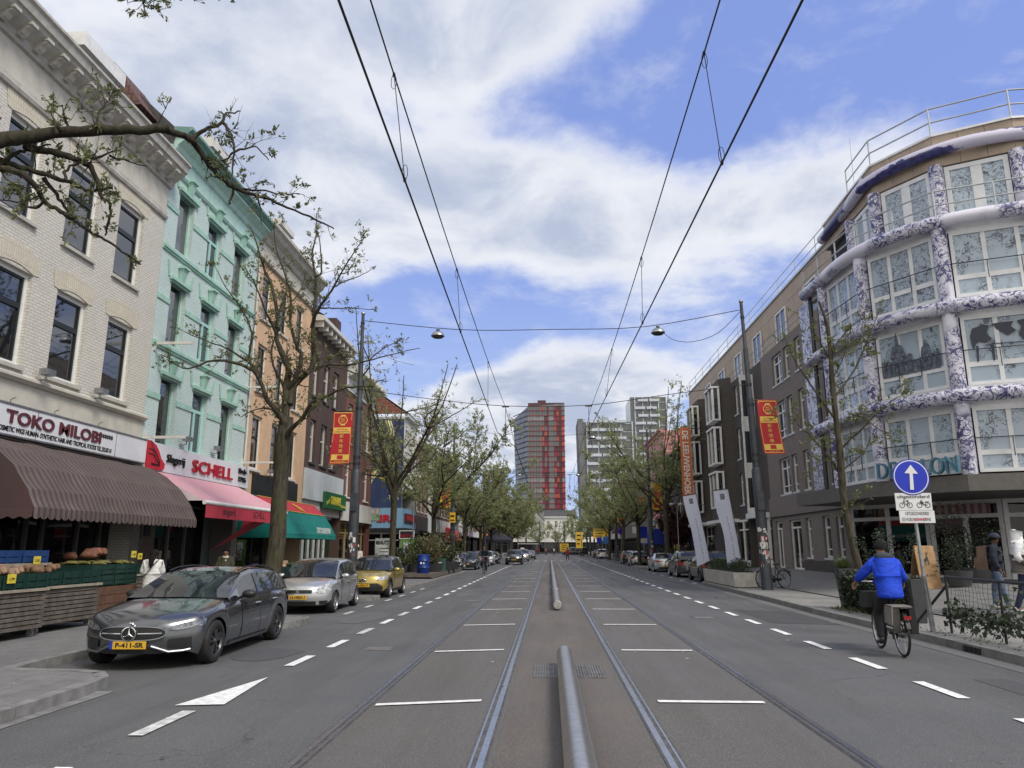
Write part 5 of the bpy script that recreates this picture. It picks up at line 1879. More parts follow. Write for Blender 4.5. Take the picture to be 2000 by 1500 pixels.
# the tall tree by the green awning
rng = random.Random(11)
wd, lf = MB(), MB()
def PL(pts, Y0, drift):
	n = len(pts)
	return [PW(x, y, Y0 + drift * i / max(1, n - 1)) for i, (x, y) in enumerate(pts)]
Y0 = 20.6
base = Vector((-7.68, 20.6, .1))
tr = [base + Vector((0, 0, 0)), PW(541, 1060, Y0), PW(545, 980, Y0), PW(552, 890, Y0), PW(560, 815, Y0)]
wd.tube(smoothpath(tr, 5), [.34, .28, .255, .24, .235, .23, .23, .225, .22, .22, .215, .21, .21, .21, .21, .225, .235, .23, .21, .2, .185][:len(smoothpath(tr, 5))], 14)
for pts, drift, r0, r1 in [
	([(558, 850), (549, 813), (523, 781), (501, 731), (461, 709), (416, 704), (368, 720), (328, 704)], -1.6, .12, .012),
	([(503, 735), (496, 715), (461, 691), (443, 680), (384, 659), (345, 640)], 1.2, .06, .008),
	([(501, 731), (486, 700), (492, 650), (470, 600), (440, 560), (415, 510)], .6, .055, .008),
	([(557, 820), (560, 752), (563, 720), (555, 700), (539, 656), (542, 613), (531, 560), (514, 520), (504, 484), (488, 440)], .5, .15, .012),
	([(539, 650), (520, 610), (500, 560), (478, 520)], -1.2, .05, .008),
	([(562, 760), (578, 735), (589, 696), (579, 675), (568, 635), (568, 586), (558, 540), (540, 490), (534, 440)], -1.0, .09, .01),
	([(568, 590), (585, 570), (600, 530)], .8, .03, .007),
	([(566, 790), (573, 757), (597, 731), (613, 704), (611, 650), (616, 580), (616, 536), (610, 496), (618, 456), (618, 416)], .7, .13, .01),
	([(616, 540), (628, 530), (626, 480), (620, 450)], -.3, .04, .008),
	([(609, 640), (620, 606), (648, 566), (680, 512), (714, 460)], -1.4, .07, .009),
	([(650, 562), (668, 552), (700, 540), (730, 524)], .9, .035, .008),
	([(664, 535), (680, 530), (697, 500)], .5, .025, .007),
	([(624, 602), (650, 602), (690, 602), (738, 606)], .9, .035, .007),
	([(558, 870), (565, 843), (587, 821), (608, 789), (640, 773), (677, 757), (731, 755)], -1.5, .11, .014),
	([(597, 731), (613, 720), (640, 712), (680, 712), (720, 704), (763, 693), (820, 680)], 1.6, .08, .01),
	([(720, 704), (750, 680), (790, 660)], .8, .03, .007),
	([(556, 830), (530, 800), (500, 800), (470, 815)], 1.1, .05, .008),
	([(562, 800), (556, 760), (530, 700), (545, 640), (575, 600)], 1.9, .07, .01),
	([(541, 640), (548, 600), (560, 560), (555, 500)], 1.3, .05, .008)]:
	limb(wd, lf, rng, PL(pts, Y0, drift), r0 * .85, r1, dens=6.0, tl=.62, lev=1, leafsize=.105, leafp=.2)
tree_obj('street_tree', 'tall bare limbed tree beside the teal awning', wd, lf, base, M_BARK, M_LEAF, 'street trees')

# the overhanging branch in the upper left (its trunk stands out of view)
rng = random.Random(23)
wd, lf = MB(), MB()
base = Vector((-7.7, 5.4, .1))
wd.tube(smoothpath([base, base + Vector((.02, .03, 2)), base + Vector((.1, .1, 4)), base + Vector((0, .2, 6.5))], 4), .24, 12)
A0 = base + Vector((.05, .1, 4.2))
BR = [
	([(-60, 290), (0, 275), (60, 268), (120, 258), (200, 254), (270, 254), (330, 251)], 6.3, .9, .095, .052, 2.5),
	([(320, 251), (370, 270), (385, 290), (410, 325), (440, 355), (470, 372), (520, 388), (560, 405), (620, 430), (652, 447)], 7.2, 1.2, .05, .009, 5),
	([(376, 270), (400, 254), (430, 240), (440, 224), (447, 221), (470, 217)], 7.4, .3, .032, .008, 4),
	([(436, 240), (453, 265), (457, 290), (453, 330), (454, 362)], 7.55, -.4, .024, .007, 4),
	([(457, 297), (485, 290), (500, 288), (525, 313)], 7.5, .3, .017, .006, 6),
	([(457, 297), (440, 310), (420, 315)], 7.5, .2, .015, .006, 8),
	([(470, 370), (500, 371), (540, 377), (585, 380)], 8.0, .3, .02, .006, 8),
	([(456, 362), (452, 385), (447, 398)], 7.9, -.1, .02, .012, 2),
	([(500, 384), (507, 400), (512, 440)], 8.1, -.3, .018, .005, 5),
	([(-30, 312), (0, 315), (27, 323), (80, 340), (127, 353), (167, 370), (213, 369), (218, 362)], 6.5, .6, .05, .012, 5),
	([(50, 285), (100, 297), (147, 310), (177, 327), (190, 360), (200, 387), (217, 400), (213, 430), (205, 460)], 6.7, .4, .05, .01, 5),
	([(-30, 322), (0, 328), (37, 337), (73, 367), (83, 390), (117, 413), (150, 433), (180, 457), (213, 473), (247, 497), (275, 517)], 6.4, .8, .048, .008, 6),
	([(85, 347), (110, 380), (133, 413), (167, 447)], 6.8, .3, .028, .012, 5),
	([(157, 316), (197, 303), (240, 290)], 6.9, .3, .026, .006, 7),
	([(213, 303), (253, 317), (287, 323)], 7.1, .3, .016, .005, 8),
	([(-20, 330), (0, 322), (33, 300), (57, 290), (100, 283)], 6.5, .3, .035, .01, 5),
	([(127, 353), (127, 337), (143, 323), (160, 316)], 6.7, .1, .022, .012, 3),
	([(83, 390), (70, 405), (30, 395), (0, 390)], 6.7, .3, .02, .005, 7),
	([(110, 262), (105, 230), (90, 215)], 6.5, .3, .016, .004, 9),
	([(185, 254), (195, 215), (215, 195)], 6.9, .3, .016, .004, 9),
	([(300, -60), (286, -10), (281, 8), (290, 34)], 6.6, .1, .02, .004, 9),
	([(282, 10), (300, 16), (312, 18)], 6.65, .1, .008, .003, 14),
	([(281, 5), (262, 2), (250, 10)], 6.65, .1, .008, .003, 14),
	([(400, -50), (385, -12), (380, 2)], 7.0, .1, .01, .004, 8)]
wd.tube(smoothpath([A0, (A0 + PW(-60, 290, 6.3)) / 2 + Vector((0, 0, .15)), PW(-60, 290, 6.3)], 4), .1, 10)
wd.tube(smoothpath([A0, PW(-160, 330, 6.2), PW(-30, 314, 6.45)], 4), .055, 8)
wd.tube(smoothpath([base + Vector((0, .2, 6.4)), PW(60, -260, 6.4), PW(300, -60, 6.6)], 4), [.09] + [.04] * 7 + [.02], 8)
wd.tube(smoothpath([PW(60, -260, 6.4), PW(300, -200, 6.8), PW(400, -50, 7.0)], 4), .03, 6)
for pts, Ya, dr, r0, r1, dn in BR:
	limb(wd, lf, rng, PL(pts, Ya, dr), r0 * .85, r1 * .85, dens=dn * 1.4, tl=.34, lev=1, leafsize=.07, leafp=.17, t0=.08, n=9, nleaf=7)
tree_obj('street_tree', 'long crooked branch overhanging the cream house with its trunk out of view', wd, lf, base, M_BARKD, M_LEAF, 'street trees')

def vase_tree(seed, H=12, spread=4.2, trunk_h=3.6, r=.24, nl=6, leafp=.5, leafsize=.2, dens=3.2, tl=1.1, lev=1, nleaf=6, flare=.75):
	rng = random.Random(seed)
	wd, lf = MB(), MB()
	lean = rv(rng, .15)
	top = Vector((lean.x, lean.y, trunk_h))
	wd.tube(smoothpath([(0, 0, -.05), (lean.x * .4, lean.y * .4, trunk_h * .5), top], 5), [r * 1.35, r * 1.08] + [r] * 9, 10)
	for i in range(nl):
		a = 2 * math.pi * i / nl + rng.uniform(-.5, .5)
		sp = spread * rng.uniform(.55, 1.1) if i else spread * .2
		h = H * rng.uniform(.72, 1.0)
		st = top - Vector((0, 0, rng.uniform(0, 1.0)))
		c = Vector((math.cos(a), math.sin(a), 0))
		pts = [st, st + c * sp * .22 + Vector((0, 0, (h - trunk_h) * .16)), st + c * sp * .5 + Vector((0, 0, (h - trunk_h) * .42)) + rv(rng, .35), st + c * sp * flare + Vector((0, 0, (h - trunk_h) * .72)) + rv(rng, .4), Vector((c.x * sp, c.y * sp, h))]
		r0 = r * rng.uniform(.42, .62)
		limb(wd, lf, rng, pts, r0, .018, dens, tl, lev, leafsize, leafp, .25, 6, nleaf)
		for _ in range(3):
			k = rng.choice((1, 2, 3))
			p = pts[k]
			a2 = a + rng.uniform(-1.3, 1.3)
			c2 = Vector((math.cos(a2), math.sin(a2), rng.uniform(.15, .8)))
			L = spread * rng.uniform(.4, .8)
			limb(wd, lf, rng, [p, p + c2 * L * .4 + rv(rng, .2), p + c2 * L * .75 + Vector((0, 0, .1)) + rv(rng, .3), p + c2 * L + Vector((0, 0, rng.uniform(-.2, .5)))], r0 * .5, .012, dens * 1.1, tl, lev, leafsize, leafp, .15, 5, nleaf)
	return wd, lf

def rowtree(variants, spots, labels, leafm, group='street trees'):
	protos = {}
	for (v, x, y, s, rz), lab in zip(spots, labels):
		if v not in protos:
			wd, lf = variants[v]()
			t = thing('street_tree', lab, 'tree', (0, 0, 0), group=group)
			wd.build('trunk', M_BARK, t, 60, local=True)
			lf.build('crown', leafm, t, local=True)
			protos[v] = t
		else:
			t = copy_tree(protos[v])
			t['label'] = lab
		z = .1 if x < 0 else zR(x) - .03
		t.location = (x, y, z)
		t.rotation_euler = (0, 0, rz)
		t.scale = (s, s, s)
	return protos

rowtree({0: lambda: vase_tree(31, 13.4, 3.9, 4.6, .155, 7, .12, .15, 4.4, 1.1, 1, 5), 1: lambda: vase_tree(47, 11, 5.2, 4.4, .16, 7, .5, .17, 3.6, 1.2, 1, 6), 2: lambda: vase_tree(53, 10.2, 5.0, 3.9, .16, 7, .62, .24, 3.6, 1.3, 1, 7)},
		[(0, -7.5, 36, 1, 1.2), (1, -7.5, 49, 1, .4), (1, -7.4, 66, .95, 2.3), (2, -7.4, 81, 1, 0), (2, -7.3, 96, 1, 1.9), (2, -7.3, 114, 1.02, 3.6), (2, -7.4, 134, 1, 5.1), (2, -7.5, 151, 1, 2.7), (2, -8.5, 172, 1, 4.4)],
		['slim nearly bare tree in front of the blue mural', 'tree with loose green crown beside the plant terrace', 'spreading tree beside the parked cars past the terrace', 'green tree beyond the spreading tree on the left', 'leafy green tree halfway down the left row',
		'leafy tree by the dark market tent', 'dense green tree beyond the market tent', 'dense green tree near the end of the left row', 'last green tree of the left row'], M_LEAF2)
rowtree({3: lambda: vase_tree(61, 13.2, 5.6, 4.8, .19, 6, .34, .17, 3.9, 1.25, 1, 6), 4: lambda: vase_tree(67, 11, 4.8, 4.2, .18, 6, .5, .2, 3.4, 1.2, 1, 6)},
		[(3, 9.0, 58.6, 1.05, .3), (4, 8.1, 69, 1.0, 1.5), (4, 8.0, 83, 1.02, 3.2), (4, 8.0, 102, .97, 4.6), (4, 8.0, 118, .9, 5.6), (4, 8, 136, .9, 2.2), (4, 7.6, 152, .9, .6), (4, 6.5, 176, .8, 3), (4, 2.5, 205, .8, 1.1), (4, -3.5, 212, .75, 2.1)],
		['tallest spreading tree on the right beside the orange banner', 'tree behind the tallest tree on the right', 'slender tree in the middle of the right row', 'tree beside the yellow road signs', 'tree just past the yellow road signs', 'small leafy tree far down the right row',
		'small leafy tree by the white building', 'pale green tree before the white building at the end', 'pale green tree standing before the far houses', 'pale small tree in front of the far gable'], M_LEAF2)
# young thin tree in front of the patterned building
rng = random.Random(71)
wd, lf = MB(), MB()
base = Vector((9.35, 23.3, zR(9.3) - .02))
YB = 23.3
wd.tube(smoothpath([base, PW(1652, 1000, YB), PW(1640, 880, YB), PW(1626, 760, YB), PW(1618, 650, YB), PW(1600, 590, YB)], 5), [.15, .14, .13] + [.11] * 8 + [.085] * 6 + [.06] * 5 + [.04] * 4, 9)
for pts, drift, r0 in [([(1645, 930), (1600, 870), (1560, 830), (1520, 800)], .8, .045), ([(1640, 880), (1690, 830), (1730, 790), (1765, 770)], -.9, .04), ([(1632, 820), (1590, 760), (1550, 700), (1530, 650)], -.7, .04),
					([(1628, 780), (1670, 720), (1700, 650), (1720, 600)], .8, .035), ([(1620, 700), (1590, 650), (1560, 620)], .6, .025), ([(1620, 690), (1660, 640), (1690, 620)], -.6, .025), ([(1650, 990), (1680, 985), (1720, 960)], -.5, .03),
					([(1636, 850), (1670, 810), (1720, 840), (1760, 850)], .5, .03), ([(1645, 920), (1690, 880), (1700, 850)], .4, .03), ([(1625, 740), (1650, 690), (1650, 640)], -.5, .02), ([(1642, 900), (1605, 900), (1570, 880)], -.6, .025)]:
	limb(wd, lf, rng, PL(pts, YB, drift), r0, .006, dens=5, tl=.7, lev=1, leafsize=.13, leafp=.3, t0=.12, n=6)
tree_obj('street_tree', 'thin young tree in front of the blue patterned building', wd, lf, base, M_BARK, M_LEAF, 'street trees')
# copper-leaved tree by the orange awning
wd, lf = vase_tree(83, 5.5, 1.6, 1.6, .1, 5, .9, .22, 5, .8, 1, 6)
t = thing('street_tree', 'small copper leaved tree between the right-hand lamp poles', 'tree', (11.2, 64.5, .4), group='street trees')
wd.build('trunk', M_BARK, t, 60, local=True)
lf.build('crown', M_REDL, t, local=True)
# ---------------------------------------------------------------- cars
def paint(name, c, metal=.55, rough=.32):
	if name in MATS:
		return MATS[name]
	m, t, b, vec = newmat(name)
	n = t.noise(vec, 2.5, 5, .6)
	sp = t.n('ShaderNodeSeparateXYZ')
	t.l(vec, sp.inputs[0])
	dust = t.math('MULTIPLY', t.mapr(sp.outputs[2], .75, .1, 0, .45), t.mapr(n, .3, .7))
	col = t.mix(dust, c, (.16, .145, .12))
	rr = t.math('ADD', t.math('MULTIPLY', dust, .5), rough)
	fin(t, b, col, rr, metal, 0, None, 1.0, None)
	MATS[name] = m
	return m
M_CGLASS = glassmat('car_glass', (.012, .014, .016), (.03, .034, .038), .3, .015, 1.6)
M_TRIM = mat('car_black_trim', (.014, .014, .015), .5, var=.15)
M_GRILLE = mat('car_grille', (.01, .01, .011), .35, .3, var=.3, sc=60)
M_CHROME = mat('car_chrome', (.6, .61, .62), .12, 1, var=0)
M_LAMP = mat('headlight_lens', (.42, .44, .46), .06, .3, var=.5, sc=14, coat=1)
M_LAMPD = mat('headlight_dark', (.14, .15, .165), .06, .3, var=.7, sc=20, coat=1)
M_TAIL = mat('tail_light_red', (.28, .008, .012), .12, var=.35, sc=18, coat=1)
M_PLATE = mat('yellow_plate', (.62, .36, .02), .5, var=.05)
M_EUBLUE = mat('plate_blue', (.01, .03, .30), .5, var=0)
M_RIM = mat('alloy_rim', (.38, .39, .40), .3, .8, var=.15)
M_RIMD = mat('dark_alloy_rim', (.07, .072, .078), .35, .6, var=.2)
M_LINER = mat('wheel_arch_liner', (.006, .006, .006), .95, var=0)

def tblf(tbl, sm=.07):
	def lin(s):
		if s <= tbl[0][0]:
			return tbl[0][1]
		for (a, x), (b, y) in zip(tbl, tbl[1:]):
			if s <= b:
				return x + (y - x) * (s - a) / (b - a)
		return tbl[-1][1]
	return lambda s: (lin(s - sm) + 2 * lin(s) + lin(s + sm)) / 4

CARS = {
	'wagon': dict(L=4.75, W=1.84, ax=(.86, 3.72), wr=.335, gc=.2, zh=[(0, .70), (.12, .76), (.4, .845), (.9, .925), (1.45, 1.0), (1.6, 1.02), (4.2, 1.0), (4.75, .95)],
				zs=[(0, .64), (.2, .70), (.5, .80), (.9, .87), (1.5, .93), (2.5, .955), (4.2, .99), (4.75, .93)],
				zr=[(1.40, .975), (1.75, 1.15), (2.1, 1.315), (2.35, 1.40), (2.8, 1.455), (3.4, 1.45), (3.9, 1.40), (4.25, 1.30), (4.5, 1.14), (4.68, .985)],
				ws=(1.40, 2.3), rw=(4.22, 4.66), side=(1.86, 4.25), pil=[(2.66, 2.74), (3.5, 3.6)], bulge=.34, top=.76),
	'hatch': dict(L=3.72, W=1.69, ax=(.76, 3.14), wr=.30, gc=.2, zh=[(0, .70), (.1, .78), (.45, .90), (.95, 1.0), (1.1, 1.02), (3.4, 1.02), (3.72, .92)],
				zs=[(0, .66), (.2, .74), (.5, .84), (1.0, .92), (2, .96), (3.3, 1.02), (3.72, .92)],
				zr=[(.92, .98), (1.3, 1.2), (1.6, 1.39), (1.85, 1.475), (2.4, 1.505), (3.0, 1.47), (3.35, 1.38), (3.5, 1.22), (3.66, 1.0)],
				ws=(.92, 1.75), rw=(3.34, 3.62), side=(1.33, 3.2), pil=[(2.1, 2.2), (2.88, 2.98)], bulge=.30, top=.80),
	'suv': dict(L=4.4, W=1.82, ax=(.88, 3.52), wr=.355, gc=.25, zh=[(0, .82), (.1, .92), (.45, 1.02), (1.1, 1.1), (1.3, 1.12), (4.0, 1.1), (4.4, 1.0)],
				zs=[(0, .78), (.2, .85), (.5, .95), (1.1, 1.01), (2.2, 1.05), (3.9, 1.1), (4.4, 1.0)],
				zr=[(1.15, 1.07), (1.5, 1.28), (1.85, 1.5), (2.15, 1.60), (2.8, 1.65), (3.5, 1.62), (3.9, 1.52), (4.15, 1.3), (4.3, 1.08)],
				ws=(1.15, 2.05), rw=(3.9, 4.28), side=(1.6, 3.9), pil=[(2.4, 2.5), (3.25, 3.36)], bulge=.30, top=.80),
	'sedan': dict(L=4.65, W=1.82, ax=(.88, 3.66), wr=.33, gc=.19, zh=[(0, .66), (.12, .74), (.4, .83), (.95, .91), (1.5, .98), (3.8, 1.0), (4.2, 1.02), (4.55, .99), (4.65, .92)],
				zs=[(0, .62), (.2, .70), (.5, .79), (1.0, .86), (2, .92), (3.8, .95), (4.3, .95), (4.65, .88)],
				zr=[(1.45, .96), (1.85, 1.16), (2.2, 1.33), (2.5, 1.41), (2.9, 1.43), (3.3, 1.37), (3.7, 1.22), (4.1, 1.03), (4.2, .98)],
				ws=(1.45, 2.4), rw=(3.35, 4.1), side=(1.95, 3.65), pil=[(2.75, 2.83)], bulge=.32, top=.74),
	'van': dict(L=5.3, W=1.95, ax=(.95, 4.25), wr=.35, gc=.25, zh=[(0, .95), (.1, 1.05), (.5, 1.15), (.9, 1.22), (5, 1.2), (5.3, 1.1)],
				zs=[(0, .9), (.2, .98), (.6, 1.08), (1.2, 1.12), (5, 1.12), (5.3, 1.05)],
				zr=[(.75, 1.14), (1.1, 1.4), (1.5, 1.72), (1.8, 1.9), (2.3, 1.97), (4.9, 1.97), (5.1, 1.9), (5.2, 1.5), (5.28, 1.12)],
				ws=(.75, 1.7), rw=(5.05, 5.26), side=(1.25, 4.9), pil=[(1.95, 2.05), (3.3, 3.4)], bulge=.22, top=.86),
}

WHEELS = {}
def wheel_meshes(wr, rimm, style):
	key = (wr, rimm.name, style)
	if key in WHEELS:
		return WHEELS[key]
	w2 = .105
	ri = wr * .70
	t = MB()
	t.lathe([(ri - .01, -w2 * .7), (ri + .01, -w2), (wr - .035, -w2), (wr - .008, -w2 * .8), (wr, -w2 * .5), (wr, w2 * .5), (wr - .008, w2 * .8), (wr - .035, w2), (ri + .01, w2), (ri - .01, w2 * .7)], (0, 0, 0), 'y', 32, cap=False)
	r = MB()
	r.lathe([(ri, -w2 * .8), (ri + .012, w2 * .92), (ri - .015, w2 * .95), (ri - .03, w2 * .7)], (0, 0, 0), 'y', 32, cap=False)
	r.lathe([(.03, w2 * .2), (ri * .98, w2 * .1)], (0, 0, 0), 'y', 24, m=1, cap=False)
	r.lathe([(.001, w2 * .93), (.045, w2 * .92), (.06, w2 * .7), (.06, 0)], (0, 0, 0), 'y', 16, cap=False)
	ns = 5
	for k in range(ns):
		for off in ((-.16, .16) if style == 'double' else (0,)):
			a0 = 2 * math.pi * k / ns + math.pi / 2
			a1 = a0 + off * 1.6
			wd = .018 if style == 'double' else .04
			p0 = Vector((math.cos(a0) * .05, 0, math.sin(a0) * .05))
			p1 = Vector((math.cos(a1) * (ri - .01), 0, math.sin(a1) * (ri - .01)))
			d = (p1 - p0).normalized()
			s = Vector((-d.z, 0, d.x))
			y0, y1, yi = w2 * .55, w2 * .86, w2 * .8
			r.hexa([p0 - s * wd + Vector((0, y0, 0)), p0 + s * wd + Vector((0, y0, 0)), p1 + s * wd * 1.3 + Vector((0, y0, 0)), p1 - s * wd * 1.3 + Vector((0, y0, 0)),
					p0 - s * wd + Vector((0, y1, 0)), p0 + s * wd + Vector((0, y1, 0)), p1 + s * wd * .9 + Vector((0, yi, 0)), p1 - s * wd * .9 + Vector((0, yi, 0))])
	WHEELS[key] = (t.mesh('tyre', M_RUBBER, 50), r.mesh('rim', [rimm, M_LINER], 40))
	return WHEELS[key]

def make_car(label, kind, paintm, loc, rz, front=None, rear=None, roofm=None, rimm=M_RIM, rimstyle='single', plate=None, lampm=M_LAMP, clad=None, group='parked cars', name='parked_car', handles=True, extra=None, cat='car', sub=0):
	D = CARS[kind]
	L, W, gc, wr = D['L'], D['W'], D['gc'], D['wr']
	zh, zs, zr = tblf(D['zh']), tblf(D['zs']), tblf(D['zr'], .05)
	wf = tblf([(0, .80), (.12, .86), (.35, .935), (.7, .975), (1.2, 1), (L - 1.1, 1), (L - .5, .975), (L - .2, .93), (L, .86)], .08)
	ra = wr + .05
	bulge = D['bulge']
	car = thing(name, label, cat, loc, rz, group)
	car.scale = (1, .955, .905)
	def zl(s):
		z = gc + (.06 if s < .3 or s > L - .3 else 0)
		for a in D['ax']:
			ds = abs(s - a)
			if ds < ra:
				z = max(z, wr + math.sqrt(max(0, ra * ra - ds * ds)) * .98)
		return z
	def sec(s):
		w2 = W / 2 * wf(s)
		b, t, h = zl(s), zs(s), zh(s)
		arch = b > gc + .08
		p = [(w2 * (.995 if arch else .93), b), (w2 * .99, b + (t - b) * .22), (w2, b + (t - b) * .5), (w2 * .985, b + (t - b) * .78), (w2 * .93, t)]
		y4 = w2 * .93
		for f, g_ in ((.86, .55), (.6, .86), (.3, .97), (0, 1)):
			p.append((y4 * f, t + (h - t) * g_))
		return p
	lean = [(.2, .06), (.35, .015), (.5, 0), (.65, .03), (.8, .10), (1.0, .2), (1.2, .3)]
	leanf = tblf(lean, .04)
	def fx(y, z, wfr, sgn):
		return sgn * (L / 2 - bulge * min(1.2, (abs(y) / wfr)) ** 2.3 - leanf(z) * (1 if sgn > 0 else .6))
	st = [.42, .5]
	for a in D['ax']:
		st += [a + ra * q for q in (-1.03, -1, -.95, -.83, -.62, -.32, 0, .32, .62, .83, .95, 1, 1.03)]
	a0, a1 = D['ax']
	st += [a0 + ra * 1.03 + (a1 - a0 - 2.06 * ra) * q / 6 for q in range(1, 6)] + [L - .5, L - .42]
	st = sorted(x for x in set(round(q, 4) for q in st) if .42 <= x <= L - .42)
	rings = []
	s0 = sec(.12)
	wfr = s0[2][0]
	f0 = [(fx(y, z, wfr, 1), y, z) for y, z in s0]
	s1 = sec(L - .12)
	wre = s1[2][0]
	r0 = [(fx(y, z, wre, -1), y, z) for y, z in s1]
	rings = [f0] + [[(L / 2 - s, y, z) for y, z in sec(s)] for s in st] + [r0]
	full = [r + [(x, -y, z) for x, y, z in r[-2::-1]] for r in rings]
	b = MB()
	b.grid(full, 0)
	for r, wq, sg in ((f0, wfr, 1), (r0, wre, -1)):
		rows = []
		for i in range(5):
			y0, z0 = r[i][1], r[i][2]
			row = []
			for f in (1, .86, .6, .3, 0, -.3, -.6, -.86, -1):
				row.append((fx(y0 * f, z0, wq, sg), y0 * f, z0))
			rows.append(row)
		top_ = r[4:] + [(x, -y, z) for x, y, z in r[-2:3:-1]]
		rows[4] = top_
		b.grid(rows, 0)
	# inner shell so that nothing shows through the arches
	b.box(-L / 2 + .45, -W / 2 + .24, gc + .02, L / 2 - .45, W / 2 - .24, .72, 1)
	b.box(-L / 2 + .3, -W / 2 + .2, gc, L / 2 - .3, W / 2 - .2, gc + .06, 1)
	# greenhouse
	ws, rw, sd_, pil = D['ws'], D['rw'], D['side'], D['pil']
	gs = sorted(set([round(q, 3) for q in [ws[0] + (ws[1] - ws[0]) * k / 7 for k in range(8)] + [rw[0] + (rw[1] - rw[0]) * k / 5 for k in range(6)] + [ws[1] + (rw[0] - ws[1]) * k / 8 for k in range(1, 8)] + [sd_[0], sd_[1]] + [q for p_ in pil for q in p_]]))
	end = D['zr'][-1][0]
	gs = [s for s in gs if D['zr'][0][0] <= s <= end] + [end]
	grows = []
	for s in gs:
		wb_ = W / 2 * wf(s) * .925
		z0 = zs(s) - .012
		z1 = max(zr(s), z0 + .004)
		h = z1 - z0
		wt = wb_ * (1 - (1 - D['top']) * min(1, h / .46))
		P_ = lambda f, q: (wb_ + (wt - wb_) * f, z0 + h * q)
		row = [P_(0, 0), P_(.09, .09), P_(.45, .47), P_(.80, .82), (wb_ + (wt - wb_) * .98, z0 + h * .93), (wt * .84, z0 + h * .985), (wt * .45, z1 + .008), (0, z1 + .014)]
		bow = .10 * max(0, 1 - abs(s - ws[0]) / .9) if s < ws[1] else 0
		grows.append([(L / 2 - s + bow * (1 - (y / wb_) ** 2), y, z) for y, z in row])
	gf = [r + [(x, -y, z) for x, y, z in r[-2::-1]] for r in grows]
	n = len(gf[0])
	gl = {'windscreen': MB(), 'rear_window': MB(), 'sideL': MB(), 'sideR': MB()}
	for i in range(len(gf) - 1):
		sm = (gs[i] + gs[i + 1]) / 2
		for j in range(n - 1):
			q = [gf[i][j], gf[i][j + 1], gf[i + 1][j + 1], gf[i + 1][j]]
			jj = min(j, n - 2 - j)
			tgt, mi = b, (2 if (roofm and jj >= 4) else (2 if roofm and jj >= 0 else 0))
			if ws[0] + .02 < sm < ws[1] and jj >= 4:
				tgt, mi = gl['windscreen'], 0
			elif rw[0] < sm < rw[1] and jj >= 4:
				tgt, mi = gl['rear_window'], 0
			elif jj in (1, 2) and sd_[0] < sm < sd_[1]:
				if any(p_[0] < sm < p_[1] for p_ in pil):
					mi = 3
				else:
					tgt, mi = (gl['sideL'] if j < n / 2 else gl['sideR']), 0
			elif jj == 0 and sd_[0] - .2 < sm < sd_[1]:
				mi = 3
			tgt.add(q, [(0, 1, 2, 3)], mi)
	bo = b.build('body', [paintm, M_LINER, roofm or paintm, M_TRIM], car, 45 if sub else 32, fix=True, local=True)
	if sub:
		mo = bo.modifiers.new('smooth', 'SUBSURF')
		mo.levels = mo.render_levels = sub
	gl['windscreen'].build('windscreen', M_CGLASS, car, 60, fix=True, local=True)
	gl['rear_window'].build('rear_window', M_CGLASS, car, 60, fix=True, local=True)
	gl['sideL'].build('side_window', M_CGLASS, car, 60, fix=True, local=True)
	gl['sideR'].build('side_window', M_CGLASS, car, 60, fix=True, local=True)
	# wheels
	tm, rm = wheel_meshes(wr, rimm, rimstyle)
	for a in D['ax']:
		for sg in (1, -1):
			wh = thing('wheel', None, None)
			wh.parent = car
			wh.location = (L / 2 - a, sg * (W / 2 - .115), wr)
			wh.rotation_euler = (0, 0, 0 if sg > 0 else math.pi)
			link('tyre', tm, wh, True)
			link('rim', rm, wh, True)
	# surface patches
	def sidey(s, z):
		p = sec(s)
		for (y0, z0), (y1, z1) in zip(p[:4], p[1:5]):
			if z <= z1 or (y1, z1) == p[4]:
				f = 0 if z1 == z0 else max(0, min(1, (z - z0) / (z1 - z0)))
				return y0 + (y1 - y0) * f
		return p[4][0]
	def wrap(d, z, sgn, off=.006):
		def pt(q):
			qq = abs(q)
			srf = s0 if sgn > 0 else s1
			wfz = srf[2][0]
			for (y0, z0), (y1, z1) in zip(srf[:4], srf[1:5]):
				if z0 <= z <= z1:
					wfz = y0 + (y1 - y0) * (z - z0) / max(1e-6, z1 - z0)
			wq = wfr if sgn > 0 else wre
			if qq <= wfz:
				return Vector((fx(q, z, wq, sgn), q, z))
			xf = fx(wfz, z, wq, sgn)
			x = xf - sgn * (qq - wfz)
			s = L / 2 - x
			f = min(1, (qq - wfz) / max(.02, abs(xf - sgn * (L / 2 - .42))))
			tgt = sidey(max(.42, min(L - .42, s)), z)
			y = wfz + (tgt - wfz) * f if (s < .42 or s > L - .42) else tgt
			return Vector((x, math.copysign(y, q), z))
		e = .01
		t_ = pt(d + e) - pt(d - e)
		nrm = Vector((t_.y, -t_.x, 0))
		nrm.normalize()
		if nrm.x * sgn < 0 and abs(d) < .3:
			nrm = -nrm
		c = pt(d)
		if nrm.dot(Vector((c.x, c.y * 2, 0))) < 0:
			nrm = -nrm
		return c + nrm * off
	def patch(mb, prof, sgn, off=.006, m=0, k=6, mirror=False):
		"""prof: [(d, zlo, zhi), ...]"""
		for sg in ((1, -1) if mirror else (1,)):
			rows = []
			for (d0, l0, h0), (d1, l1, h1) in zip(prof, prof[1:]):
				for q in range(k):
					f = q / k
					d, l, h = d0 + (d1 - d0) * f, l0 + (l1 - l0) * f, h0 + (h1 - h0) * f
					rows.append([wrap(sg * d, l + (h - l) * w_ / 3, sgn, off) for w_ in range(4)])
			d, l, h = prof[-1]
			rows.append([wrap(sg * d, l + (h - l) * w_ / 3, sgn, off) for w_ in range(4)])
			mb.grid(rows, m)
	api = dict(patch=patch, wrap=wrap, car=car, L=L, W=W, sidey=sidey)
	hd = .0
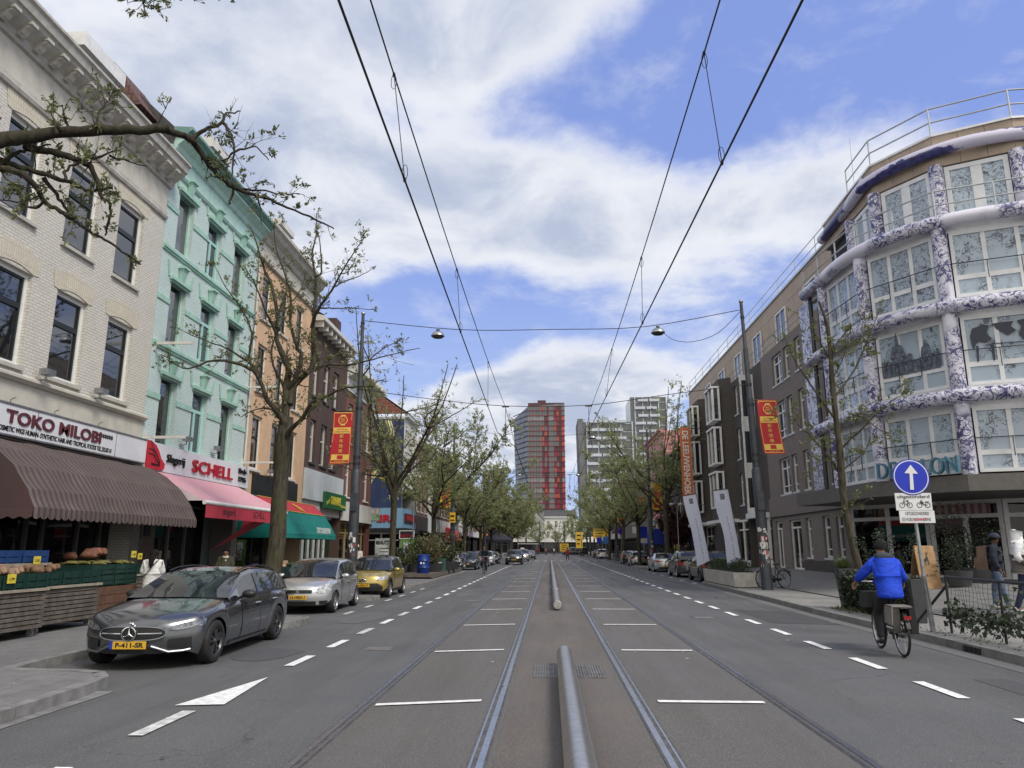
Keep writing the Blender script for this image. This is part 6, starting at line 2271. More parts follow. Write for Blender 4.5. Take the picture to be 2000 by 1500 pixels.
	zf = D['zs'][0][1]
	F_ = front or dict(head=[(.44, zf - .10, zf + .0), (.6, zf - .10, zf + .04), (.86, zf - .04, zf + .07)], grille=[(-.36, zf - .14, zf - .05), (.36, zf - .14, zf - .05)], intake=[(-.5, .26, .40), (.5, .26, .40)], fog=[(.56, .30, .40), (.7, .31, .40)], plate=.46)
	for sg in (1, -1):
		m_ = MB()
		patch(m_, [(sg * d, l, h) for d, l, h in F_['head']], 1, .008)
		m_.build('headlight', lampm, car, 60, local=True)
	m_ = MB()
	patch(m_, F_['grille'], 1, .006)
	m_.build('grille', M_GRILLE, car, 60, local=True)
	m_ = MB()
	patch(m_, F_['intake'], 1, .006)
	if F_.get('fog'):
		patch(m_, F_['fog'], 1, .007, 0, 5, True)
	m_.build('bumper_intake', M_TRIM, car, 60, local=True)
	zt_ = zs(L - .3)
	R__ = rear or dict(tail=[(.46, zt_ - .26, zt_ - .10), (.62, zt_ - .28, zt_ - .07), (.86, zt_ - .24, zt_ - .05)], plate=.72, low=[(-.62, .24, .38), (.62, .24, .38)])
	for sg in (1, -1):
		m_ = MB()
		patch(m_, [(sg * d, l, h) for d, l, h in R__['tail']], -1, .01)
		m_.build('tail_light', M_TAIL, car, 60, local=True)
	m_ = MB()
	patch(m_, R__['low'], -1, .006)
	m_.build('rear_bumper_trim', M_TRIM, car, 60, local=True)
	for sgn, zc in ((1, F_['plate']), (-1, R__['plate'])):
		p = MB()
		xx = wrap(0, zc, sgn, .03)
		x0 = xx.x
		p.box(x0 - .012, -.26, zc - .055, x0, .26, zc + .055, 0)
		ff = Fr((x0 + sgn * .0, 0, 0), (0, sgn, 0), (sgn, 0, 0))
		fbox(p, ff, -.262, -.215, zc - .056, zc + .056, .0, .003, 1)
		if plate:
			text(p, plate, ff, .02, zc - .035, .1, .001, width=.40, height=.072, m=2, bold=.03, depth=.003)
		else:
			fbox(p, ff, -.18, .2, zc - .03, zc + .03, .0, .002, 2) if sgn > 5 else None
		p.build('number_plate', [M_PLATE, M_EUBLUE, M_INK], car, local=True)
	# doors as seams, handles, mirrors
	seams = [sd_[0] - .02] + [(p_[0] + p_[1]) / 2 for p_ in pil][:2]
	if len(pil) > 1 and kind != 'van':
		pass
	for sg in (1, -1):
		for k in range(len(seams)):
			s_0 = seams[k] + .012
			s_1 = (seams[k + 1] if k + 1 < len(seams) else min(sd_[1] - .1, D['ax'][1] - ra - .02 if len(pil) < 2 else D['ax'][1] - ra * .2)) - .012
			if s_1 - s_0 < .3:
				continue
			d_ = MB()
			rows = []
			for q in range(7):
				s = s_0 + (s_1 - s_0) * q / 6
				zb = max(zl(s) + .05, gc + .07)
				zt2 = zs(s) - .02
				rows.append([(L / 2 - s, sg * (sidey(s, zb + (zt2 - zb) * w_ / 5) + .004), zb + (zt2 - zb) * w_ / 5) for w_ in range(6)])
			d_.grid(rows, 0)
			for q, (s, wd_) in enumerate(((s_0 - .012, .012), (s_1, .012))):
				zb, zt2 = max(zl(s), gc) + .06, zs(s) - .02
				d_.grid([[(L / 2 - (s + w2_), sg * (sidey(s, zb + (zt2 - zb) * w_ / 5) + .0035), zb + (zt2 - zb) * w_ / 5) for w_ in range(6)] for w2_ in (0, wd_)], 1)
			o = d_.build('door', [paintm, M_LINER], car, 40, local=True)
			if handles:
				h_ = MB()
				s = s_1 - .16
				z = zs(s) - .14
				y = sidey(s, z)
				h_.tube([(L / 2 - s + .10, sg * (y + .01), z), (L / 2 - s + .07, sg * (y + .04), z + .005), (L / 2 - s - .07, sg * (y + .04), z + .005), (L / 2 - s - .10, sg * (y + .01), z)], .014, 8)
				h_.build('handle', M_CHROME if kind == 'wagon' else paintm, o, 40, local=True)
		mi_ = MB()
		s = sd_[0] + .04
		y = W / 2 * wf(s) * .93
		z = zs(s) + .07
		mi_.ball((L / 2 - s + .02, sg * (y + .13), z), .085, .12, .075, 10, 7, 0)
		mi_.tube([(L / 2 - s, sg * (y - .02), z - .06), (L / 2 - s, sg * (y + .08), z - .02)], .025, 6, 1)
		mi_.build('mirror', [F_.get('mirror', paintm), M_TRIM], car, 60, local=True)
	if clad:
		c_ = MB()
		for sg in (1, -1):
			rows = []
			for s in [q for q in st if .45 < q < L - .45]:
				zb = zl(s)
				rows.append([(L / 2 - s, sg * (sidey(s, zb + w_ * .05) + .012), zb + w_ * .05) for w_ in range(3)])
			c_.grid(rows)
		c_.build('cladding', clad, car, 40, local=True)
	if extra:
		extra(api)
	return car

# the grey estate nearest to us
def est_extra(a):
	car = a['car']
	g = MB()
	for i in range(17):
		d = -.44 + i * .055
		for k in range(5):
			z = .465 + k * .035 + (.0175 if i % 2 else 0)
			p = a['wrap'](d, z, 1, .012)
			g.hexa([p + Vector(q) for q in [(0, -.012, -.003), (0, .012, -.003), (-.004, .012, -.003), (-.004, -.012, -.003), (0, -.012, .003), (0, .012, .003), (-.004, .012, .003), (-.004, -.012, .003)]])
	g.build('grille_studs', M_DKGREY, car, local=True)['kind'] = 'stuff'
	g = MB()
	for sg in (1, -1):
		pts = [a['wrap'](sg * d, .545 + .0 * d, 1, .018) for d in (.12, .2, .3, .42)]
		g.tube(pts, .012, 6)
	c = a['wrap'](0, .545, 1, .03)
	g.lathe([(.098, 0), (.104, .008), (.108, .014), (.094, .016), (.09, .008)], c - Vector((.012, 0, 0)), 'x', 28, cap=False)
	for k in range(3):
		q = math.pi / 2 + k * 2 * math.pi / 3
		d = Vector((0, math.cos(q), math.sin(q)))
		s = Vector((0, -d.z, d.y))
		o = c + Vector((.0, 0, 0))
		tip = o + d * .094
		b0 = [o + s * .018 - d * .006, o - s * .018 - d * .006]
		g.add([b0[0], b0[1], tip, o + Vector((.016, 0, 0))], [(0, 1, 3), (1, 2, 3), (2, 0, 3), (0, 2, 1)])
	g.build('star_emblem', M_CHROME, car, 40, local=True)
	g = MB()
	pts = []
	for t_ in range(0, 29):
		q = 2 * math.pi * t_ / 28
		d, z = .47 * math.copysign(abs(math.cos(q)) ** .6, math.cos(q)), .545 + .098 * math.copysign(abs(math.sin(q)) ** .8, math.sin(q)) + (.0)
		pts.append(a['wrap'](d, z, 1, .012))
	g.tube(pts, .009, 6)
	for sg in (1, -1):
		g.tube([a['wrap'](sg * d, z, 1, .012) for d, z in ((.30, .36), (.42, .31), (.5, .27), (.66, .275), (.74, .29))], .018, 6)
	g.build('bumper_trim', mat('satin_silver_trim', (.24, .25, .27), .38, .7, var=.1), car, 40, local=True)
	g = MB()
	for sg in (1, -1):
		g.tube([(2.375 - s, sg * .60, z) for s, z in ((2.3, 1.40), (2.6, 1.455), (3.2, 1.475), (3.8, 1.44), (4.2, 1.35))], .014, 6)
	g.build('roof_rail', M_TRIM, car, 40, local=True)
	g = MB()
	for sg in (1, -1):
		g.grid([[(2.375 - s, sg * (a['sidey'](s, .22) + q * .02), .20 + q * .03) for q in (0, 1, 2)] for s in (1.4, 2.0, 2.6, 3.2)])
	g.build('side_sill', mat('satin_silver_trim', (.30, .31, .33)), car, 40, local=True)
	g = MB()
	g.tube([a['wrap'](d, .69, 1, .015) for d in (-.02, 0, .02)], .02, 6)
	g.build('badge', M_CHROME, car, local=True)
	g = MB()
	for sg in (1, -1):
		g.tube([a['wrap'](sg * d, z, 1, .014) for d, z in ((.53, .60), (.60, .59), (.68, .605), (.8, .65), (.88, .69))], .006, 5)
	g.build('daytime_light', M_CHROME, car, local=True)

make_car('dark grey estate car with yellow plate and black five spoke wheels', 'wagon', paint('grey_car_paint', (.10, .108, .122), .7, .22), (-5.83, 12.72, 0), R(-87.6), plate='P-411-SR', rimm=M_RIMD, rimstyle='double', lampm=M_LAMPD, sub=1,
		front=dict(head=[(.50, .585, .625), (.58, .58, .66), (.72, .60, .70), (.90, .64, .73)], grille=[(-.47, .52, .57), (-.44, .465, .62), (-.2, .45, .64), (.2, .45, .64), (.44, .465, .62), (.47, .52, .57)], intake=[(-.42, .25, .34), (.42, .25, .34)], fog=[(.5, .34, .45), (.62, .30, .46), (.76, .30, .47)], plate=.385, mirror=M_TRIM), roofm=mat('black_glass_roof', (.012, .013, .014), .06, var=0, coat=1), extra=est_extra)

def swift_extra(a):
	car = a['car']
	g = MB()
	fr_ = Fr(a['wrap'](0, 0.64, 1, .012), (0, 1, 0), (1, 0, 0))
	fr_.o.z = 0
	text(g, 'S', fr_, 0, .575, .1, 0, width=.09, height=.085, bold=.05, depth=.012)
	g.build('emblem', M_CHROME, car, local=True)
	g = MB()
	g.tube([(1.86 - 1.9, 0, 1.48), (1.86 - 2.15, 0, 1.82)], .006, 5)
	g.build('antenna', M_TRIM, car, local=True)
make_car('silver small hatchback with yellow plate parked behind the grey estate', 'hatch', paint('silver_car_paint', (.44, .45, .46), .6, .3), (-6.38, 20.9, 0), R(-88.5), plate='63-HRD-1', sub=1,
		front=dict(head=[(.46, .60, .70), (.56, .57, .78), (.70, .58, .83), (.80, .66, .82)], grille=[(-.36, .575, .665), (.36, .575, .665)], intake=[(-.46, .24, .36), (.46, .24, .36)], fog=[(.54, .27, .37), (.72, .27, .37)], plate=.47), extra=swift_extra)
def aygo_extra(a):
	g = MB()
	pts = [a['wrap'](.1 * math.cos(q), .66 + .05 * math.sin(q), 1, .014) for q in [2 * math.pi * k / 16 for k in range(17)]]
	g.tube(pts, .008, 5)
	pts = [a['wrap'](.045 * math.cos(q), .66 + .045 * math.sin(q), 1, .014) for q in [2 * math.pi * k / 12 for k in range(13)]]
	g.tube(pts, .007, 5)
	g.build('emblem', M_CHROME, a['car'], local=True)
make_car('yellow gold small crossover with black roof and dark lower grille', 'hatch', paint('gold_car_paint', (.40, .30, .07), .5, .3), (-6.2, 27.0, 0), R(-90), plate='G-035-LT', roofm=paint('black_car_paint', (.012, .012, .013), .3, .25), clad=M_TRIM, rimstyle='double',
		front=dict(head=[(.44, .66, .72), (.56, .64, .78), (.82, .68, .82)], grille=[(-.12, .60, .71), (.12, .60, .71)], intake=[(-.66, .28, .42), (-.5, .26, .54), (.5, .26, .54), (.66, .28, .42)], plate=.47), extra=aygo_extra)
PB = paint('black_car_paint', (.012, .012, .013), .3, .25)
PG = paint('graphite_car_paint', (.055, .058, .062), .6, .3)
PS = paint('silver_car_paint', (.44, .45, .46))
PW_ = paint('white_car_paint', (.68, .69, .70), 0, .3)
PR = paint('dark_red_car_paint', (.13, .008, .014), .4, .3)
PBl = paint('blue_black_car_paint', (.02, .026, .045), .5, .3)
# further parked on the left
make_car('black hatchback with chrome grille bar parked past the scooters', 'hatch', PBl, (-6.3, 59.0, 0), R(-90), plate='42-XTB-7', handles=False, front=dict(head=[(.46, .60, .70), (.58, .60, .76), (.80, .70, .82)], grille=[(-.4, .62, .655), (.4, .62, .655)], intake=[(-.5, .24, .36), (.5, .24, .36)], plate=.50))
make_car('dark red parked car between the black hatchback and a white one', 'hatch', PR, (-6.2, 67.3, 0), R(-90), handles=False)
make_car('white parked hatchback on the left beyond the dark red car', 'hatch', PW_, (-6.15, 73.5, 0), R(-90), handles=False)
make_car('dark blue parked car beyond the white hatchback', 'sedan', PBl, (-6.1, 80, 0), R(-90), handles=False)
# on the road towards us
make_car('black crossover driving towards us on the left lane', 'suv', PB, (-3.55, 77.5, 0), R(-90), handles=False, plate='K-802-ZP', group='cars driving towards us', name='car', front=dict(head=[(.42, .72, .82), (.58, .70, .86), (.80, .76, .90)], grille=[(-.3, .60, .78), (.3, .60, .78)], intake=[(-.6, .30, .48), (.6, .30, .48)], plate=.54))
make_car('silver car with a roof light behind the black crossover', 'suv', PS, (-3.4, 96, 0), R(-90), handles=False, group='cars driving towards us', name='car')
make_car('dark saloon last in the line of oncoming cars', 'sedan', PBl, (-2.9, 113, 0), R(-91), handles=False, group='cars driving towards us', name='car')
# parked on the right, tails towards us
make_car('black hatchback parked nearest behind the white flags', 'suv', PB, (8.15, 39.1, .0), R(90), plate='T-511-KB', handles=True, rimm=M_RIMD, rear=dict(tail=[(.40, .78, .90), (.6, .78, .93), (.86, .80, .95)], plate=.66, low=[(-.66, .26, .44), (.66, .26, .44)]))
make_car('graphite hatchback with bright red tail lights second on the right', 'suv', PG, (8.05, 45.3, 0), R(90), handles=True, rear=dict(tail=[(.50, .74, .96), (.62, .74, .98), (.9, .78, .98)], plate=.66, low=[(-.62, .26, .40), (.62, .26, .40)]))
make_car('silver coupe saloon with wide red light bar on the right', 'sedan', PS, (8.1, 55.3, 0), R(90), handles=False, rear=dict(tail=[(.30, .76, .82), (.62, .76, .86), (.86, .78, .88)], plate=.5, low=[(-.62, .22, .38), (.62, .22, .38)]))
make_car('pale silver small hatchback on the right past the parked mopeds', 'hatch', PS, (8.2, 71.6, 0), R(90), handles=False)
make_car('black hatchback on the right beyond the pale silver one', 'hatch', PB, (8.2, 79.4, 0), R(90), handles=False)
make_car('white van shaped car far along the right kerb', 'suv', PW_, (8.1, 118, 0), R(90), handles=False)
make_car('dark car parked in front of the far white car', 'hatch', PB, (8.1, 128, 0), R(90), handles=False)
make_car('black van crossing the far junction', 'van', PB, (5.2, 158, 0), R(180), handles=False, group='cars driving towards us', name='van', cat='van')
tx = tag(MB().box(-3.62, 95.6, 1.50, -3.18, 95.8, 1.66).build('taxi_roof_light', M_WHITE), 'white roof light standing on the silver car', 'roof light')
# ---------------------------------------------------------------- lamp posts, banners, wires
M_BRED = mat('banner_red', (.42, .015, .025), .65, var=.08, sc=2)
M_BYEL = mat('banner_yellow', (.68, .40, .025), .65, var=.06, sc=2)
M_BLINE = mat('banner_print_yellow', (.72, .50, .10), .65, var=.05)
STICK = [mat('sticker_white', (.6, .6, .58), .6, var=.1), mat('sticker_red', (.4, .05, .05), .6), mat('sticker_black', (.03, .03, .03), .6)]

def lamp_post(x, y, label, lean=(0, 0), stickers=0, z0=.12, h=11, seed=0):
	t = thing('lamp_post', label, 'lamp post', (x, y, z0), group='tall blue grey posts carrying wires and banners')
	def P_(z):
		return Vector((x + lean[0] * z / h, y + lean[1] * z / h, z0 + z))
	m = MB()
	m.tube([P_(z) for z in (0, .05, 2.2, 4.4, 4.5)], [.215, .205, .195, .185, .15], 18)
	m.build('lower_shaft', M_POLE, t, 50)
	m = MB()
	m.tube([P_(z) for z in (4.5, 7.2)], [.135, .125], 16)
	m.tube([P_(z) for z in (7.2, 7.25, 9.2)], [.115, .105, .095], 16)
	m.tube([P_(z) for z in (9.2, 9.25, h)], [.085, .075, .062], 14)
	m.build('upper_shaft', M_POLE, t, 50)
	m = MB()
	m.ball(P_(h + .06), .09, .09, .09, 12, 8)
	m.build('ball_cap', M_GALV, t, 60)
	m = MB()
	for z, r in ((5.0, .15), (6.95, .145), (4.75, .15), (7.75, .125), (10.5, .08)):
		m.tube([P_(z - .05), P_(z + .05)], r, 16)
	m.build('clamp', M_BLACK, t, 50)
	m = MB()
	m.box(*(P_(2.9) + Vector((-.13, -.24, 0))), *(P_(3.6) + Vector((.13, -.16, 0))))
	m.build('service_box', M_POLE, t)
	if stickers:
		rg = random.Random(seed)
		st = MB()
		for _ in range(stickers):
			a = rg.uniform(-2.6, -.5)
			z = rg.choice((rg.uniform(.8, 2.2), rg.uniform(1.2, 1.9)))
			w_, h_ = rg.uniform(.025, .07), rg.uniform(.03, .09)
			c = P_(z)
			rr = .202
			pts = []
			for da, dz in ((-1, -1), (1, -1), (1, 1), (-1, 1)):
				aa = a + da * w_ / rr
				pts.append(Vector((c.x + math.cos(aa) * rr, c.y + math.sin(aa) * rr, z0 + z + dz * h_ + da * rg.uniform(-.01, .01))))
			st.poly(pts, rg.choice((0, 0, 0, 1, 2)))
		st.build('stickers', STICK, t)
	return t, P_

def banner(px_, y, z0, z1, w_, side, label, red=True, sway=0.0):
	"""printed cloth hanging on two arms from a post; side -1 hangs to the left"""
	t = thing('street_banner', label, 'banner', (px_, y, z0), group='new year banners on the lamp posts')
	fr = Fr((px_, y - .03, 0), (1, 0, 0), (0, -1, 0))
	a0, a1 = (.2, .2 + w_) if side > 0 else (-.2 - w_, -.2)
	H_ = z1 - z0
	def S_(a, b, c=0):
		f = (z1 - b) / H_
		return fr.p(a + sway * f * f, b, c + .03 * math.sin(f * 5 + a * 3))
	m = MB()
	m.grid([[S_(a0 + (a1 - a0) * i / 6, z1 - H_ * j / 10) for i in range(7)] for j in range(11)])
	m.build('cloth', M_BRED if red else M_BYEL, t, 60)
	p = MB()
	def rect(x0, x1, y0, y1, m_=0, c=.006):
		n = 4
		rows = [[S_(a0 + (a1 - a0) * (x0 + (x1 - x0) * i / n), z0 + H_ * (y0 + (y1 - y0) * j / 2), c) for i in range(n + 1)] for j in range(3)]
		p.grid(rows, m_)
	def word(s, x, yb, wd, ht, m_=0, bold=.01):
		vs, fs = textmesh(s, bold, .0)
		if not vs:
			return
		x0, x1 = min(v.x for v in vs), max(v.x for v in vs)
		y0, y1 = min(v.y for v in vs), max(v.y for v in vs)
		W_ = (a1 - a0)
		p.add([S_(a0 + W_ * (x + wd * ((v.x - x0) / (x1 - x0) - .5)), z0 + H_ * (yb + ht * (v.y - y0) / (y1 - y0)), .011) for v in vs], fs, m_)
	if red:
		for r_ in ((.05, .07, .02, .98), (.93, .95, .02, .98), (.05, .95, .965, .98), (.05, .95, .02, .03)):
			rect(*r_)
		rect(.07, .93, .575, .69)
		rect(.07, .93, .075, .18)
		rect(.36, .64, .09, .165, 1, .009)
		ring = [(.5 + .235 * math.cos(q), .83 + .085 * math.sin(q)) for q in [2 * math.pi * k / 24 for k in range(25)]]
		for (xa, ya), (xb, yb) in zip(ring, ring[1:]):
			k0 = [(.5 + (x - .5) * .84, .83 + (y - .83) * .84) for x, y in ((xa, ya), (xb, yb))]
			p.poly([S_(a0 + (a1 - a0) * x, z0 + H_ * y, .007) for x, y in ((xa, ya), (xb, yb), k0[1], k0[0])])
		rect(.38, .62, .905, .93)
		rect(.38, .62, .73, .755)
		word('XC', .5, .835, .22, .035)
		word('NY', .5, .79, .22, .035)
		word('ROTTERDAM', .5, .64, .5, .025, 1)
		word('CHINESE NEW YEAR', .5, .595, .74, .028, 1)
		for k, ch in enumerate('新年快樂'):
			word(ch, .5, .49 - k * .093, .2, .07, 0, .0)
		word('XCNY 2023', .5, .04, .5, .02)
	else:
		ring = [(.5 + .26 * math.cos(q), .83 + .10 * math.sin(q)) for q in [2 * math.pi * k / 24 for k in range(25)]]
		for (xa, ya), (xb, yb) in zip(ring, ring[1:]):
			k0 = [(.5 + (x - .5) * .84, .83 + (y - .83) * .84) for x, y in ((xa, ya), (xb, yb))]
			p.poly([S_(a0 + (a1 - a0) * x, z0 + H_ * y, .007) for x, y in ((xa, ya), (xb, yb), k0[1], k0[0])], 1)
		word('兔', .5, .795, .22, .07, 1)
		rect(.12, .88, .48, .67, 1)
		for k, s_ in enumerate(('ROTTERDAM', 'CHINESE', 'NEW YEAR')):
			word(s_, .5, .61 - k * .055, .55, .035)
		body = [(.28, .33), (.36, .42), (.5, .44), (.66, .40), (.72, .32), (.6, .27), (.36, .27)]
		p.poly([S_(a0 + (a1 - a0) * x, z0 + H_ * y, .008) for x, y in body], 1)
		p.poly([S_(a0 + (a1 - a0) * x, z0 + H_ * y, .008) for x, y in ((.55, .42), (.62, .38), (.8, .46), (.74, .48))], 1)
		rect(.12, .88, .08, .19, 1)
		word('XCNY', .5, .11, .3, .05)
	p.build('print', [M_BLINE if red else M_BYEL, M_BRED], t)
	b = MB()
	for z in (z1, z0 + .03):
		b.tube([fr.p(0, z, -.02), fr.p(a1 if side > 0 else a0, z, -.02)], .018, 6)
	b.build('arm', M_BLACK, t)
	return t

lamp_post(-7.53, 28.8, 'tall blue grey lamp post with a red banner beside the silver hatchback', (0, 0), 16, .12, 10.85, 3)
lamp_post(8.02, 28.8, 'tall leaning blue grey post covered in stickers with a parked bicycle', (-.24, 0), 60, .13, 11.1, 4)
banner(-7.53, 28.75, 4.84, 6.95, .80, -1, 'red new year banner on the left post by the dark brick house', True, -.06)
banner(7.9, 28.75, 5.14, 7.25, .77, 1, 'red new year banner on the sticker covered right post', True, .16)
PP = [(-7.3, 57, 'lamp post with a small yellow box beside the parked scooters'), (-7.45, 87, 'third lamp post along the left pavement'), (-7.5, 116, 'fourth lamp post along the left pavement'), (-7.5, 146, 'last lamp post along the left pavement'),
	(8.05, 60.5, 'lamp post beside the copper leaved tree'), (8.0, 91, 'third lamp post along the right kerb behind parked bicycles'), (8.0, 120, 'fourth lamp post along the right kerb'), (8.0, 149, 'last lamp post along the right kerb')]
for i, (x, y, lab) in enumerate(PP):
	lamp_post(x, y, lab, (0, 0), 14 if i in (4, 5) else 5, .12 if x < 0 else .13, 10.9, 20 + i)
for (x, y, sd_, rd, lab) in [(-7.3, 56.9, -1, False, 'yellow new year banner with a rabbit on the second left post'), (-7.45, 86.9, -1, True, 'red new year banner on the third left post'), (-7.5, 115.9, -1, False, 'small yellow banner far along on the left'),
							(8.05, 60.4, 1, False, 'yellow new year banner with a rabbit on the second right post'), (8.0, 90.9, 1, False, 'yellow banner on the third right post'), (8.0, 90.9, 1, True, None), (8.0, 119.9, 1, False, 'small yellow banner on the fourth right post'), (8.0, 148.9, 1, True, 'small red banner on the last right post')]:
	if lab:
		banner(x, y, 4.6, 6.7, .8, sd_, lab, rd)
banner(9.6, 84, 5.3, 7.3, .85, 1, 'red banner hanging from the brick block behind the third right post', True)
yb = MB().box(-7.5, 56.6, 3.5, -7.08, 56.78, 4.25)
yb.box(-7.44, 56.57, 3.95, -7.14, 56.6, 4.05, 1).box(-7.44, 56.57, 3.65, -7.14, 56.6, 3.72, 1)
tag(yb.build('notice_box', [M_BYEL, M_INK]), 'small yellow notice box fixed to the post by the scooters', 'sign')

def wire(name, pts, r, label, cat='wire', group='overhead tram wires', sub=4, m=None):
	mb = MB()
	mb.tube(smoothpath(pts, sub) if sub else pts, r, 5, cap=True)
	return tag(mb.build(name, m or M_WIRE), label, cat, group)
def catenary(a, b, sag, n=10):
	a, b = Vector(a), Vector(b)
	return [a + (b - a) * (k / n) + Vector((0, 0, -sag * 4 * (k / n) * (1 - k / n))) for k in range(n + 1)]
span = [(-7.46, 28.8, 10.72), (-3.5, 28.8, 10.28), (0.24, 28.8, 10.24), (3.93, 28.8, 10.3), (7.76, 28.8, 10.95)]
wire('span_wire', span, .016, 'wire across the street carrying the two hanging lamps')
wire('span_wire', [(-7.5, 28.8, 7.85), (-4.6, 28.8, 7.42), (-1.7, 28.8, 7.12), (1.6, 28.8, 7.12), (4.6, 28.8, 7.5), (7.9, 28.8, 7.9)], .014, 'lower wire across the street holding up the tram wires at the first posts')
wire('hanging_cable', [(4.5, 28.8, 10.2), (5.0, 28.8, 9.75), (5.8, 28.8, 9.65), (6.8, 28.8, 10.0), (7.75, 28.8, 10.9)], .012, 'slack cable looping from the right hanging lamp to the post', 'cable')
wire('hanging_cable', [(-7.48, 28.8, 10.5), (-6.9, 28.8, 9.6), (-6.3, 28.8, 9.1), (-5.5, 29.5, 9.0)], .008, 'thin slack cable below the top of the left post', 'cable')
for k, y in enumerate((57, 87, 116)):
	o = ['second', 'third', 'fourth'][k]
	wire('span_wire', [(-7.4, y, 10.6), (0, y, 10.1), (8.0, y, 10.6)], .014, 'upper wire across the street at the %s pair of posts' % o)
	wire('span_wire', [(-7.4, y, 7.8), (-1.7, y, 7.1), (1.6, y, 7.1), (8.0, y, 7.8)], .013, 'lower wire across the street at the %s pair of posts' % o)
LCX = lambda y: -1.42 - .0125 * y if y < 29 else -1.28 + bend(y)
RCX = lambda y: 1.98 - .024 * y if y < 29 else 1.72 + bend(y)
LMX, RMX = (lambda y: -1.67 + bend(y) + (.2 if y > 60 else 0)), (lambda y: 1.70 + bend(y))
ys1 = [-6, 0, 5, 10, 15, 20, 25, 29, 36, 44, 57, 72, 87, 101, 116, 135, 160]
def mz(y):
	# messenger sags between the span wires
	for a, b in ((-1, 28.8), (28.8, 57), (57, 87), (87, 116), (116, 146), (146, 176)):
		if a <= y <= b:
			f = (y - a) / (b - a)
			return 7.05 - 4 * .34 * f * (1 - f)
	return 7.0
wire('contact_wire', [(LCX(y), y, 5.5) for y in ys1], .011, 'tram contact wire over the left track', sub=0)
wire('contact_wire', [(RCX(y), y, 5.5) for y in ys1], .011, 'tram contact wire over the right track', sub=0)
ys2 = [-6, -1, 3, 7, 11, 15, 19, 23, 28.8, 35, 42, 50, 57, 65, 72, 80, 87, 101, 116, 130, 146]
wire('messenger_wire', [(LMX(y), y, mz(y)) for y in ys2], .009, 'carrying wire above the left track contact wire', sub=0)
wire('messenger_wire', [(RMX(y), y, mz(y)) for y in ys2], .009, 'carrying wire above the right track contact wire', sub=0)
n_ = 0
for cx, mx_, ys_, nm in ((LCX, LMX, (7.25, 13.0, 20.3, 35, 42, 50), 'left'), (RCX, RMX, (7.05, 12.6, 19.0, 34, 41, 50), 'right')):
	for y, o in zip(ys_, ('nearest', 'second', 'third', 'fourth', 'fifth', 'sixth')):
		mb = MB()
		a, b = Vector((mx_(y), y, mz(y))), Vector((cx(y), y, 5.5))
		mb.tube([a, b], .005, 4)
		for p, s in ((a, -1), (b, 1)):
			lp = [p + Vector((.03 * math.sin(q), 0, s * .09 * (1 - math.cos(q)))) for q in [2 * math.pi * k / 10 for k in range(11)]]
			mb.tube(lp, .004, 4)
			mb.ball(p, .018, .03, .03, 6, 5)
		tag(mb.build('dropper', M_WIRE), '%s thin dropper wire hanging over the %s track' % (o, nm), 'wire', 'droppers between the tram wires')
def hanging_lamp(x, y, z, label):
	t = thing('hanging_lamp', label, 'street lamp', (x, y, z), group='lamps hanging over the street')
	m = MB()
	m.lathe([(.02, .22), (.05, .2), (.12, .19), (.2, .15), (.27, .04), (.28, 0), (.25, -.01)], (x, y, z), 'z', 20)
	m.build('lamp_shade', M_GALV, t, 40)
	m = MB()
	m.lathe([(.24, 0), (.2, -.05), (.02, -.07)], (x, y, z - .012), 'z', 18)
	m.build('lens', M_DKGREY, t, 40)
	m = MB()
	m.box(x - .07, y - .03, z + .2, x + .07, y + .03, z + .29)
	m.build('hanger', M_DKGREY, t)
hanging_lamp(-4.43, 28.8, 10.02, 'left grey lamp hanging from the wire between the first posts')
hanging_lamp(4.43, 28.8, 10.03, 'right grey lamp hanging from the wire between the first posts')
for k, y in enumerate((57, 87)):
	for x, s in ((-3.4, 'left'), (3.4, 'right')):
		hanging_lamp(x, y, 9.9, '%s lamp hanging at the %s pair of posts' % (s, ['second', 'third'][k]))
for y in (28.8, 57):
	for x, s in ((-1.67, 'left'), (1.6, 'right')):
		mb = MB()
		mb.tube([(x, y, 7.12), (x, y, 5.55)], .012, 5)
		mb.box(x - .14, y - .02, 7.06, x + .14, y + .02, 7.12)
		mb.tube([(x, y, 6.0), (x, y, 6.3)], .03, 6)
		tag(mb.build('wire_support', M_DKGREY), 'vertical insulator rod over the %s track at the %s posts' % (s, 'first' if y < 30 else 'second'), 'wire support')

# ---------------------------------------------------------------- traffic sign and fence on the right
SF = Fr((6.92, 14.62, 0), (1, 0, 0), (0, -1, 0))
t = thing('traffic_sign', 'round blue one way sign with a white arrow above two white plates', 'traffic sign', (7.05, 14.7, .13))
m = MB()
m.tube([(7.06, 14.72, .13), (6.99, 14.7, 1.1), (6.985, 14.69, 1.12)], [.045, .045, .045], 12)
m.tube([(6.985, 14.69, 1.12), (6.9, 14.66, 3.3)], .032, 12)
m.tube([(6.99, 14.7, 1.08), (6.985, 14.69, 1.14)], .052, 12)
m.build('post', M_GALV, t, 50)
M_SBL = mat('sign_blue', (.006, .025, .42), .4, var=.04)
M_SWH = mat('sign_white', (.62, .63, .64), .45, var=.05)
m = MB()
m.lathe([(.30, 0), (.345, .004), (.345, .02), (.30, .022)], (6.92, 14.6, 2.96), 'y', 40)
m.lathe([(.001, -.003), (.325, -.003)], (6.92, 14.6, 2.96), 'y', 40, m=1, cap=False)
m.lathe([(.001, -.005), (.305, -.005)], (6.92, 14.6, 2.96), 'y', 40, m=0, cap=False)
m.build('blue_disc', [M_SBL, M_SWH], t, 30)
m = MB()
ang = R(3)
def rot2(x, z):
	return SF.p(x * math.cos(ang) + z * math.sin(ang), 2.96 - x * math.sin(ang) + z * math.cos(ang) - .0, .03)
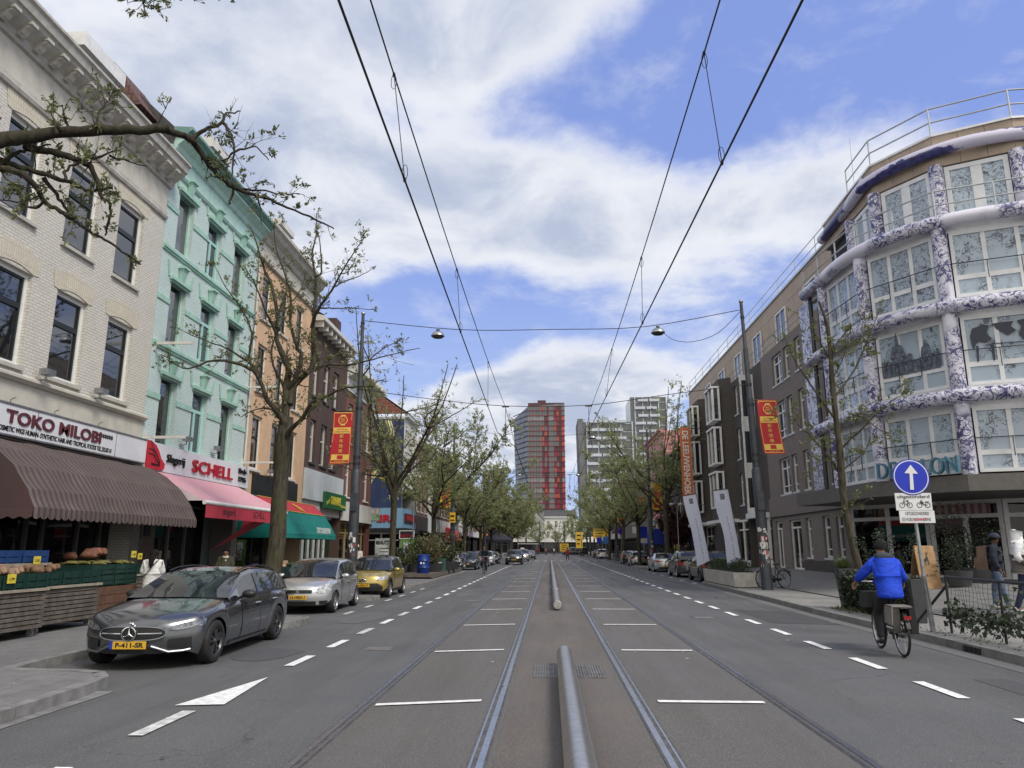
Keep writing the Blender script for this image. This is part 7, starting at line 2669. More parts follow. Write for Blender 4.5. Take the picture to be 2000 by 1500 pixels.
pp_ = [(-.035, -.24), (.035, -.24), (.03, .07), (.125, .07), (0, .235), (-.125, .07), (-.03, .07)]
m.prism([rot2(-x * 1, z) for x, z in pp_], (0, -.003, 0))
m.build('arrow', M_SWH, t)
P1 = Fr((6.92, 14.6, 0), (math.cos(-.03), 0, 0), (0, -1, 0))
m = MB()
fbox(m, SF, -.335, .335, 2.335, 2.66, -.005, .012)
m.build('upper_plate', M_SWH, t)
m = MB()
fbox(m, SF, -.29, .36, 2.10, 2.33, -.005, .012)
m.build('lower_plate', M_SWH, t)
m = MB()
text(m, 'uitgezonderd', SF, 0, 2.54, .1, .012, width=.60, height=.085, bold=.012, depth=.003)
text(m, 'UITGEZONDERD', SF, .04, 2.245, .1, .012, width=.44, height=.06, bold=.0, depth=.003)
text(m, 'VUILNISWAGENS', SF, .05, 2.135, .1, .012, width=.46, height=.06, bold=.0, depth=.003)
def ringp(cx, cz, r, w_):
	for k in range(20):
		a, b = 2 * math.pi * k / 20, 2 * math.pi * (k + 1) / 20
		m.poly([SF.p(cx + math.cos(q) * rr, cz + math.sin(q) * rr, .0155) for q, rr in ((a, r), (b, r), (b, r - w_), (a, r - w_))])
def stro(pts, w_):
	for (x0, z0), (x1, z1) in zip(pts, pts[1:]):
		d = Vector((x1 - x0, z1 - z0)).normalized() * w_ / 2
		m.poly([SF.p(x0 - d.y, z0 + d.x, .0157), SF.p(x1 - d.y, z1 + d.x, .0157), SF.p(x1 + d.y, z1 - d.x, .0157), SF.p(x0 + d.y, z0 - d.x, .0157)])
for cx in (-.22, -.08):
	ringp(cx, 2.43, .052, .011)
stro([(-.22, 2.43), (-.185, 2.5), (-.105, 2.5), (-.14, 2.43), (-.185, 2.5), (-.19, 2.525), (-.16, 2.525)], .01)
stro([(-.08, 2.43), (-.115, 2.52), (-.135, 2.522), (-.09, 2.52)], .01)
stro([(-.14, 2.43), (-.08, 2.43)], .009)
for cx in (.10, .25):
	ringp(cx, 2.43, .052, .012)
stro([(.10, 2.43), (.135, 2.52), (.16, 2.525)], .011)
stro([(.13, 2.5), (.175, 2.44), (.25, 2.43)], .016)
stro([(.14, 2.49), (.16, 2.48), (.17, 2.46)], .035)
stro([(.2, 2.49), (.28, 2.495)], .014)
m.build('lettering', M_INK, t)
m = MB()
m.poly([SF.p(-.03, 2.135, .016), SF.p(.2, 2.165, .016), SF.p(.2, 2.19, .016), SF.p(-.03, 2.165, .016)])
m.poly([SF.p(-.25, 2.13, .0155), SF.p(-.19, 2.13, .0155), SF.p(-.19, 2.2, .0155), SF.p(-.25, 2.2, .0155)], 1)
m.build('sticker', [mat('pink_sticker', (.5, .12, .16), .5), mat('pale_sticker', (.35, .36, .4), .5)], t)

# black pipe fence with netting and ivy
FA, FB, FC = Vector((7.28, 14.5, .14)), Vector((7.34, 12.95, .14)), Vector((7.5, 8.0, .14))
t = thing('fence', 'low black pipe fence with sagging netting and ivy at its foot', 'fence', (7.3, 13, .14))
mb = MB()
mb.tube([FA + Vector((0, 0, .98)), FB + Vector((0, 0, .96)), FC + Vector((0, 0, .95))], .026, 8)
mb.tube([FA + Vector((0, 0, 1.0)), FA + Vector((0, 0, -.1))], .024, 8)
mb.build('top_rail', M_BLACK, t)
for p in (FB, FB + (FC - FB) * .33, FB + (FC - FB) * .66):
	mb = MB()
	mb.tube([p + Vector((0, 0, .96)), p + Vector((0, 0, -.05))], .022, 8)
	mb.build('post', M_BLACK, t)
mb = MB()
mb.tube([FA + Vector((0, 0, .82)), FA + Vector((-.35, .55, .12)), FA + Vector((-.36, .56, 0))], [.026, .026, .02], 8)
mb.tube([FA + Vector((-.35, .55, .12)), FA + Vector((-.36, .56, -.02))], .04, 6)
mb.build('brace', M_BLACK, t)
mb = MB()
rg = random.Random(3)
def FP_(a, z):
	p = FA + (FB - FA) * a if a <= 1 else FB + (FC - FB) * (a - 1) / 3.2
	return p + Vector((.02 * math.sin(a * 9), 0, z + .03 * math.sin(a * 6) * (1 - z)))
na = 64
for i in range(na + 1):
	a = 4.2 * i / na
	mb.tube([FP_(a + .02 * math.sin(z * 8 + i), z) for z in (.93, .75, .55, .38, .22)], .0035, 3, cap=False)
for z in [.24 + .085 * k for k in range(9)]:
	mb.tube([FP_(4.2 * i / 40, z + .012 * math.sin(i * 1.7 + z * 20)) for i in range(41)], .0035, 3, cap=False)
o = mb.build('netting', M_BLACK, t)
mb = MB()
for _ in range(1500):
	a = rg.uniform(-.05, 4.2)
	dens_ = .30 + .30 * max(0, a - .9) * .5
	z = .36 + rg.gauss(0, .11) - .05 * math.sin(a * 3) - .03 * a if rg.random() > .22 or a < .9 else rg.uniform(.4, .9)
	p = FP_(a, max(.08, z)) + Vector((rg.uniform(-.12, .1), rg.uniform(-.05, .05), 0))
	leafquad(mb, p, (rv(rg) + Vector((-.4, -.3, -.5))), rv(rg).normalized(), rg.uniform(.07, .12), rg.uniform(.03, .05))
mb.build('ivy', M_IVY, t)

# hedge trough between the cyclist and the building
t = thing('hedge_planter', 'ivy covered hedge trough with dark end posts behind the blue cyclist', 'planter', (7.6, 18.5, .14))
mb = MB()
mb.hexa([(7.5, 20.1, .13), (7.72, 20.1, .13), (7.72, 20.3, .13), (7.5, 20.3, .13), (7.42, 20.05, 1.12), (7.8, 20.05, 1.12), (7.8, 20.4, 1.12), (7.42, 20.4, 1.12)])
mb.hexa([(7.5, 16.3, .13), (7.72, 16.3, .13), (7.72, 16.5, .13), (7.5, 16.5, .13), (7.45, 16.25, 1.0), (7.77, 16.25, 1.0), (7.77, 16.55, 1.0), (7.45, 16.55, 1.0)])
mb.build('end_post', M_DKGREY, t)
mb = MB()
rg = random.Random(9)
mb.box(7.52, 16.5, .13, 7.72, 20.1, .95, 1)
for _ in range(2600):
	y = rg.uniform(16.4, 20.15)
	z = rg.uniform(.15, 1.08)
	s = rg.choice((-1, 1, -1))
	p = Vector((7.62 + s * rg.uniform(.08, .2), y, z)) if z < .95 else Vector((7.62 + rg.uniform(-.2, .2), y, z))
	leafquad(mb, p, rv(rg) + Vector((s * .6, -.2, -.3)), rv(rg).normalized(), rg.uniform(.06, .11), rg.uniform(.025, .045))
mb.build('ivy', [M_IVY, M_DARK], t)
mb = MB()
for _ in range(420):
	a = rg.uniform(0, 6.28)
	L = rg.uniform(.2, .42)
	d = Vector((math.cos(a) * rg.uniform(.2, .9), math.sin(a) * rg.uniform(.2, .9), rg.uniform(.25, 1.1))).normalized()
	leafquad(mb, Vector((7.6, 20.2, 1.1)), d, Vector((0, 0, 1)), L, .008)
t2 = thing('potted_grass', 'tuft of long green grass on top of the far end of the hedge trough', 'plant', (7.6, 20.2, 1.1))
mb.build('leaves', leafmat('grass_blade', (.09, .12, .04)), t2)
mb = MB()
for k in range(90):
	p = Vector((7.3 + rg.uniform(-.25, .2), 19.3 + rg.uniform(-.9, .7), .135))
	leafquad(mb, p, rv(rg) * .7 + Vector((0, 0, .8)), Vector((0, 1, 0)), rg.uniform(.06, .16), .012)
for k in range(160):
	p = Vector((6.95 + rg.uniform(-.05, .5), rg.uniform(8, 16), .135))
	leafquad(mb, p, rv(rg) + Vector((0, 0, .5)), Vector((0, 1, 0)), rg.uniform(.03, .07), .01)
tag(mb.build('weeds', leafmat('weed_leaf', (.09, .11, .035))), 'weeds growing in the paving by the fence and trough', 'weeds', kind='stuff')

# planter with two white flags
t = thing('planter', 'long pale concrete planter filled with dark green shrubs', 'planter', (7.5, 33, .13))
mb = MB()
for y0, y1 in ((30.2, 32.4), (32.42, 34.6), (34.62, 36.0)):
	mb.hexa([(7.18, y0, .16), (8.02, y0, .16), (8.02, y1, .16), (7.18, y1, .16), (7.12, y0 - .05 * (y0 < 31), .7), (8.08, y0 - .05 * (y0 < 31), .7), (8.08, y1, .7), (7.12, y1, .7)])
mb.box(7.3, 30.3, .12, 7.9, 35.9, .16)
mb.build('trough', mat('pale_concrete', (.50, .48, .44), .9, var=.15, sc=4, bump=.2, weather=.35), t)
mb = MB()
rg = random.Random(17)
for _ in range(7000):
	y = rg.uniform(30.2, 35.95)
	x = 7.6 + rg.gauss(0, .22)
	x = min(8.05, max(7.15, x))
	hh = .30 + .10 * math.sin(y * 3.1) + .07 * math.sin(y * 7.7 + 1)
	z = .68 + rg.random() ** .6 * (hh + .12) * (1 - ((x - 7.6) / .55) ** 2 * .6)
	leafquad(mb, Vector((x, y, z)), rv(rg) + Vector((0, 0, .5)), rv(rg).normalized(), rg.uniform(.04, .08), rg.uniform(.01, .018))
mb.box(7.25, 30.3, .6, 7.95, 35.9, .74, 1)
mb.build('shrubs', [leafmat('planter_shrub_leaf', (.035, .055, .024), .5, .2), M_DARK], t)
M_FLAG = leafmat('white_flag_cloth', (.84, .85, .92), .03, .6)
def flag(x, y, lab, seed, lean):
	t = thing('flag', lab, 'flag', (x, y, .8), group='tall white flags standing in the planter')
	z1 = 4.1
	b = Vector((x, y, .75))
	tp = Vector((x - lean, y, z1))
	ax = (tp - b).normalized()
	lf_ = Vector((-ax.z, 0, ax.x))
	mb = MB()
	mb.tube([b, tp], .028, 8)
	mb.tube([tp, tp + lf_ * .62], .02, 8)
	mb.build('pole', M_BLACK, t)
	mb = MB()
	rows = []
	n = 14
	L = 3.05
	def fpt(f, g, off=0):
		wv = .06 * math.sin(f * 6 + seed) * g + .05 * math.sin(f * 13 + g * 3 + seed) * g
		nar = .62 - .07 * max(0, math.sin(max(0, f - .3) / .7 * math.pi))
		return tp - ax * (.03 + L * f * (1 + .05 * g * f)) + lf_ * (nar * g) + Vector((0, -.03 + wv - off, 0))
	for i in range(n + 1):
		rows.append([fpt(i / n, j / 6) for j in range(7)])
	mb.grid(rows)
	mb.build('cloth', M_FLAG, t, 70)
	mb = MB()
	vs, fs = textmesh('onderwijs topper', .0, 0)
	x0, x1 = min(v.x for v in vs), max(v.x for v in vs)
	mb.add([fpt(.36 + .60 * (v.x - x0) / (x1 - x0), .34 + .22 * (v.y + .2), .008) for v in vs], fs, 0)
	mb.add([fpt(f, g, .008) for f, g in ((.05, .32), (.05, .62), (.13, .62), (.13, .32))], [(0, 1, 2, 3)], 1)
	mb.build('print', [mat('pale_grey_print', (.33, .34, .38), .7), mat('grey_emblem', (.14, .15, .17), .7, var=.5, sc=25)], t)
flag(8.02, 32.2, 'right hand white flag on a dark pole in the concrete planter', 1.0, .42)
flag(7.35, 35.2, 'left hand white flag on a dark pole in the concrete planter', 2.4, .52)

# A-board and potted shrubs before the corner building
t = thing('a_board', 'wooden pavement board with a giraffe standing by the white door frames', 'sign', (11.4, 23.7, .46))
zb = zR(11.4) - .02
AF = Fr((11.42, 23.55, 0), (1, 0, 0), (0, -1, 0))
mb = MB()
mb.hexa([AF.p(-.3, zb, .0), AF.p(.3, zb, .0), AF.p(.3, zb, -.05), AF.p(-.3, zb, -.05), AF.p(-.28, zb + 1.28, -.28), AF.p(.28, zb + 1.28, -.28), AF.p(.28, zb + 1.28, -.33), AF.p(-.28, zb + 1.28, -.33)])
M_WOOD = mat('plywood', (.36, .22, .105), .7, var=.2, sc=5, weather=.15)
mb.build('front_panel', M_WOOD, t)
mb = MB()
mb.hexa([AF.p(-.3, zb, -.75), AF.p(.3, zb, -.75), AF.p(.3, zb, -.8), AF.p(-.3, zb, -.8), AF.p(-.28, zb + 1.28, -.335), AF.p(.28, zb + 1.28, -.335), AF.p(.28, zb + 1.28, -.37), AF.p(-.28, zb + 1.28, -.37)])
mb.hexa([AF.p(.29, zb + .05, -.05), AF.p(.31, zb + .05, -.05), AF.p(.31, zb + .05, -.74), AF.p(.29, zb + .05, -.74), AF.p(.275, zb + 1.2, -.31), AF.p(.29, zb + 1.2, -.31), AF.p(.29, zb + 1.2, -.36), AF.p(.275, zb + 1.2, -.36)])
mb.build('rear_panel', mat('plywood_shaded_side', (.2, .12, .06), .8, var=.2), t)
AN = Vector((0, -1.28, .28)).normalized()
A2 = Fr(AF.p(0, zb, 0) + Vector((0, -.004, 0)), (1, 0, 0), (0, -1, 0))
def apt(x, z, c=.004):
	return Vector((11.42 + x, 23.55 + .28 * z / 1.28 - c, zb + z))
mb = MB()
gir = [[(-.07, .78), (.04, .84), (.06, .93), (-.02, .92), (-.08, .86)], [(.0, .9), (.045, .91), (.04, 1.06), (.012, 1.06)], [(.015, 1.05), (.08, 1.03), (.085, 1.05), (.03, 1.09)], [(-.075, .8), (-.05, .8), (-.06, .70), (-.075, .7)], [(.02, .82), (.045, .84), (.04, .70), (.025, .7)], [(-.035, .8), (-.02, .8), (-.03, .7), (-.042, .7)], [(.05, .85), (.062, .86), (.07, .71), (.06, .71)]]
for g_ in gir:
	mb.poly([apt(x, z) for x, z in g_])
vs, fs = textmesh('GIRAFFE', .0, 0)
x0, x1 = min(v.x for v in vs), max(v.x for v in vs)
mb.add([apt(-.2 + .4 * (v.x - x0) / (x1 - x0), .36 + .12 * v.y) for v in vs], fs)
mb.build('print', M_INK, t)
def shrub(x, y, h, w_, lab, n=900, pot=True, leaf=None, z=None, seed=0, ls=.1):
	zz = (zR(x) if x > 0 else .12) if z is None else z
	rg = random.Random(seed)
	t = thing('potted_shrub', lab, 'plant', (x, y, zz), group='potted plants')
	hp = .45 if pot else .05
	if pot:
		mb = MB()
		mb.lathe([(w_ * .42, 0), (w_ * .55, hp), (w_ * .5, hp), (w_ * .48, hp - .04)], (x, y, zz), 'z', 16)
		mb.build('pot', M_DKGREY, t, 40)
	wd, lf = MB(), MB()
	for k in range(9):
		d = (rv(rg, .55) + Vector((0, 0, 1))).normalized()
		p = Vector((x, y, zz + hp - .05))
		pts = [p]
		for i in range(4):
			d = (d + rv(rg, .25)).normalized()
			pts.append(pts[-1] + d * (h - hp) / 4 * rg.uniform(.8, 1.1))
		wd.tube(pts, [.018, .014, .011, .008, .004], 5)
		for _ in range(n // 9):
			i = rg.randint(1, 4)
			q = pts[i] + rv(rg, w_ * .28)
			leafquad(lf, q, rv(rg) + Vector((0, 0, .2)), rv(rg).normalized(), ls * rg.uniform(.6, 1.3), ls * .25)
	wd.build('stems', M_BARKD, t)
	lf.build('leaves', leaf or M_LEAFD, t)
	return t
shrub(9.15, 20.8, 2.0, .5, 'tall dark potted shrub between the cyclist and the sign post', 1300, seed=4, ls=.07)
shrub(13.2, 24.6, 2.5, 1.1, 'tall dark potted shrub in front of the white door frames', 1700, seed=5, ls=.08)
shrub(12.1, 23.3, 1.4, .7, 'small dark potted shrub left of the boys', 700, seed=6, ls=.07)

# ---------------------------------------------------------------- greengrocer stands on the left
M_CRW = mat('grey_crate_wood', (.12, .10, .082), .85, var=.3, sc=7, weather=.3)
M_CRB = mat('brown_crate_wood', (.11, .055, .033), .8, var=.2, sc=6, weather=.2)
M_GCR = mat('green_plastic_crate', (.006, .032, .024), .5, var=.15)
M_BCR = mat('blue_plastic_crate', (.012, .045, .15), .5, var=.15)
M_RCR = mat('red_plastic_crate', (.3, .015, .03), .5, var=.12)
def slatbox(x0, x1, y0, y1, lab, m, z0=.27, z1=.90, n=8, top=True, gap=.018):
	t = thing('display_cart', lab, 'cart', ((x0 + x1) / 2, (y0 + y1) / 2, .12), group='wooden display carts before the greengrocer')
	mb = MB()
	st_ = (z1 - z0) / n
	for k in range(n):
		a, b = z0 + k * st_, z0 + (k + 1) * st_ - gap
		mb.box(x1 - .03, y0, a, x1, y1, b)
		mb.box(x0, y0, a, x1 - .031, y0 + .03, b)
		mb.box(x0, y1 - .03, a, x1 - .031, y1, b)
	mb.box(x0 + .02, y0 + .04, z0, x1 - .05, y1 - .04, z1 - .02, 1)
	mb.build('slatted_body', [m, M_DARK], t)
	if top:
		mb = MB()
		mb.box(x0 - .03, y0 - .03, z1, x1 + .04, y1 + .03, z1 + .045)
		mb.build('top_board', mat('pale_board', (.30, .26, .2), .8, var=.2, sc=6), t)
	for yy in (y0 + .15, y1 - .15):
		mb = MB()
		mb.lathe([(.001, -.015), (.06, -.015), (.06, .015), (.001, .015)], (x1 - .1, yy, .185), 'y', 14)
		mb.box(x1 - .14, yy - .03, .2, x1 - .06, yy + .03, .27)
		mb.build('caster', M_GALV, t)
	return t
slatbox(-9.75, -9.0, 11.6, 13.35, 'grey slatted display cart at the left edge under the brown awning', M_CRW)
slatbox(-9.95, -9.2, 13.45, 15.3, 'grey slatted display cart right of the first one under the brown awning', M_CRW)
slatbox(-10.75, -9.7, 15.75, 17.6, 'brown boarded display cart beside the woman in white', M_CRB, .26, .82, 3, False, .01)
slatbox(-11.0, -10.35, 17.7, 19.3, 'low slatted cart behind the woman in white', M_CRW, .3, .95, 7)
def crate(x0, x1, y0, y1, z0, h, m, lab, group):
	mb = MB()
	w_ = .02
	mb.box(x0, y0, z0, x1, y1, z0 + .02)
	for k, (a, b) in enumerate(((0.02, .45), (.52, 1.0))):
		za, zb_ = z0 + h * a, z0 + h * b
		mb.box(x1 - w_, y0, za, x1, y1, zb_).box(x0, y0, za, x0 + w_, y1, zb_).box(x0 + w_, y0, za, x1 - w_, y0 + w_, zb_).box(x0 + w_, y1 - w_, za, x1 - w_, y1, zb_)
	mb.box(x0 + .03, y0 + .03, z0 + .03, x1 - .03, y1 - .03, z0 + h * .8)
	for yy in (y0, (y0 + y1) / 2 - .02, y1 - .04):
		mb.box(x1 - .002, yy, z0, x1 + .012, yy + .04, z0 + h)
	return tag(mb.build('crate', m), lab, 'crate', group)
rg = random.Random(12)
GC = 'green crates on the display carts'
for k, y in enumerate((11.65, 12.25, 12.82)):
	crate(-9.7, -9.02, y, y + .55, .95, .24, M_GCR, 'green crate on the left cart, %s from the picture edge' % ['first', 'second', 'third'][k], GC)
for k, y in enumerate((13.48, 14.1, 14.7)):
	crate(-9.9, -9.22, y, y + .57, .95, .24, M_GCR, 'green crate on the second cart, %s from its left end' % ['first', 'second', 'third'][k], GC)
for k, y in enumerate((15.78, 16.7)):
	for j in range(2):
		crate(-10.7, -9.72, y, y + .88, .83 + j * .23, .22, M_GCR, '%s green crate at the %s end of the brown cart' % (['lower', 'upper'][j], ['near', 'far'][k]), GC)
for k, y in enumerate((17.75, 18.5)):
	crate(-10.98, -10.4, y, y + .7, .998, .22, M_GCR, 'green crate behind the woman in white, %s one' % ['nearer', 'farther'][k], GC)
t = thing('shelf', 'raised wooden shelf of blue crates behind the green crates', 'shelf', (-10.4, 13.3, .12))
mb = MB()
mb.box(-10.75, 11.5, 1.30, -10.0, 14.9, 1.35)
for y in (11.6, 13.2, 14.7):
	mb.box(-10.7, y, .12, -10.62, y + .08, 1.3)
mb.build('board', mat('pale_board', (.30, .26, .2)), t)
for k, y in enumerate((11.7, 12.5, 13.3, 14.1)):
	crate(-10.7, -10.05, y, y + .72, 1.352, .24, M_BCR, 'blue crate on the raised shelf, %s from the left' % ['first', 'second', 'third', 'fourth'][k], 'blue crates on the raised shelf')
def produce(x0, x1, y0, y1, z, n, r, m, lab, lng=1.0, nm='vegetables'):
	mb = MB()
	for _ in range(n):
		a = rg.uniform(-.5, .5)
		c = Vector((rg.uniform(x0, x1), rg.uniform(y0, y1), z + rg.uniform(0, r * 1.1)))
		if lng > 1:
			d = Vector((math.cos(a), math.sin(a), 0)) * r * lng
			mb.tube([c - d, c - d * .5 + Vector((0, 0, r * .5)), c + d * .5 + Vector((0, 0, r * .5)), c + d], [r * .3, r, r, r * .3], 7)
		else:
			mb.ball(c, r * rg.uniform(.8, 1.1), r * rg.uniform(.8, 1.2), r * .85, 9, 6)
	return tag(mb.build(nm, m, None, 60), lab, nm, kind='stuff')
produce(-9.6, -9.1, 11.75, 13.3, 1.19, 16, .07, mat('pale_root', (.22, .14, .09), .8, var=.3), 'pale roots heaped in the left green crates', 1.9)
produce(-9.75, -9.35, 13.6, 14.3, 1.19, 14, .06, mat('brown_root', (.16, .09, .05), .85, var=.3), 'brown roots heaped in the second row of green crates', 1.8)
produce(-10.6, -10.1, 11.8, 13.2, 1.58, 60, .045, mat('garlic_white', (.4, .38, .36), .7, var=.35, sc=12), 'white garlic bulbs heaped on the blue crates')
produce(-10.6, -9.8, 15.85, 17.5, 1.28, 46, .035, mat('plantain', (.13, .115, .03), .6, var=.5, sc=3), 'green and yellow plantains heaped on the brown cart', 4.0, 'plantains')
produce(-10.6, -10.2, 16.3, 17.2, 1.42, 8, .09, mat('cassava', (.16, .065, .04), .8, var=.3), 'reddish cassava roots above the plantains', 1.8)
produce(-10.9, -10.45, 17.8, 19.1, 1.2, 40, .05, mat('dark_greens', (.03, .045, .02), .8, var=.4), 'dark leafy vegetables in the crates behind the woman')
for k, (x, y, z, lab) in enumerate([(-8.99, 12.3, 1.06, 'yellow price card on the first green crates'), (-9.98, 12.2, 1.34, 'yellow price card at the left end of the raised shelf'), (-9.98, 13.1, 1.36, 'yellow price card in the middle of the raised shelf'), (-9.98, 14.3, 1.33, 'yellow price card at the right end of the raised shelf'),
									(-9.68, 17.2, 1.42, 'yellow price card over the plantains'), (-10.3, 18.6, 1.36, 'yellow price card beside the woman in white')]):
	mb = MB()
	mb.box(x, y, z, x + .008, y + .2, z + .15)
	text(mb, ['1,99', '2,50', '0,99', '3,25', '1,50', '2,99'][k], Fr((x + .008, 0, 0), (0, 1, 0), (1, 0, 0)), y + .1, z + .05, .06, 0, width=.12, m=1, bold=.02, depth=.003)
	tag(mb.build('price_card', [mat('yellow_card', (.62, .50, .05), .6), M_INK]), lab, 'price card', 'yellow price cards')
# second greengrocer under the teal awning
for k, (x, y) in enumerate(((-9.7, 25.6), (-9.7, 26.5), (-9.75, 27.4))):
	for j, m in enumerate((M_GCR, M_RCR, M_GCR)):
		crate(x, x + .6, y, y + .8, .13 + j * .3, .28, m, '%s %s crate in the %s stack by the silver hatchback' % (['bottom', 'middle', 'top'][j], ['green', 'red', 'green'][j], ['near', 'middle', 'far'][k]), 'plastic crates stacked by the silver hatchback')
produce(-9.62, -9.2, 25.7, 26.3, 1.0, 16, .07, mat('peach_root', (.5, .27, .17), .8, var=.25), 'peach coloured roots on the crates by the tree')
produce(-9.62, -9.2, 26.6, 28.1, 1.0, 50, .07, mat('dark_greens', (.03, .045, .02)), 'dark leafy vegetables on the far crates by the tree')
mb = MB().box(-9.6, 26.3, .99, -9.3, 26.75, 1.2)
tag(mb.build('carton', mat('carton', (.42, .30, .19), .85, var=.1)), 'brown cardboard box on the crates by the tree', 'box')

# ---------------------------------------------------------------- plant terrace on the left
t = thing('terrace_deck', 'low weathered wooden deck of pallets holding plants and chairs', 'deck', (-7.3, 44, .12))
mb = MB()
M_DECK = mat('weathered_deck', (.12, .10, .085), .9, var=.3, sc=5, weather=.3)
for k in range(18):
	mb.box(-9.2, 38.2 + k * .72, .32, -5.9, 38.86 + k * .72, .36)
for x in (-9.1, -7.6, -6.0):
	mb.box(x, 38.3, .12, x + .1, 51.0, .318)
mb.box(-6.0, 38.2, .16, -5.88, 51, .30)
mb.box(-9.2, 38.15, .2, -5.9, 38.19, .36)
mb.build('planking', M_DECK, t)
t = thing('barrel', 'bright blue plastic barrel with a white mark on the terrace', 'barrel', (-6.5, 39.1, .36))
mb = MB()
mb.lathe([(.30, 0), (.32, .03), (.32, .28), (.335, .3), (.32, .32), (.32, .62), (.335, .64), (.32, .66), (.31, .93), (.28, .95)], (-6.5, 39.1, .36), 'z', 28)
mb.build('drum', mat('blue_plastic', (.008, .035, .20), .35, var=.1), t, 40)
mb = MB()
for x, r in ((-6.56, .055), (-6.42, .045)):
	mb.lathe([(.001, 0), (r, 0)], (x, 38.77, .88), 'y', 14, cap=False)
mb.build('mark', M_WHITE, t)
M_YG = leafmat('terrace_leaf', (.085, .10, .035), .5, .3)
M_DRY = leafmat('dry_yellow_leaf', (.16, .14, .07), .5, .3)
for i, (x, y, h, w_, n, lm, lab) in enumerate([(-7.4, 41.2, 1.7, 1.2, 900, M_YG, 'bushy green plant behind the blue barrel'), (-6.4, 41.6, 1.9, 1.1, 1000, M_DRY, 'yellowish flowering bush right of the blue barrel'), (-6.9, 43.0, 2.0, 1.3, 900, M_YG, 'tall bush in the middle of the terrace'),
											(-6.2, 44.5, 2.2, 1.2, 800, M_LEAFD, 'dark bush toward the far end of the terrace'), (-8.0, 40.3, 1.2, .9, 700, M_LEAFD, 'low dark plant beside the terrace chairs'), (-6.1, 46.6, 2.3, 1.2, 700, M_YG, 'tall green plant near the second lamp post')]):
	shrub(x, y, h, w_, lab, n, True, lm, .36, 40 + i, .15)
for i, (x, y, lab) in enumerate([(-7.6, 39.6, 'spiky palm plant at the front left of the terrace'), (-6.5, 47.8, 'spiky palm plant with broad fronds at the terrace end'), (-6.95, 42.2, 'spiky fronds rising behind the yellowish bush')]):
	t = thing('palm_plant', lab, 'plant', (x, y, .36), group='potted plants')
	rgp = random.Random(60 + i)
	mb = MB()
	for _ in range(70):
		a = rgp.uniform(0, 6.28)
		d = Vector((math.cos(a), math.sin(a), rgp.uniform(.3, 1.8))).normalized()
		p = Vector((x, y, .7))
		L = rgp.uniform(.7, 1.3)
		q1, q2 = p + d * L * .6, p + d * L + Vector((0, 0, -.25))
		s = d.cross(Vector((0, 0, 1))).normalized() * .02
		mb.poly([p - s, p + s, q1 + s * 1.4, q1 - s * 1.4])
		mb.poly([q1 - s * 1.4, q1 + s * 1.4, q2])
	mb.build('fronds', M_YG, t)
	mb = MB()
	mb.lathe([(.16, 0), (.22, .4), (.19, .4)], (x, y, .36), 'z', 14)
	mb.build('pot', M_DKGREY, t, 40)
def bistro_chair(x, y, rz, lab, z=.36):
	t = thing('folding_chair', lab, 'chair', (x, y, z), rz, 'folding terrace chairs')
	for nm, bx in (('seat', [(-.2, -.19, .44, .2, -.1, .46), (-.2, -.07, .44, .2, .02, .46), (-.2, .05, .44, .2, .17, .46)]), ('backrest', [(-.2, .2, .62, .2, .22, .70), (-.2, .22, .78, .2, .24, .86)])):
		mb = MB()
		for b in bx:
			mb.box(*b)
		mb.build(nm, mat('pale_slat_wood', (.42, .33, .2), .6, var=.15), t, local=True)
	for s in (-1, 1):
		mb = MB()
		mb.tube([(s * .2, -.22, 0), (s * .2, .2, .6), (s * .2, .24, .88)], .012, 6)
		mb.tube([(s * .18, .24, 0), (s * .18, -.18, .44)], .012, 6)
		mb.build('leg', M_BLACK, t, local=True)
	return t
bistro_chair(-8.6, 38.9, .3, 'pale slatted folding chair nearest the gold car')
bistro_chair(-7.9, 38.8, 2.6, 'pale slatted folding chair left of the spiky palm')
bistro_chair(-8.3, 40.2, 1.2, 'pale slatted folding chair deeper on the terrace')
t = thing('bistro_table', 'small dark round table between the folding chairs', 'table', (-8.35, 39.4, .36))
mb = MB()
mb.lathe([(.3, .70), (.3, .72)], (-8.35, 39.4, .36), 'z', 20)
mb.build('tabletop', M_BLACK, t)
mb = MB()
mb.tube([(-8.35, 39.4, .36), (-8.35, 39.4, 1.06)], .02, 8)
mb.lathe([(.2, 0), (.02, .05)], (-8.35, 39.4, .36), 'z', 16)
mb.build('pedestal', M_BLACK, t)
t = thing('a_board', 'green framed notice board standing among the terrace plants', 'sign', (-7.9, 42.5, .36))
mb = MB()
mb.box(-8.4, 42.5, .5, -7.6, 42.56, 2.1)
mb.build('frame', mat('leaf_green_board', (.10, .22, .05), .6), t)
mb = MB()
mb.box(-8.22, 42.47, .95, -7.85, 42.5, 1.95)
mb.build('poster', mat('poster_pale', (.5, .54, .6), .5, var=.25, sc=4), t)
t = thing('a_board', 'white and black menu board beside the blue corner shop', 'sign', (-9.6, 44.5, .12))
mb = MB()
mb.box(-10.3, 44.5, .3, -9.35, 44.56, 2.2)
mb.build('panel', mat('menu_board', (.36, .38, .37), .6, var=.6, sc=3), t)
mb = MB()
text(mb, 'BEAUTY', Fr((0, 44.49, 0), (1, 0, 0), (0, -1, 0)), -9.85, 1.85, .3, 0, width=.8, bold=.02)
for k in range(5):
	mb.box(-10.0, 44.488, 1.6 - k * .2, -9.5, 44.499, 1.64 - k * .2)
mb.build('lettering', M_INK, t)
t = thing('planter_box', 'green wooden planter box with a white notice at the terrace edge', 'planter', (-6.2, 43.2, .36))
mb = MB()
mb.box(-6.6, 42.7, .36, -5.95, 43.6, 1.05)
mb.build('box', mat('green_box', (.03, .10, .075), .6, var=.15), t)
mb = MB()
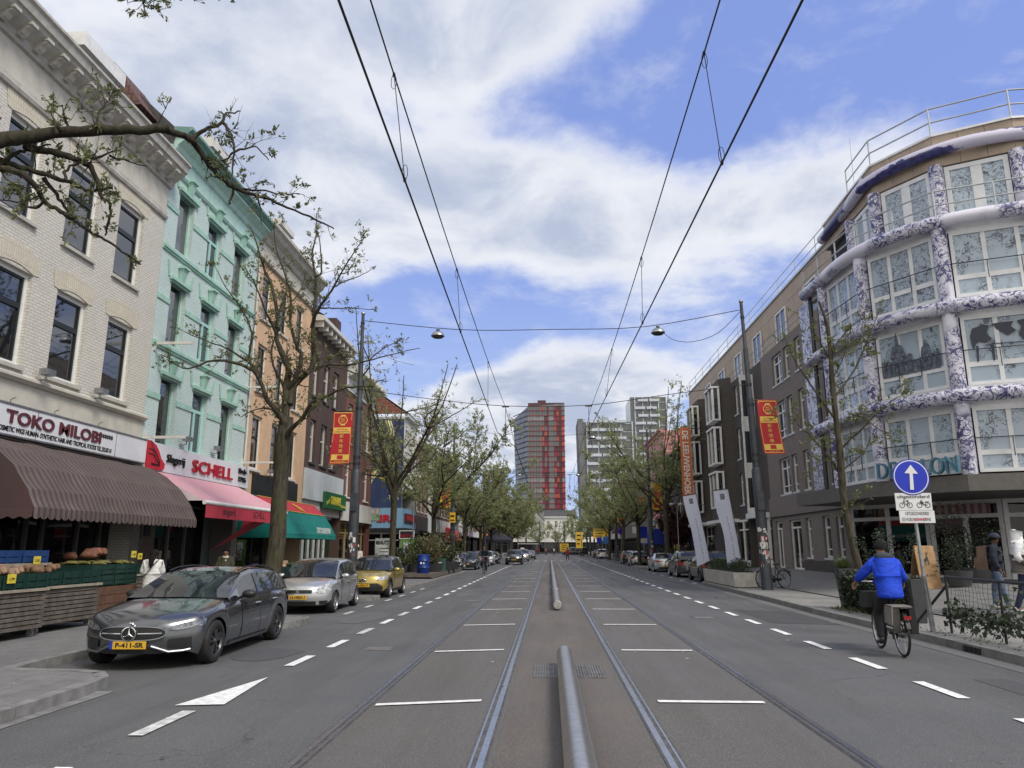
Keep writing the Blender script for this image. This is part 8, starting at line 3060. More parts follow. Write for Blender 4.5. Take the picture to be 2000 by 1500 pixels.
mb.box(-6.3, 42.68, .5, -6.05, 42.7, .85)
mb.build('notice', M_WHITE, t)
def small_lamp(x, y, h, lab, z=.12, arms=1):
	t = thing('street_lamp', lab, 'street lamp', (x, y, z), group='slim grey street lamps')
	mb = MB()
	mb.tube([(x, y, z), (x, y, z + 1), (x, y, z + h)], [.07, .05, .04], 10)
	mb.build('post', M_GALV, t, 50)
	for k in range(arms):
		a = .9 + k * 2.6
		e = Vector((x + math.cos(a) * .45, y - .1, z + h + .12))
		mb = MB()
		mb.tube([(x, y, z + h - .1), (x + math.cos(a) * .2, y, z + h + .1), e], .025, 8)
		mb.build('arm', M_GALV, t, 50)
		mb = MB()
		mb.ball(e, .2, .2, .13, 12, 8)
		mb.build('lamp_head', M_WHITE, t, 60)
small_lamp(-10.4, 57.5, 6.8, 'slim grey street lamp in front of the blue corner shop', .12, 2)
small_lamp(10.2, 60.5, 4.6, 'slim grey street lamp with a white head before the copper tree', .3, 2)

# signs and awnings further along on the right
M_YS = mat('yellow_detour_sign', (.62, .40, .04), .5, var=.1)
def plate_sign(name, x, y, z0, parts, lab, cat='traffic sign', zb=.13, post=True):
	t = thing(name, lab, cat, (x, y, zb))
	if post:
		mb = MB()
		mb.tube([(x, y, zb), (x, y, max(p_[3] for p_ in parts) + .1)], .04, 8)
		mb.build('post', M_GALV, t, 50)
	for nm, xa, za, zb_, xw, m in parts:
		mb = MB()
		mb.box(x + xa, y - .07, za, x + xa + xw, y - .045, zb_)
		if m is M_YS:
			for q in range(3):
				zq = za + (zb_ - za) * (.22 + .26 * q)
				mb.box(x + xa + xw * .15, y - .076, zq, x + xa + xw * (.55 + .1 * q), y - .0705, zq + (zb_ - za) * .09, 1)
			mb.box(x + xa + xw * .78, y - .076, za + (zb_ - za) * .15, x + xa + xw * .85, y - .0705, za + (zb_ - za) * .6, 1)
		mb.build(nm, [m, M_INK] if m is M_YS else m, t)
	return t
plate_sign('detour_sign', 7.4, 116, 3, [('board', -.7, 3.0, 4.5, 2.4, M_YS)], 'large yellow detour sign board on the right', 'road sign')
plate_sign('detour_sign', 4.9, 126, 3, [('board', -.5, 1.6, 4.2, 1.1, M_YS)], 'tall yellow road works sign left of the large one', 'road sign')
plate_sign('detour_sign', 2.6, 138, 2, [('board', -.7, 1.0, 2.4, 1.6, M_YS)], 'low wide yellow road works sign before the junction', 'road sign')
plate_sign('parking_sign', 8.9, 72, 3, [('board', -.35, 2.6, 3.6, .7, M_SBL), ('plate', -.3, 2.1, 2.5, .6, M_SWH)], 'square blue parking sign behind the silver hatchback')
plate_sign('crossing_sign', 8.0, 108, 3, [('board', -.4, 2.2, 3.2, .95, mat('sign_light_blue', (.04, .16, .42), .5)), ('side_board', -1.3, 2.3, 3.1, .7, M_SBL)], 'pair of blue signs below the large yellow board')
t = thing('no_parking_sign', 'round blue and red no parking sign beside the third right post', 'traffic sign', (8.3, 88, .13))
mb = MB()
mb.tube([(8.3, 88, .13), (8.3, 88, 4.0)], .04, 8)
mb.build('post', M_GALV, t)
mb = MB()
mb.lathe([(.001, 0), (.42, 0), (.42, .02), (.001, .02)], (8.3, 87.9, 3.5), 'y', 24, cap=False)
mb.lathe([(.001, -.004), (.33, -.004)], (8.3, 87.9, 3.5), 'y', 24, m=1, cap=False)
mb.build('disc', [M_RED, M_SBL], t)
awning('shop_awning', 'bright blue barrel awning far along on the right', RF, 80.5, 85, [(.05, 3.9), (1.3, 3.6), (2.0, 2.8), (2.2, 2.0)], [mat('blue_canvas', (.01, .03, .28), .7, var=.1)])
awning('shop_awning', 'small orange awning left of the white flags', RF, 65, 69, [(.05, 3.7), (1.0, 3.3), (1.3, 2.7)], [mat('orange_canvas', (.5, .14, .05), .7, var=.1)])
awning('shop_awning', 'dull blue awning behind the copper leaved tree', RF, 71, 75, [(.05, 3.9), (1.2, 3.4), (1.4, 3.0)], [mat('dull_blue_canvas', (.06, .09, .14), .7, var=.1)])
for x0, x1, y, z0, z1, m, lab in [(10.6, 12.3, 79, 3.6, 4.5, M_SWH, 'white shop sign box behind the slender right tree'), (10.4, 12.2, 95, 3.4, 4.2, M_SWH, 'white shop sign over the blue awning'), (10.8, 12.3, 70, 3.7, 4.6, mat('green_white_sign', (.08, .3, .2), .5, var=.5, sc=2), 'green and white shop sign before the copper tree')]:
	tag(MB().box(x0, y, z0, x1, y + .2, z1).build('projecting_sign', m), lab, 'sign')
# market tent on the left
t = thing('market_tent', 'dark pointed market tent over the far left pavement', 'tent', (-6.9, 102, .12))
mb = MB()
for (xa, ya, xb, yb) in ((-9, 100, -5, 100), (-5, 100, -5, 104), (-5, 104, -9, 104), (-9, 104, -9, 100)):
	mb.poly([(xa, ya, 2.7), (xb, yb, 2.7), ((xb - 7) * .35 - 7 + 2.45 * 0 if False else -7 + (xb + 7) * .3, 102 + (yb - 102) * .3, 3.7), (-7 + (xa + 7) * .3, 102 + (ya - 102) * .3, 3.7)])
	mb.poly([(-7 + (xa + 7) * .3, 102 + (ya - 102) * .3, 3.7), (-7 + (xb + 7) * .3, 102 + (yb - 102) * .3, 3.7), (-7, 102, 4.6)])
	mb.poly([(xa, ya, 2.7), (xb, yb, 2.7), (xb, yb, 2.35), (xa, ya, 2.35)])
mb.build('canopy', mat('dark_tent_canvas', (.022, .02, .032), .8, var=.1), t)
for x, y in ((-9, 100), (-5, 100), (-5, 104), (-9, 104)):
	mb = MB()
	mb.box(x - .04, y - .04, .12, x + .04, y + .04, 2.7)
	mb.build('leg', M_DKGREY, t)
# tram shelter and masts at the junction
for k, (x, y, h, lab) in enumerate([(-4.6, 150, 8.5, 'signal mast left of the tram bend'), (-2.2, 170, 7.5, 'thin mast beyond the tram bend'), (3.4, 168, 7, 'thin mast right of the tracks at the junction'), (1.6, 190, 8, 'thin mast in the middle of the far junction')]):
	mb = MB()
	mb.tube([(x, y, 0), (x, y, h)], .06, 6)
	mb.box(x - .16, y - .15, 2.6, x + .16, y + .15, 3.5)
	tag(mb.build('signal_mast', M_DKGREY), lab, 'mast', 'masts at the far junction')
t = thing('tram_shelter', 'grey glass tram shelter at the bend of the tracks', 'shelter', (-4.8, 182, 0))
mb = MB()
mb.box(-7.5, 180, 2.5, -2.6, 183, 2.65)
mb.build('roof', M_OFFW, t)
mb = MB()
mb.box(-7.4, 182.8, .1, -2.7, 182.9, 2.5)
mb.build('glazing', M_TGL, t)
# ---------------------------------------------------------------- bicycles
def bicycle(label, loc, rz, frame=M_BLACK, tilt=0, bars=(.27, 1.06), rack=True, group='bicycles', saddle=True, bag=False, name='bicycle', r=.345):
	t = thing(name, label, 'bicycle', loc, rz, group)
	t.rotation_euler = (tilt, 0, rz)
	wb = .54
	for nm, cx in (('rear', -wb), ('front', wb)):
		w_ = thing('wheel', None, None)
		w_.parent = t
		m = MB()
		rows = []
		for i in range(36):
			a = 2 * math.pi * i / 36
			rows.append([(cx + math.cos(a) * (r - .02 + .02 * math.cos(q)), .022 * math.sin(q), r + math.sin(a) * (r - .02 + .02 * math.cos(q))) for q in [2 * math.pi * j / 8 for j in range(8)]])
		rows.append(rows[0])
		m.grid(rows, 0, True)
		m.build('tyre', M_RUBBER, w_, 60, local=True)
		m = MB()
		rows = []
		for i in range(36):
			a = 2 * math.pi * i / 36
			rows.append([(cx + math.cos(a) * q, y, r + math.sin(a) * q) for q, y in ((r - .038, -.012), (r - .045, 0), (r - .038, .012))])
		rows.append(rows[0])
		m.grid(rows)
		m.tube([(cx, -.05, r), (cx, .05, r)], .022, 8)
		for k in range(20):
			a = 2 * math.pi * k / 20
			m.tube([(cx, .03 * (1 if k % 2 else -1), r), (cx + math.cos(a) * (r - .04), 0, r + math.sin(a) * (r - .04))], .0022, 3, cap=False)
		m.build('rim', M_GALV, w_, 60, local=True)
	bb, st, hd, ht = Vector((-.05, 0, .29)), Vector((-.2, 0, .80)), Vector((.36, 0, .90)), Vector((.40, 0, .68))
	m = MB()
	for pts, rr in (([bb, st], .016), ([st + Vector((.02, 0, -.06)), hd], .014) if frame is not M_BLACK else ([bb + Vector((-.03, 0, .1)), ht + Vector((0, 0, .1))], .016), ([bb, ht], .019), ([ht, hd], .02)):
		m.tube(pts, rr, 8)
	for s in (-1, 1):
		m.tube([bb + Vector((0, s * .03, 0)), (-wb, s * .05, r)], .01, 6)
		m.tube([st + Vector((0, s * .02, -.05)), (-wb, s * .05, r)], .009, 6)
		m.tube([ht + Vector((0, s * .03, 0)), (.46, s * .05, .5), (wb, s * .05, r)], .012, 6)
	m.lathe([(.09, -.02), (.09, .02)], (bb.x, -.05, bb.z), 'y', 18)
	m.box(-.45, -.075, .26, .02, -.05, .38)
	m.build('frame', frame, t, 50, local=True)
	m = MB()
	for s in (-1, 1):
		m.tube([bb + Vector((0, s * .06, 0)), bb + Vector((s * .0 + .09 * s, s * .09, -.14 * s))], .011, 6)
		c = bb + Vector((.09 * s, s * .14, -.14 * s))
		m.box(c.x - .05, c.y - .045, c.z - .012, c.x + .05, c.y + .045, c.z + .012)
	m.build('pedals', M_DKGREY, t, local=True)
	m = MB()
	for cx in (-wb, wb):
		rows = []
		for i in range(13):
			a = R(20 + 12 * i) if cx < 0 else R(40 + 9.5 * i)
			rows.append([(cx + math.cos(a) * (r + .02), y, r + math.sin(a) * (r + .02)) for y in (-.03, 0, .03)])
		m.grid(rows)
	m.build('mudguard', frame, t, 60, local=True)
	bw, bz = bars
	m = MB()
	m.tube([hd, (.35, 0, bz)], .014, 8)
	m.tube([(.35 - .12, -bw, bz), (.33, -bw + .1, bz + .01), (.37, 0, bz), (.33, bw - .1, bz + .01), (.35 - .12, bw, bz)], .012, 8)
	m.build('handlebar', M_GALV, t, 60, local=True)
	m = MB()
	for s in (-1, 1):
		m.tube([(.2, s * bw, bz), (.28, s * (bw - .03), bz + .004)], .019, 8)
	m.build('grip', M_RUBBER, t, local=True)
	if saddle:
		m = MB()
		m.tube([st, (-.22, 0, .87)], .013, 6)
		m.prism([(-.34, -.09, .86), (-.34, .09, .86), (-.2, .06, .86), (-.07, .025, .86), (-.07, -.025, .86), (-.2, -.06, .86)], (0, 0, .05))
		m.build('saddle', M_BLACK, t, local=True)
	if rack:
		m = MB()
		for s in (-1, 1):
			m.tube([(-.25, s * .06, .74), (-.82, s * .06, .74)], .008, 6)
			m.tube([(-.7, s * .06, .74), (-wb, s * .055, r)], .007, 6)
		for x in (-.4, -.6, -.8):
			m.tube([(x, -.06, .74), (x, .06, .74)], .007, 6)
		m.build('rack', M_BLACK, t, local=True)
	m = MB()
	m.box(-.88, -.05, .58, -.85, .05, .63)
	m.build('rear_light', M_TAIL, t, local=True)
	return t
bicycle('black city bicycle parked behind the sticker covered post', (8.55, 29.75, .135), R(208), M_BLACK, .06)

# ---------------------------------------------------------------- people
M_SKIN1 = mat('skin_light_brown', (.30, .17, .11), .55, var=.08, sc=8)
M_SKIN2 = mat('skin_dark', (.10, .05, .032), .5, var=.1, sc=8)
M_HAIR = mat('black_hair', (.010, .009, .009), .85, var=.5, sc=40, bump=1, spec=.15)
M_JEAN = mat('navy_jeans', (.012, .018, .05), .85, var=.25, sc=6)
M_BLUEJ = mat('light_blue_jeans', (.10, .14, .22), .85, var=.3, sc=6)
M_BTRS = mat('black_trousers', (.012, .012, .014), .85, var=.2, sc=6)
M_SHOE = mat('black_shoe', (.014, .014, .015), .6, var=.2)

def cloth(name, c, fold=.35):
	if name in MATS:
		return MATS[name]
	m, t, b, vec = newmat(name)
	mp = t.n('ShaderNodeMapping')
	mp.inputs['Scale'].default_value = (5, 5, 11)
	t.l(vec, mp.inputs[0])
	n = t.noise(mp.outputs[0], 1.0, 4, .55, 1.2)
	col = t.mix(t.mapr(n, .3, .7), tuple(v * .8 for v in c), tuple(min(1, v * 1.12) for v in c))
	fin(t, b, col, .7, 0, fold * 2.2, n, 0, .3)
	MATS[name] = m
	return m

def skinmesh(name, V, E, parent, m, root, sub=2, local=True):
	"""grow one smooth surface over joints: V = {key: ((x,y,z), radius or (rx, ry))}"""
	keys = list(V)
	me = bpy.data.meshes.new(name)
	me.from_pydata([V[k][0] for k in keys], [(keys.index(a), keys.index(b)) for a, b in E], [])
	me.materials.append(m)
	o = bpy.data.objects.new(name, me)
	COL.objects.link(o)
	o.parent = parent
	sk = o.modifiers.new('skin', 'SKIN')
	sk.use_smooth_shade = True
	if not me.skin_vertices:
		me.skin_vertices.new()
	for k, d in zip(keys, me.skin_vertices[0].data):
		r = V[k][1]
		d.radius = r if isinstance(r, (tuple, list)) else (r, r)
		d.use_root = (k == root)
	if sub:
		ss = o.modifiers.new('sub', 'SUBSURF')
		ss.levels = sub
		ss.render_levels = sub
	return o

def hand(V, E, wrist, palm, key, side, curl=.5):
	"""palm with five fingers leaving it, slightly curled"""
	w, p = Vector(wrist), Vector(palm)
	d = (p - w).normalized()
	s = d.cross(Vector((0, 0, 1)))
	if s.length < .1:
		s = d.cross(Vector((1, 0, 0)))
	s.normalize()
	dn = s.cross(d).normalized()
	if dn.z > 0:
		dn = -dn
	k0 = key + 'palm'
	V[k0] = (tuple(p), (.026, .018))
	E.append((key, k0))
	for i, (o, L) in enumerate(((-.03, .068), (-.01, .078), (.01, .072), (.03, .055))):
		a = p + s * o + d * .04
		b = a + d * L * .5 + dn * L * .22 * curl * 2
		c = b + d * L * .25 + dn * L * .4 * curl * 2
		for j, q in enumerate((a, b, c)):
			V['%sf%d%d' % (key, i, j)] = (tuple(q), .0095 - j * .001)
		E += [(k0, '%sf%d0' % (key, i)), ('%sf%d0' % (key, i), '%sf%d1' % (key, i)), ('%sf%d1' % (key, i), '%sf%d2' % (key, i))]
	a = p - d * .02 + s * (.035 * side) + dn * .01
	b = a + s * (.02 * side) + d * .03 + dn * .012
	V[key + 't0'], V[key + 't1'] = (tuple(a), .011), (tuple(b), .009)
	E += [(k0, key + 't0'), (key + 't0', key + 't1')]

def mirrored(J):
	return J

def person(label, loc, rz, J, top, trousers, skin, hairm, shoe=M_SHOE, scale=1, group='people in the street', hem=None, sleeve=True, puff=1.0, hairstyle='short', collar=True, name='person'):
	t = thing(name, label, 'person', loc, rz, group)
	t.scale = (scale, scale, scale)
	v = lambda k: Vector(J[k])
	V, E = {}, []
	V['pel'] = (J['pel'], (.13, .105))
	V['wst'] = (tuple(v('pel').lerp(v('ch'), .45)), (.11, .085))
	V['ch'] = (J['ch'], (.10, .07))
	V['nkb'] = (tuple(v('ch').lerp(v('nk'), .8)), .065)
	V['nk'] = (J['nk'], .052)
	hd = v('hd')
	up = (hd - v('nk')).normalized()
	fwd = Vector(J.get('face', (1, 0, 0))).normalized()
	V['jaw'] = (tuple(hd - up * .055 + fwd * .02), (.062, .068))
	V['hd'] = (tuple(hd + up * .02), (.076, .092))
	V['top'] = (tuple(hd + up * .085), (.06, .07))
	V['nose'] = (tuple(hd - up * .01 + fwd * .098), .011)
	V['chin'] = (tuple(hd - up * .085 + fwd * .06), .024)
	E += [('pel', 'wst'), ('wst', 'ch'), ('ch', 'nkb'), ('nkb', 'nk'), ('nk', 'jaw'), ('jaw', 'hd'), ('hd', 'top'), ('hd', 'nose'), ('jaw', 'chin')]
	sd_ = fwd.cross(up).normalized()
	for s, n_ in ((1, 'earL'), (-1, 'earR')):
		V[n_] = (tuple(hd - up * .005 - sd_ * s * .085 - fwd * .01), .014)
		E.append(('hd', n_))
	for S_, sg in (('L', 1), ('R', -1)):
		V['sh' + S_] = (J['sh' + S_], .04)
		V['el' + S_] = (J['el' + S_], .032)
		V['wr' + S_] = (J['ha' + S_], .028)
		E += [('ch', 'sh' + S_), ('sh' + S_, 'el' + S_), ('el' + S_, 'wr' + S_)]
		d = (v('ha' + S_) - v('el' + S_)).normalized()
		hand(V, E, J['ha' + S_], tuple(v('ha' + S_) + d * .065), 'wr' + S_, sg, J.get('curl', .5))
		V['hp' + S_] = (J['hp' + S_], .088)
		V['kn' + S_] = (J['kn' + S_], .058)
		V['an' + S_] = (J['an' + S_], .042)
		V['to' + S_] = (J['to' + S_], .035)
		E += [('pel', 'hp' + S_), ('hp' + S_, 'kn' + S_), ('kn' + S_, 'an' + S_), ('an' + S_, 'to' + S_)]
	skinmesh('body', V, E, t, skin, 'pel')
	# eyes, brows and mouth
	m = MB()
	for s in (-1, 1):
		c = hd + up * .012 + fwd * .083 + sd_ * s * .032
		m.ball(c, .011, .011, .008, 8, 6)
		m.tube([c + up * .022 - sd_ * .016, c + up * .025 + sd_ * .016], .004, 5)
	m.tube([hd - up * .05 + fwd * .083 - sd_ * .02, hd - up * .052 + fwd * .087, hd - up * .05 + fwd * .083 + sd_ * .02], .005, 5)
	m.build('face_features', mat('dark_features', (.03, .015, .012), .5, var=0), t, local=True)
	# trousers
	T, F = {}, []
	T['pel'] = (tuple(v('pel') + Vector((0, 0, .02))), (.115, .10))
	for S_ in 'LR':
		T['hp' + S_] = (tuple(v('hp' + S_).lerp(v('kn' + S_), .12)), .088)
		mid = v('hp' + S_).lerp(v('kn' + S_), .5)
		T['md' + S_] = (tuple(mid), .084)
		T['kn' + S_] = (J['kn' + S_], .075)
		T['an' + S_] = (tuple(v('kn' + S_).lerp(v('an' + S_), 1.0)), .06)
		F += [('pel', 'hp' + S_), ('hp' + S_, 'md' + S_), ('md' + S_, 'kn' + S_), ('kn' + S_, 'an' + S_)]
	skinmesh('trousers', T, F, t, trousers, 'pel')
	for S_ in 'LR':
		a, b = v('an' + S_), v('to' + S_)
		d = (b - a)
		d.z = 0
		d.normalize()
		skinmesh('shoe', {'u': (tuple(a + Vector((0, 0, .05))), (.05, .05)), 'h': (tuple(a - Vector((0, 0, .03)) - d * .03), (.045, .05)), 'm': (tuple(b.lerp(a, .45) - Vector((0, 0, .012))), (.046, .04)), 't': (tuple(b + d * .03 - Vector((0, 0, .005))), (.042, .03))}, [('u', 'h'), ('h', 'm'), ('m', 't')], t, shoe, 'm', 1)
	# upper garment
	K, L_ = {}, []
	K['ch'] = (tuple(v('pel').lerp(v('ch'), .86)), (.18 * puff, .135 * puff))
	K['yk'] = (tuple(v('ch') + Vector((0, 0, .075)) + (v('nk') - v('ch')) * .12), .088 * puff)
	K['ws'] = (tuple(v('pel').lerp(v('ch'), .45)), (.178 * puff, .14 * puff))
	hm = v('pel') + Vector((0, 0, -.06)) if hem is None else v('pel') + Vector((0, 0, hem))
	K['pl'] = (tuple(v('pel').lerp(hm, .5)), (.188 * puff, .155 * puff))
	K['hm'] = (tuple(hm), (.192 * puff, .16 * puff))
	K['h2'] = (tuple(hm - Vector((0, 0, .035))), (.15 * puff, .125 * puff))
	K['co'] = (tuple(v('nk') - up * .0), .07)
	L_ += [('ch', 'ws'), ('ws', 'pl'), ('pl', 'hm'), ('hm', 'h2'), ('ch', 'yk'), ('yk', 'co')]
	for S_ in 'LR':
		K['sh' + S_] = (tuple(v('sh' + S_) + (v('sh' + S_) - (v('shL') + v('shR')) / 2) * .12), .08 * puff)
		K['ua' + S_] = (tuple(v('sh' + S_).lerp(v('el' + S_), .5)), .076 * puff)
		K['el' + S_] = (J['el' + S_], .072 * puff)
		K['wr' + S_] = (tuple(v('el' + S_).lerp(v('ha' + S_), .95)), .052)
		L_ += [('yk', 'sh' + S_), ('sh' + S_, 'ua' + S_), ('ua' + S_, 'el' + S_), ('el' + S_, 'wr' + S_)]
	skinmesh('jacket', K, L_, t, top, 'ch')
	# hair
	m = MB()
	if hairstyle == 'hood':
		pass
	else:
		rows = []
		for i in range(9):
			a = math.pi * (.02 + .62 * i / 8)
			row = []
			for j in range(16):
				q = 2 * math.pi * j / 16
				dirv_ = up * math.cos(a) + (fwd * math.cos(q) + sd_ * math.sin(q)) * math.sin(a)
				fr_ = max(0, math.cos(q)) * max(0, math.sin(a) - .35)
				rad = (.109 - .05 * fr_) * (1 + .04 * math.sin(7 * q + 3 * i) + .035 * math.sin(13 * q - 5 * i))
				row.append(hd + up * .03 + dirv_ * rad * Vector((1, 1, 1)).length / 1.732 - fwd * .012)
			rows.append(row)
		m.grid(rows, 0, True)
		if hairstyle == 'long':
			m.tube([hd - fwd * .08 + up * .02, hd - fwd * .125 - up * .1, hd - fwd * .12 - up * .24, hd - fwd * .1 - up * .34], [.06, .075, .055, .015], 9)
		m.build('hair', hairm, t, 70, local=True)
	return t, V

def standing(h=1.72, arms=(.06, .12), step=.0, headtilt=.0):
	k = h / 1.72
	J = dict(pel=(0, 0, .93), ch=(.01, 0, 1.28), nk=(.015, 0, 1.47), hd=(.03 + headtilt, 0, 1.59), shL=(0, .17, 1.38), shR=(0, -.17, 1.38), elL=(-.02, .24, 1.11), elR=(-.02, -.24, 1.11), haL=(.08, .24, .88), haR=(.08, -.24, .88),
			hpL=(0, .095, .88), hpR=(0, -.095, .88), knL=(.02 + step, .1, .48), knR=(.02 - step * .4, -.1, .48), anL=(step * 1.0, .1, .08), anR=(-step * 1.3, -.1, .08), toL=(.14 + step, .11, .035), toR=(.14 - step * 1.3, -.11, .035))
	return {a: tuple(x * k for x in b) if isinstance(b, tuple) else b for a, b in J.items()}

# cyclist in the blue jacket
RZ = R(84)
bk = bicycle('black city bicycle with side bags ridden by the person in blue', (5.49, 12.87, .0), RZ, M_BLACK, 0, (.33, 1.08))
J = dict(pel=(-.2, 0, 1.0), ch=(-.06, 0, 1.32), nk=(.03, 0, 1.51), hd=(.08, 0, 1.63), shL=(-.04, .165, 1.385), shR=(-.04, -.165, 1.385), elL=(.07, .35, 1.19), elR=(.06, -.30, 1.16), haL=(.22, .38, 1.10), haR=(.22, -.34, 1.10),
		hpL=(-.17, .1, .96), hpR=(-.17, -.1, .96), knL=(.12, .13, .58), knR=(.26, -.12, .76), anL=(-.04, .15, .20), anR=(.06, -.15, .47), toL=(.1, .16, .155), toR=(.2, -.16, .43), curl=.9)
cy, V = person('cyclist seen from behind in a bright blue padded jacket and black trousers', (5.49, 12.87, .0), RZ, J, cloth('bright_blue_jacket', (.01, .055, .55), .4), M_BTRS, M_SKIN1, M_HAIR, puff=1.14, hem=-.13, group='people in the street')
skinmesh('hood', {'a': ((-.06, -.10, 1.49), .06), 'b': ((-.09, 0, 1.50), .085), 'c': ((-.06, .10, 1.49), .06), 'd': ((.03, .09, 1.52), .05), 'e': ((.03, -.09, 1.52), .05)}, [('a', 'b'), ('b', 'c'), ('c', 'd'), ('a', 'e')], cy, cloth('dark_hood', (.035, .045, .06)), 'b')
M_BAG = mat('grey_pannier_canvas', (.16, .145, .135), .85, var=.2, sc=7, bump=.2)
pg = thing('pannier_bag', 'grey flap pannier bag hanging on the ridden bicycle', 'bag', (5.49, 12.87, 0), RZ)
mb = MB()
mb.hexa([(-.76, .075, .36), (-.44, .075, .36), (-.44, .18, .38), (-.76, .18, .38), (-.76, .07, .75), (-.45, .07, .75), (-.45, .17, .73), (-.76, .17, .73)])
mb.build('bag_body', mat('dark_pannier', (.05, .045, .042), .85, var=.2), pg, local=True)
mb = MB()
mb.hexa([(-.775, .185, .48), (-.425, .185, .50), (-.425, .20, .50), (-.775, .20, .48), (-.77, .165, .745), (-.44, .165, .745), (-.44, .185, .755), (-.77, .185, .755)])
mb.hexa([(-.77, -.12, .752), (-.44, -.12, .752), (-.44, .17, .752), (-.77, .17, .752), (-.76, -.10, .775), (-.45, -.10, .775), (-.45, .18, .77), (-.76, .18, .77)])
mb.build('flap', M_BAG, pg, local=True)
mb = MB()
mb.box(-.74, .18, .43, -.46, .19, .455)
mb.build('reflective_strip', mat('reflective_strip', (.45, .46, .47), .4), pg, local=True)
mb = MB()
mb.hexa([(-.76, -.18, .36), (-.44, -.18, .36), (-.44, -.075, .36), (-.76, -.075, .36), (-.76, -.15, .74), (-.45, -.15, .74), (-.45, -.07, .74), (-.76, -.07, .74)])
mb.build('far_bag', M_BTRS, pg, local=True)
fb_ = thing('handlebar_bag', 'black bag hanging from the handlebar of the ridden bicycle', 'bag', (5.49, 12.87, 0), RZ)
mb = MB()
mb.hexa([(.42, -.2, .66), (.7, -.2, .66), (.7, .24, .66), (.42, .24, .66), (.44, -.18, .92), (.68, -.18, .92), (.68, .22, .92), (.44, .22, .92)])
mb.build('bag_body', M_BTRS, fb_, local=True)

# woman in white with her back to us
J = standing(1.55, headtilt=.02)
J['elL'], J['haL'] = (.0, .24, 1.0), (.2, .14, 1.0)
J['elR'], J['haR'] = (.02, -.24, 1.0), (.2, -.12, 1.0)
wm, V = person('woman in a loose white shirt with black hair seen from behind', (-9.3, 17.5, .12), R(100), J, cloth('white_shirt', (.72, .72, .70), .35), M_BTRS, M_SKIN2, M_HAIR, hem=-.30, puff=1.18, hairstyle='long', scale=.95)
mb = MB()
mb.tube([(-.17, -.12, 1.26), (-.205, 0, 1.08), (-.19, .16, .88)], .012, 5)
mb.tube([(-.17, -.12, 1.26), (-.03, -.15, 1.33)], .012, 5)
mb.build('bag_strap', M_BLACK, wm, local=True)
# man in olive coat facing us
J = standing(1.6, headtilt=.02)
J['elR'], J['haR'] = (.05, -.25, 1.0), (.24, -.1, 1.02)
J['elL'], J['haL'] = (.05, .25, 1.0), (.24, .05, 1.0)
mn, V = person('person in an olive coat and cream scarf outside the butcher shop', (-9.6, 22.2, .12), R(-75), J, cloth('olive_coat', (.075, .07, .045)), M_BTRS, M_SKIN1, M_HAIR, puff=1.15, hem=-.25, scale=.93)
skinmesh('scarf', {'a': ((.0, .09, 1.36), .05), 'b': ((.10, 0, 1.34), .055), 'c': ((.0, -.09, 1.36), .05), 'd': ((.13, .03, 1.2), .04)}, [('a', 'b'), ('b', 'c'), ('b', 'd')], mn, cloth('cream_scarf', (.62, .57, .47)), 'b', 2)
mb = MB().box(.22, -.12, .98, .30, .1, 1.06)
mb.build('parcel', M_WHITE, mn, local=True)
# two young people on the right
J = standing(1.76, step=.14)
J['elL'], J['haL'] = (-.08, .27, 1.13), (.14, .2, 1.0)
J['elR'], J['haR'] = (-.08, -.27, 1.13), (.14, -.2, 1.0)
b1, V = person('boy in a white and grey hooded windbreaker walking by the fence', (10.15, 17.0, zR(10.15)), R(-25), J, cloth('white_windbreaker', (.70, .71, .72), .3), M_JEAN, M_SKIN2, M_HAIR, mat('white_shoe', (.6, .6, .6), .5), puff=1.14, hairstyle='hood')
K = {'ws': ((.01, 0, 1.0), (.222, .184)), 'mid': ((.012, 0, 1.14), (.218, .17)), 'hm': ((0, 0, .85), (.224, .186))}
skinmesh('lower_panel', {'hm': K['hm'], 'ws': K['ws'], 'mid': K['mid']}, [('hm', 'ws'), ('ws', 'mid')], b1, cloth('grey_windbreaker', (.12, .105, .095), .3), 'ws')
for s in 'LR':
	skinmesh('lower_sleeve', {'a': (tuple(Vector(J['sh' + s]).lerp(Vector(J['el' + s]), .55)), .09), 'b': (J['el' + s], .078), 'c': (tuple(Vector(J['el' + s]).lerp(Vector(J['ha' + s]), .93)), .058)}, [('a', 'b'), ('b', 'c')], b1, cloth('grey_windbreaker', (.12, .105, .095)), 'b')
hd = Vector(J['hd'])
skinmesh('hood', {'n': (tuple(hd + Vector((-.04, 0, -.13))), (.10, .10)), 'a': (tuple(hd + Vector((-.055, 0, -.03))), (.125, .12)), 'b': (tuple(hd + Vector((-.04, 0, .045))), (.118, .118)), 'c': (tuple(hd + Vector((.0, 0, .085))), (.07, .085))}, [('n', 'a'), ('a', 'b'), ('b', 'c')], b1, cloth('white_windbreaker', (.70, .71, .72)), 'a')
mb = MB()
mb.tube([(.17, -.0, 1.44), (.205, 0, 1.2), (.2, 0, .88)], .008, 5)
mb.build('zip', M_WHITE, b1, local=True)
mb = MB()
mb.tube([(.05, .15, 1.46), (.15, .17, 1.3), (.06, .2, 1.05)], .02, 6)
mb.build('strap', M_BLACK, b1, local=True)
J = standing(1.68, step=-.12)
b2, V = person('boy in a dark cap with a brown backpack behind the hooded boy', (10.15, 17.9, zR(10.15)), R(-35), J, cloth('navy_top', (.02, .025, .04)), M_BLUEJ, M_SKIN2, M_HAIR, mat('white_shoe', (.6, .6, .6), .5), puff=1.05)
hd = Vector(J['hd'])
mb = MB()
rows = []
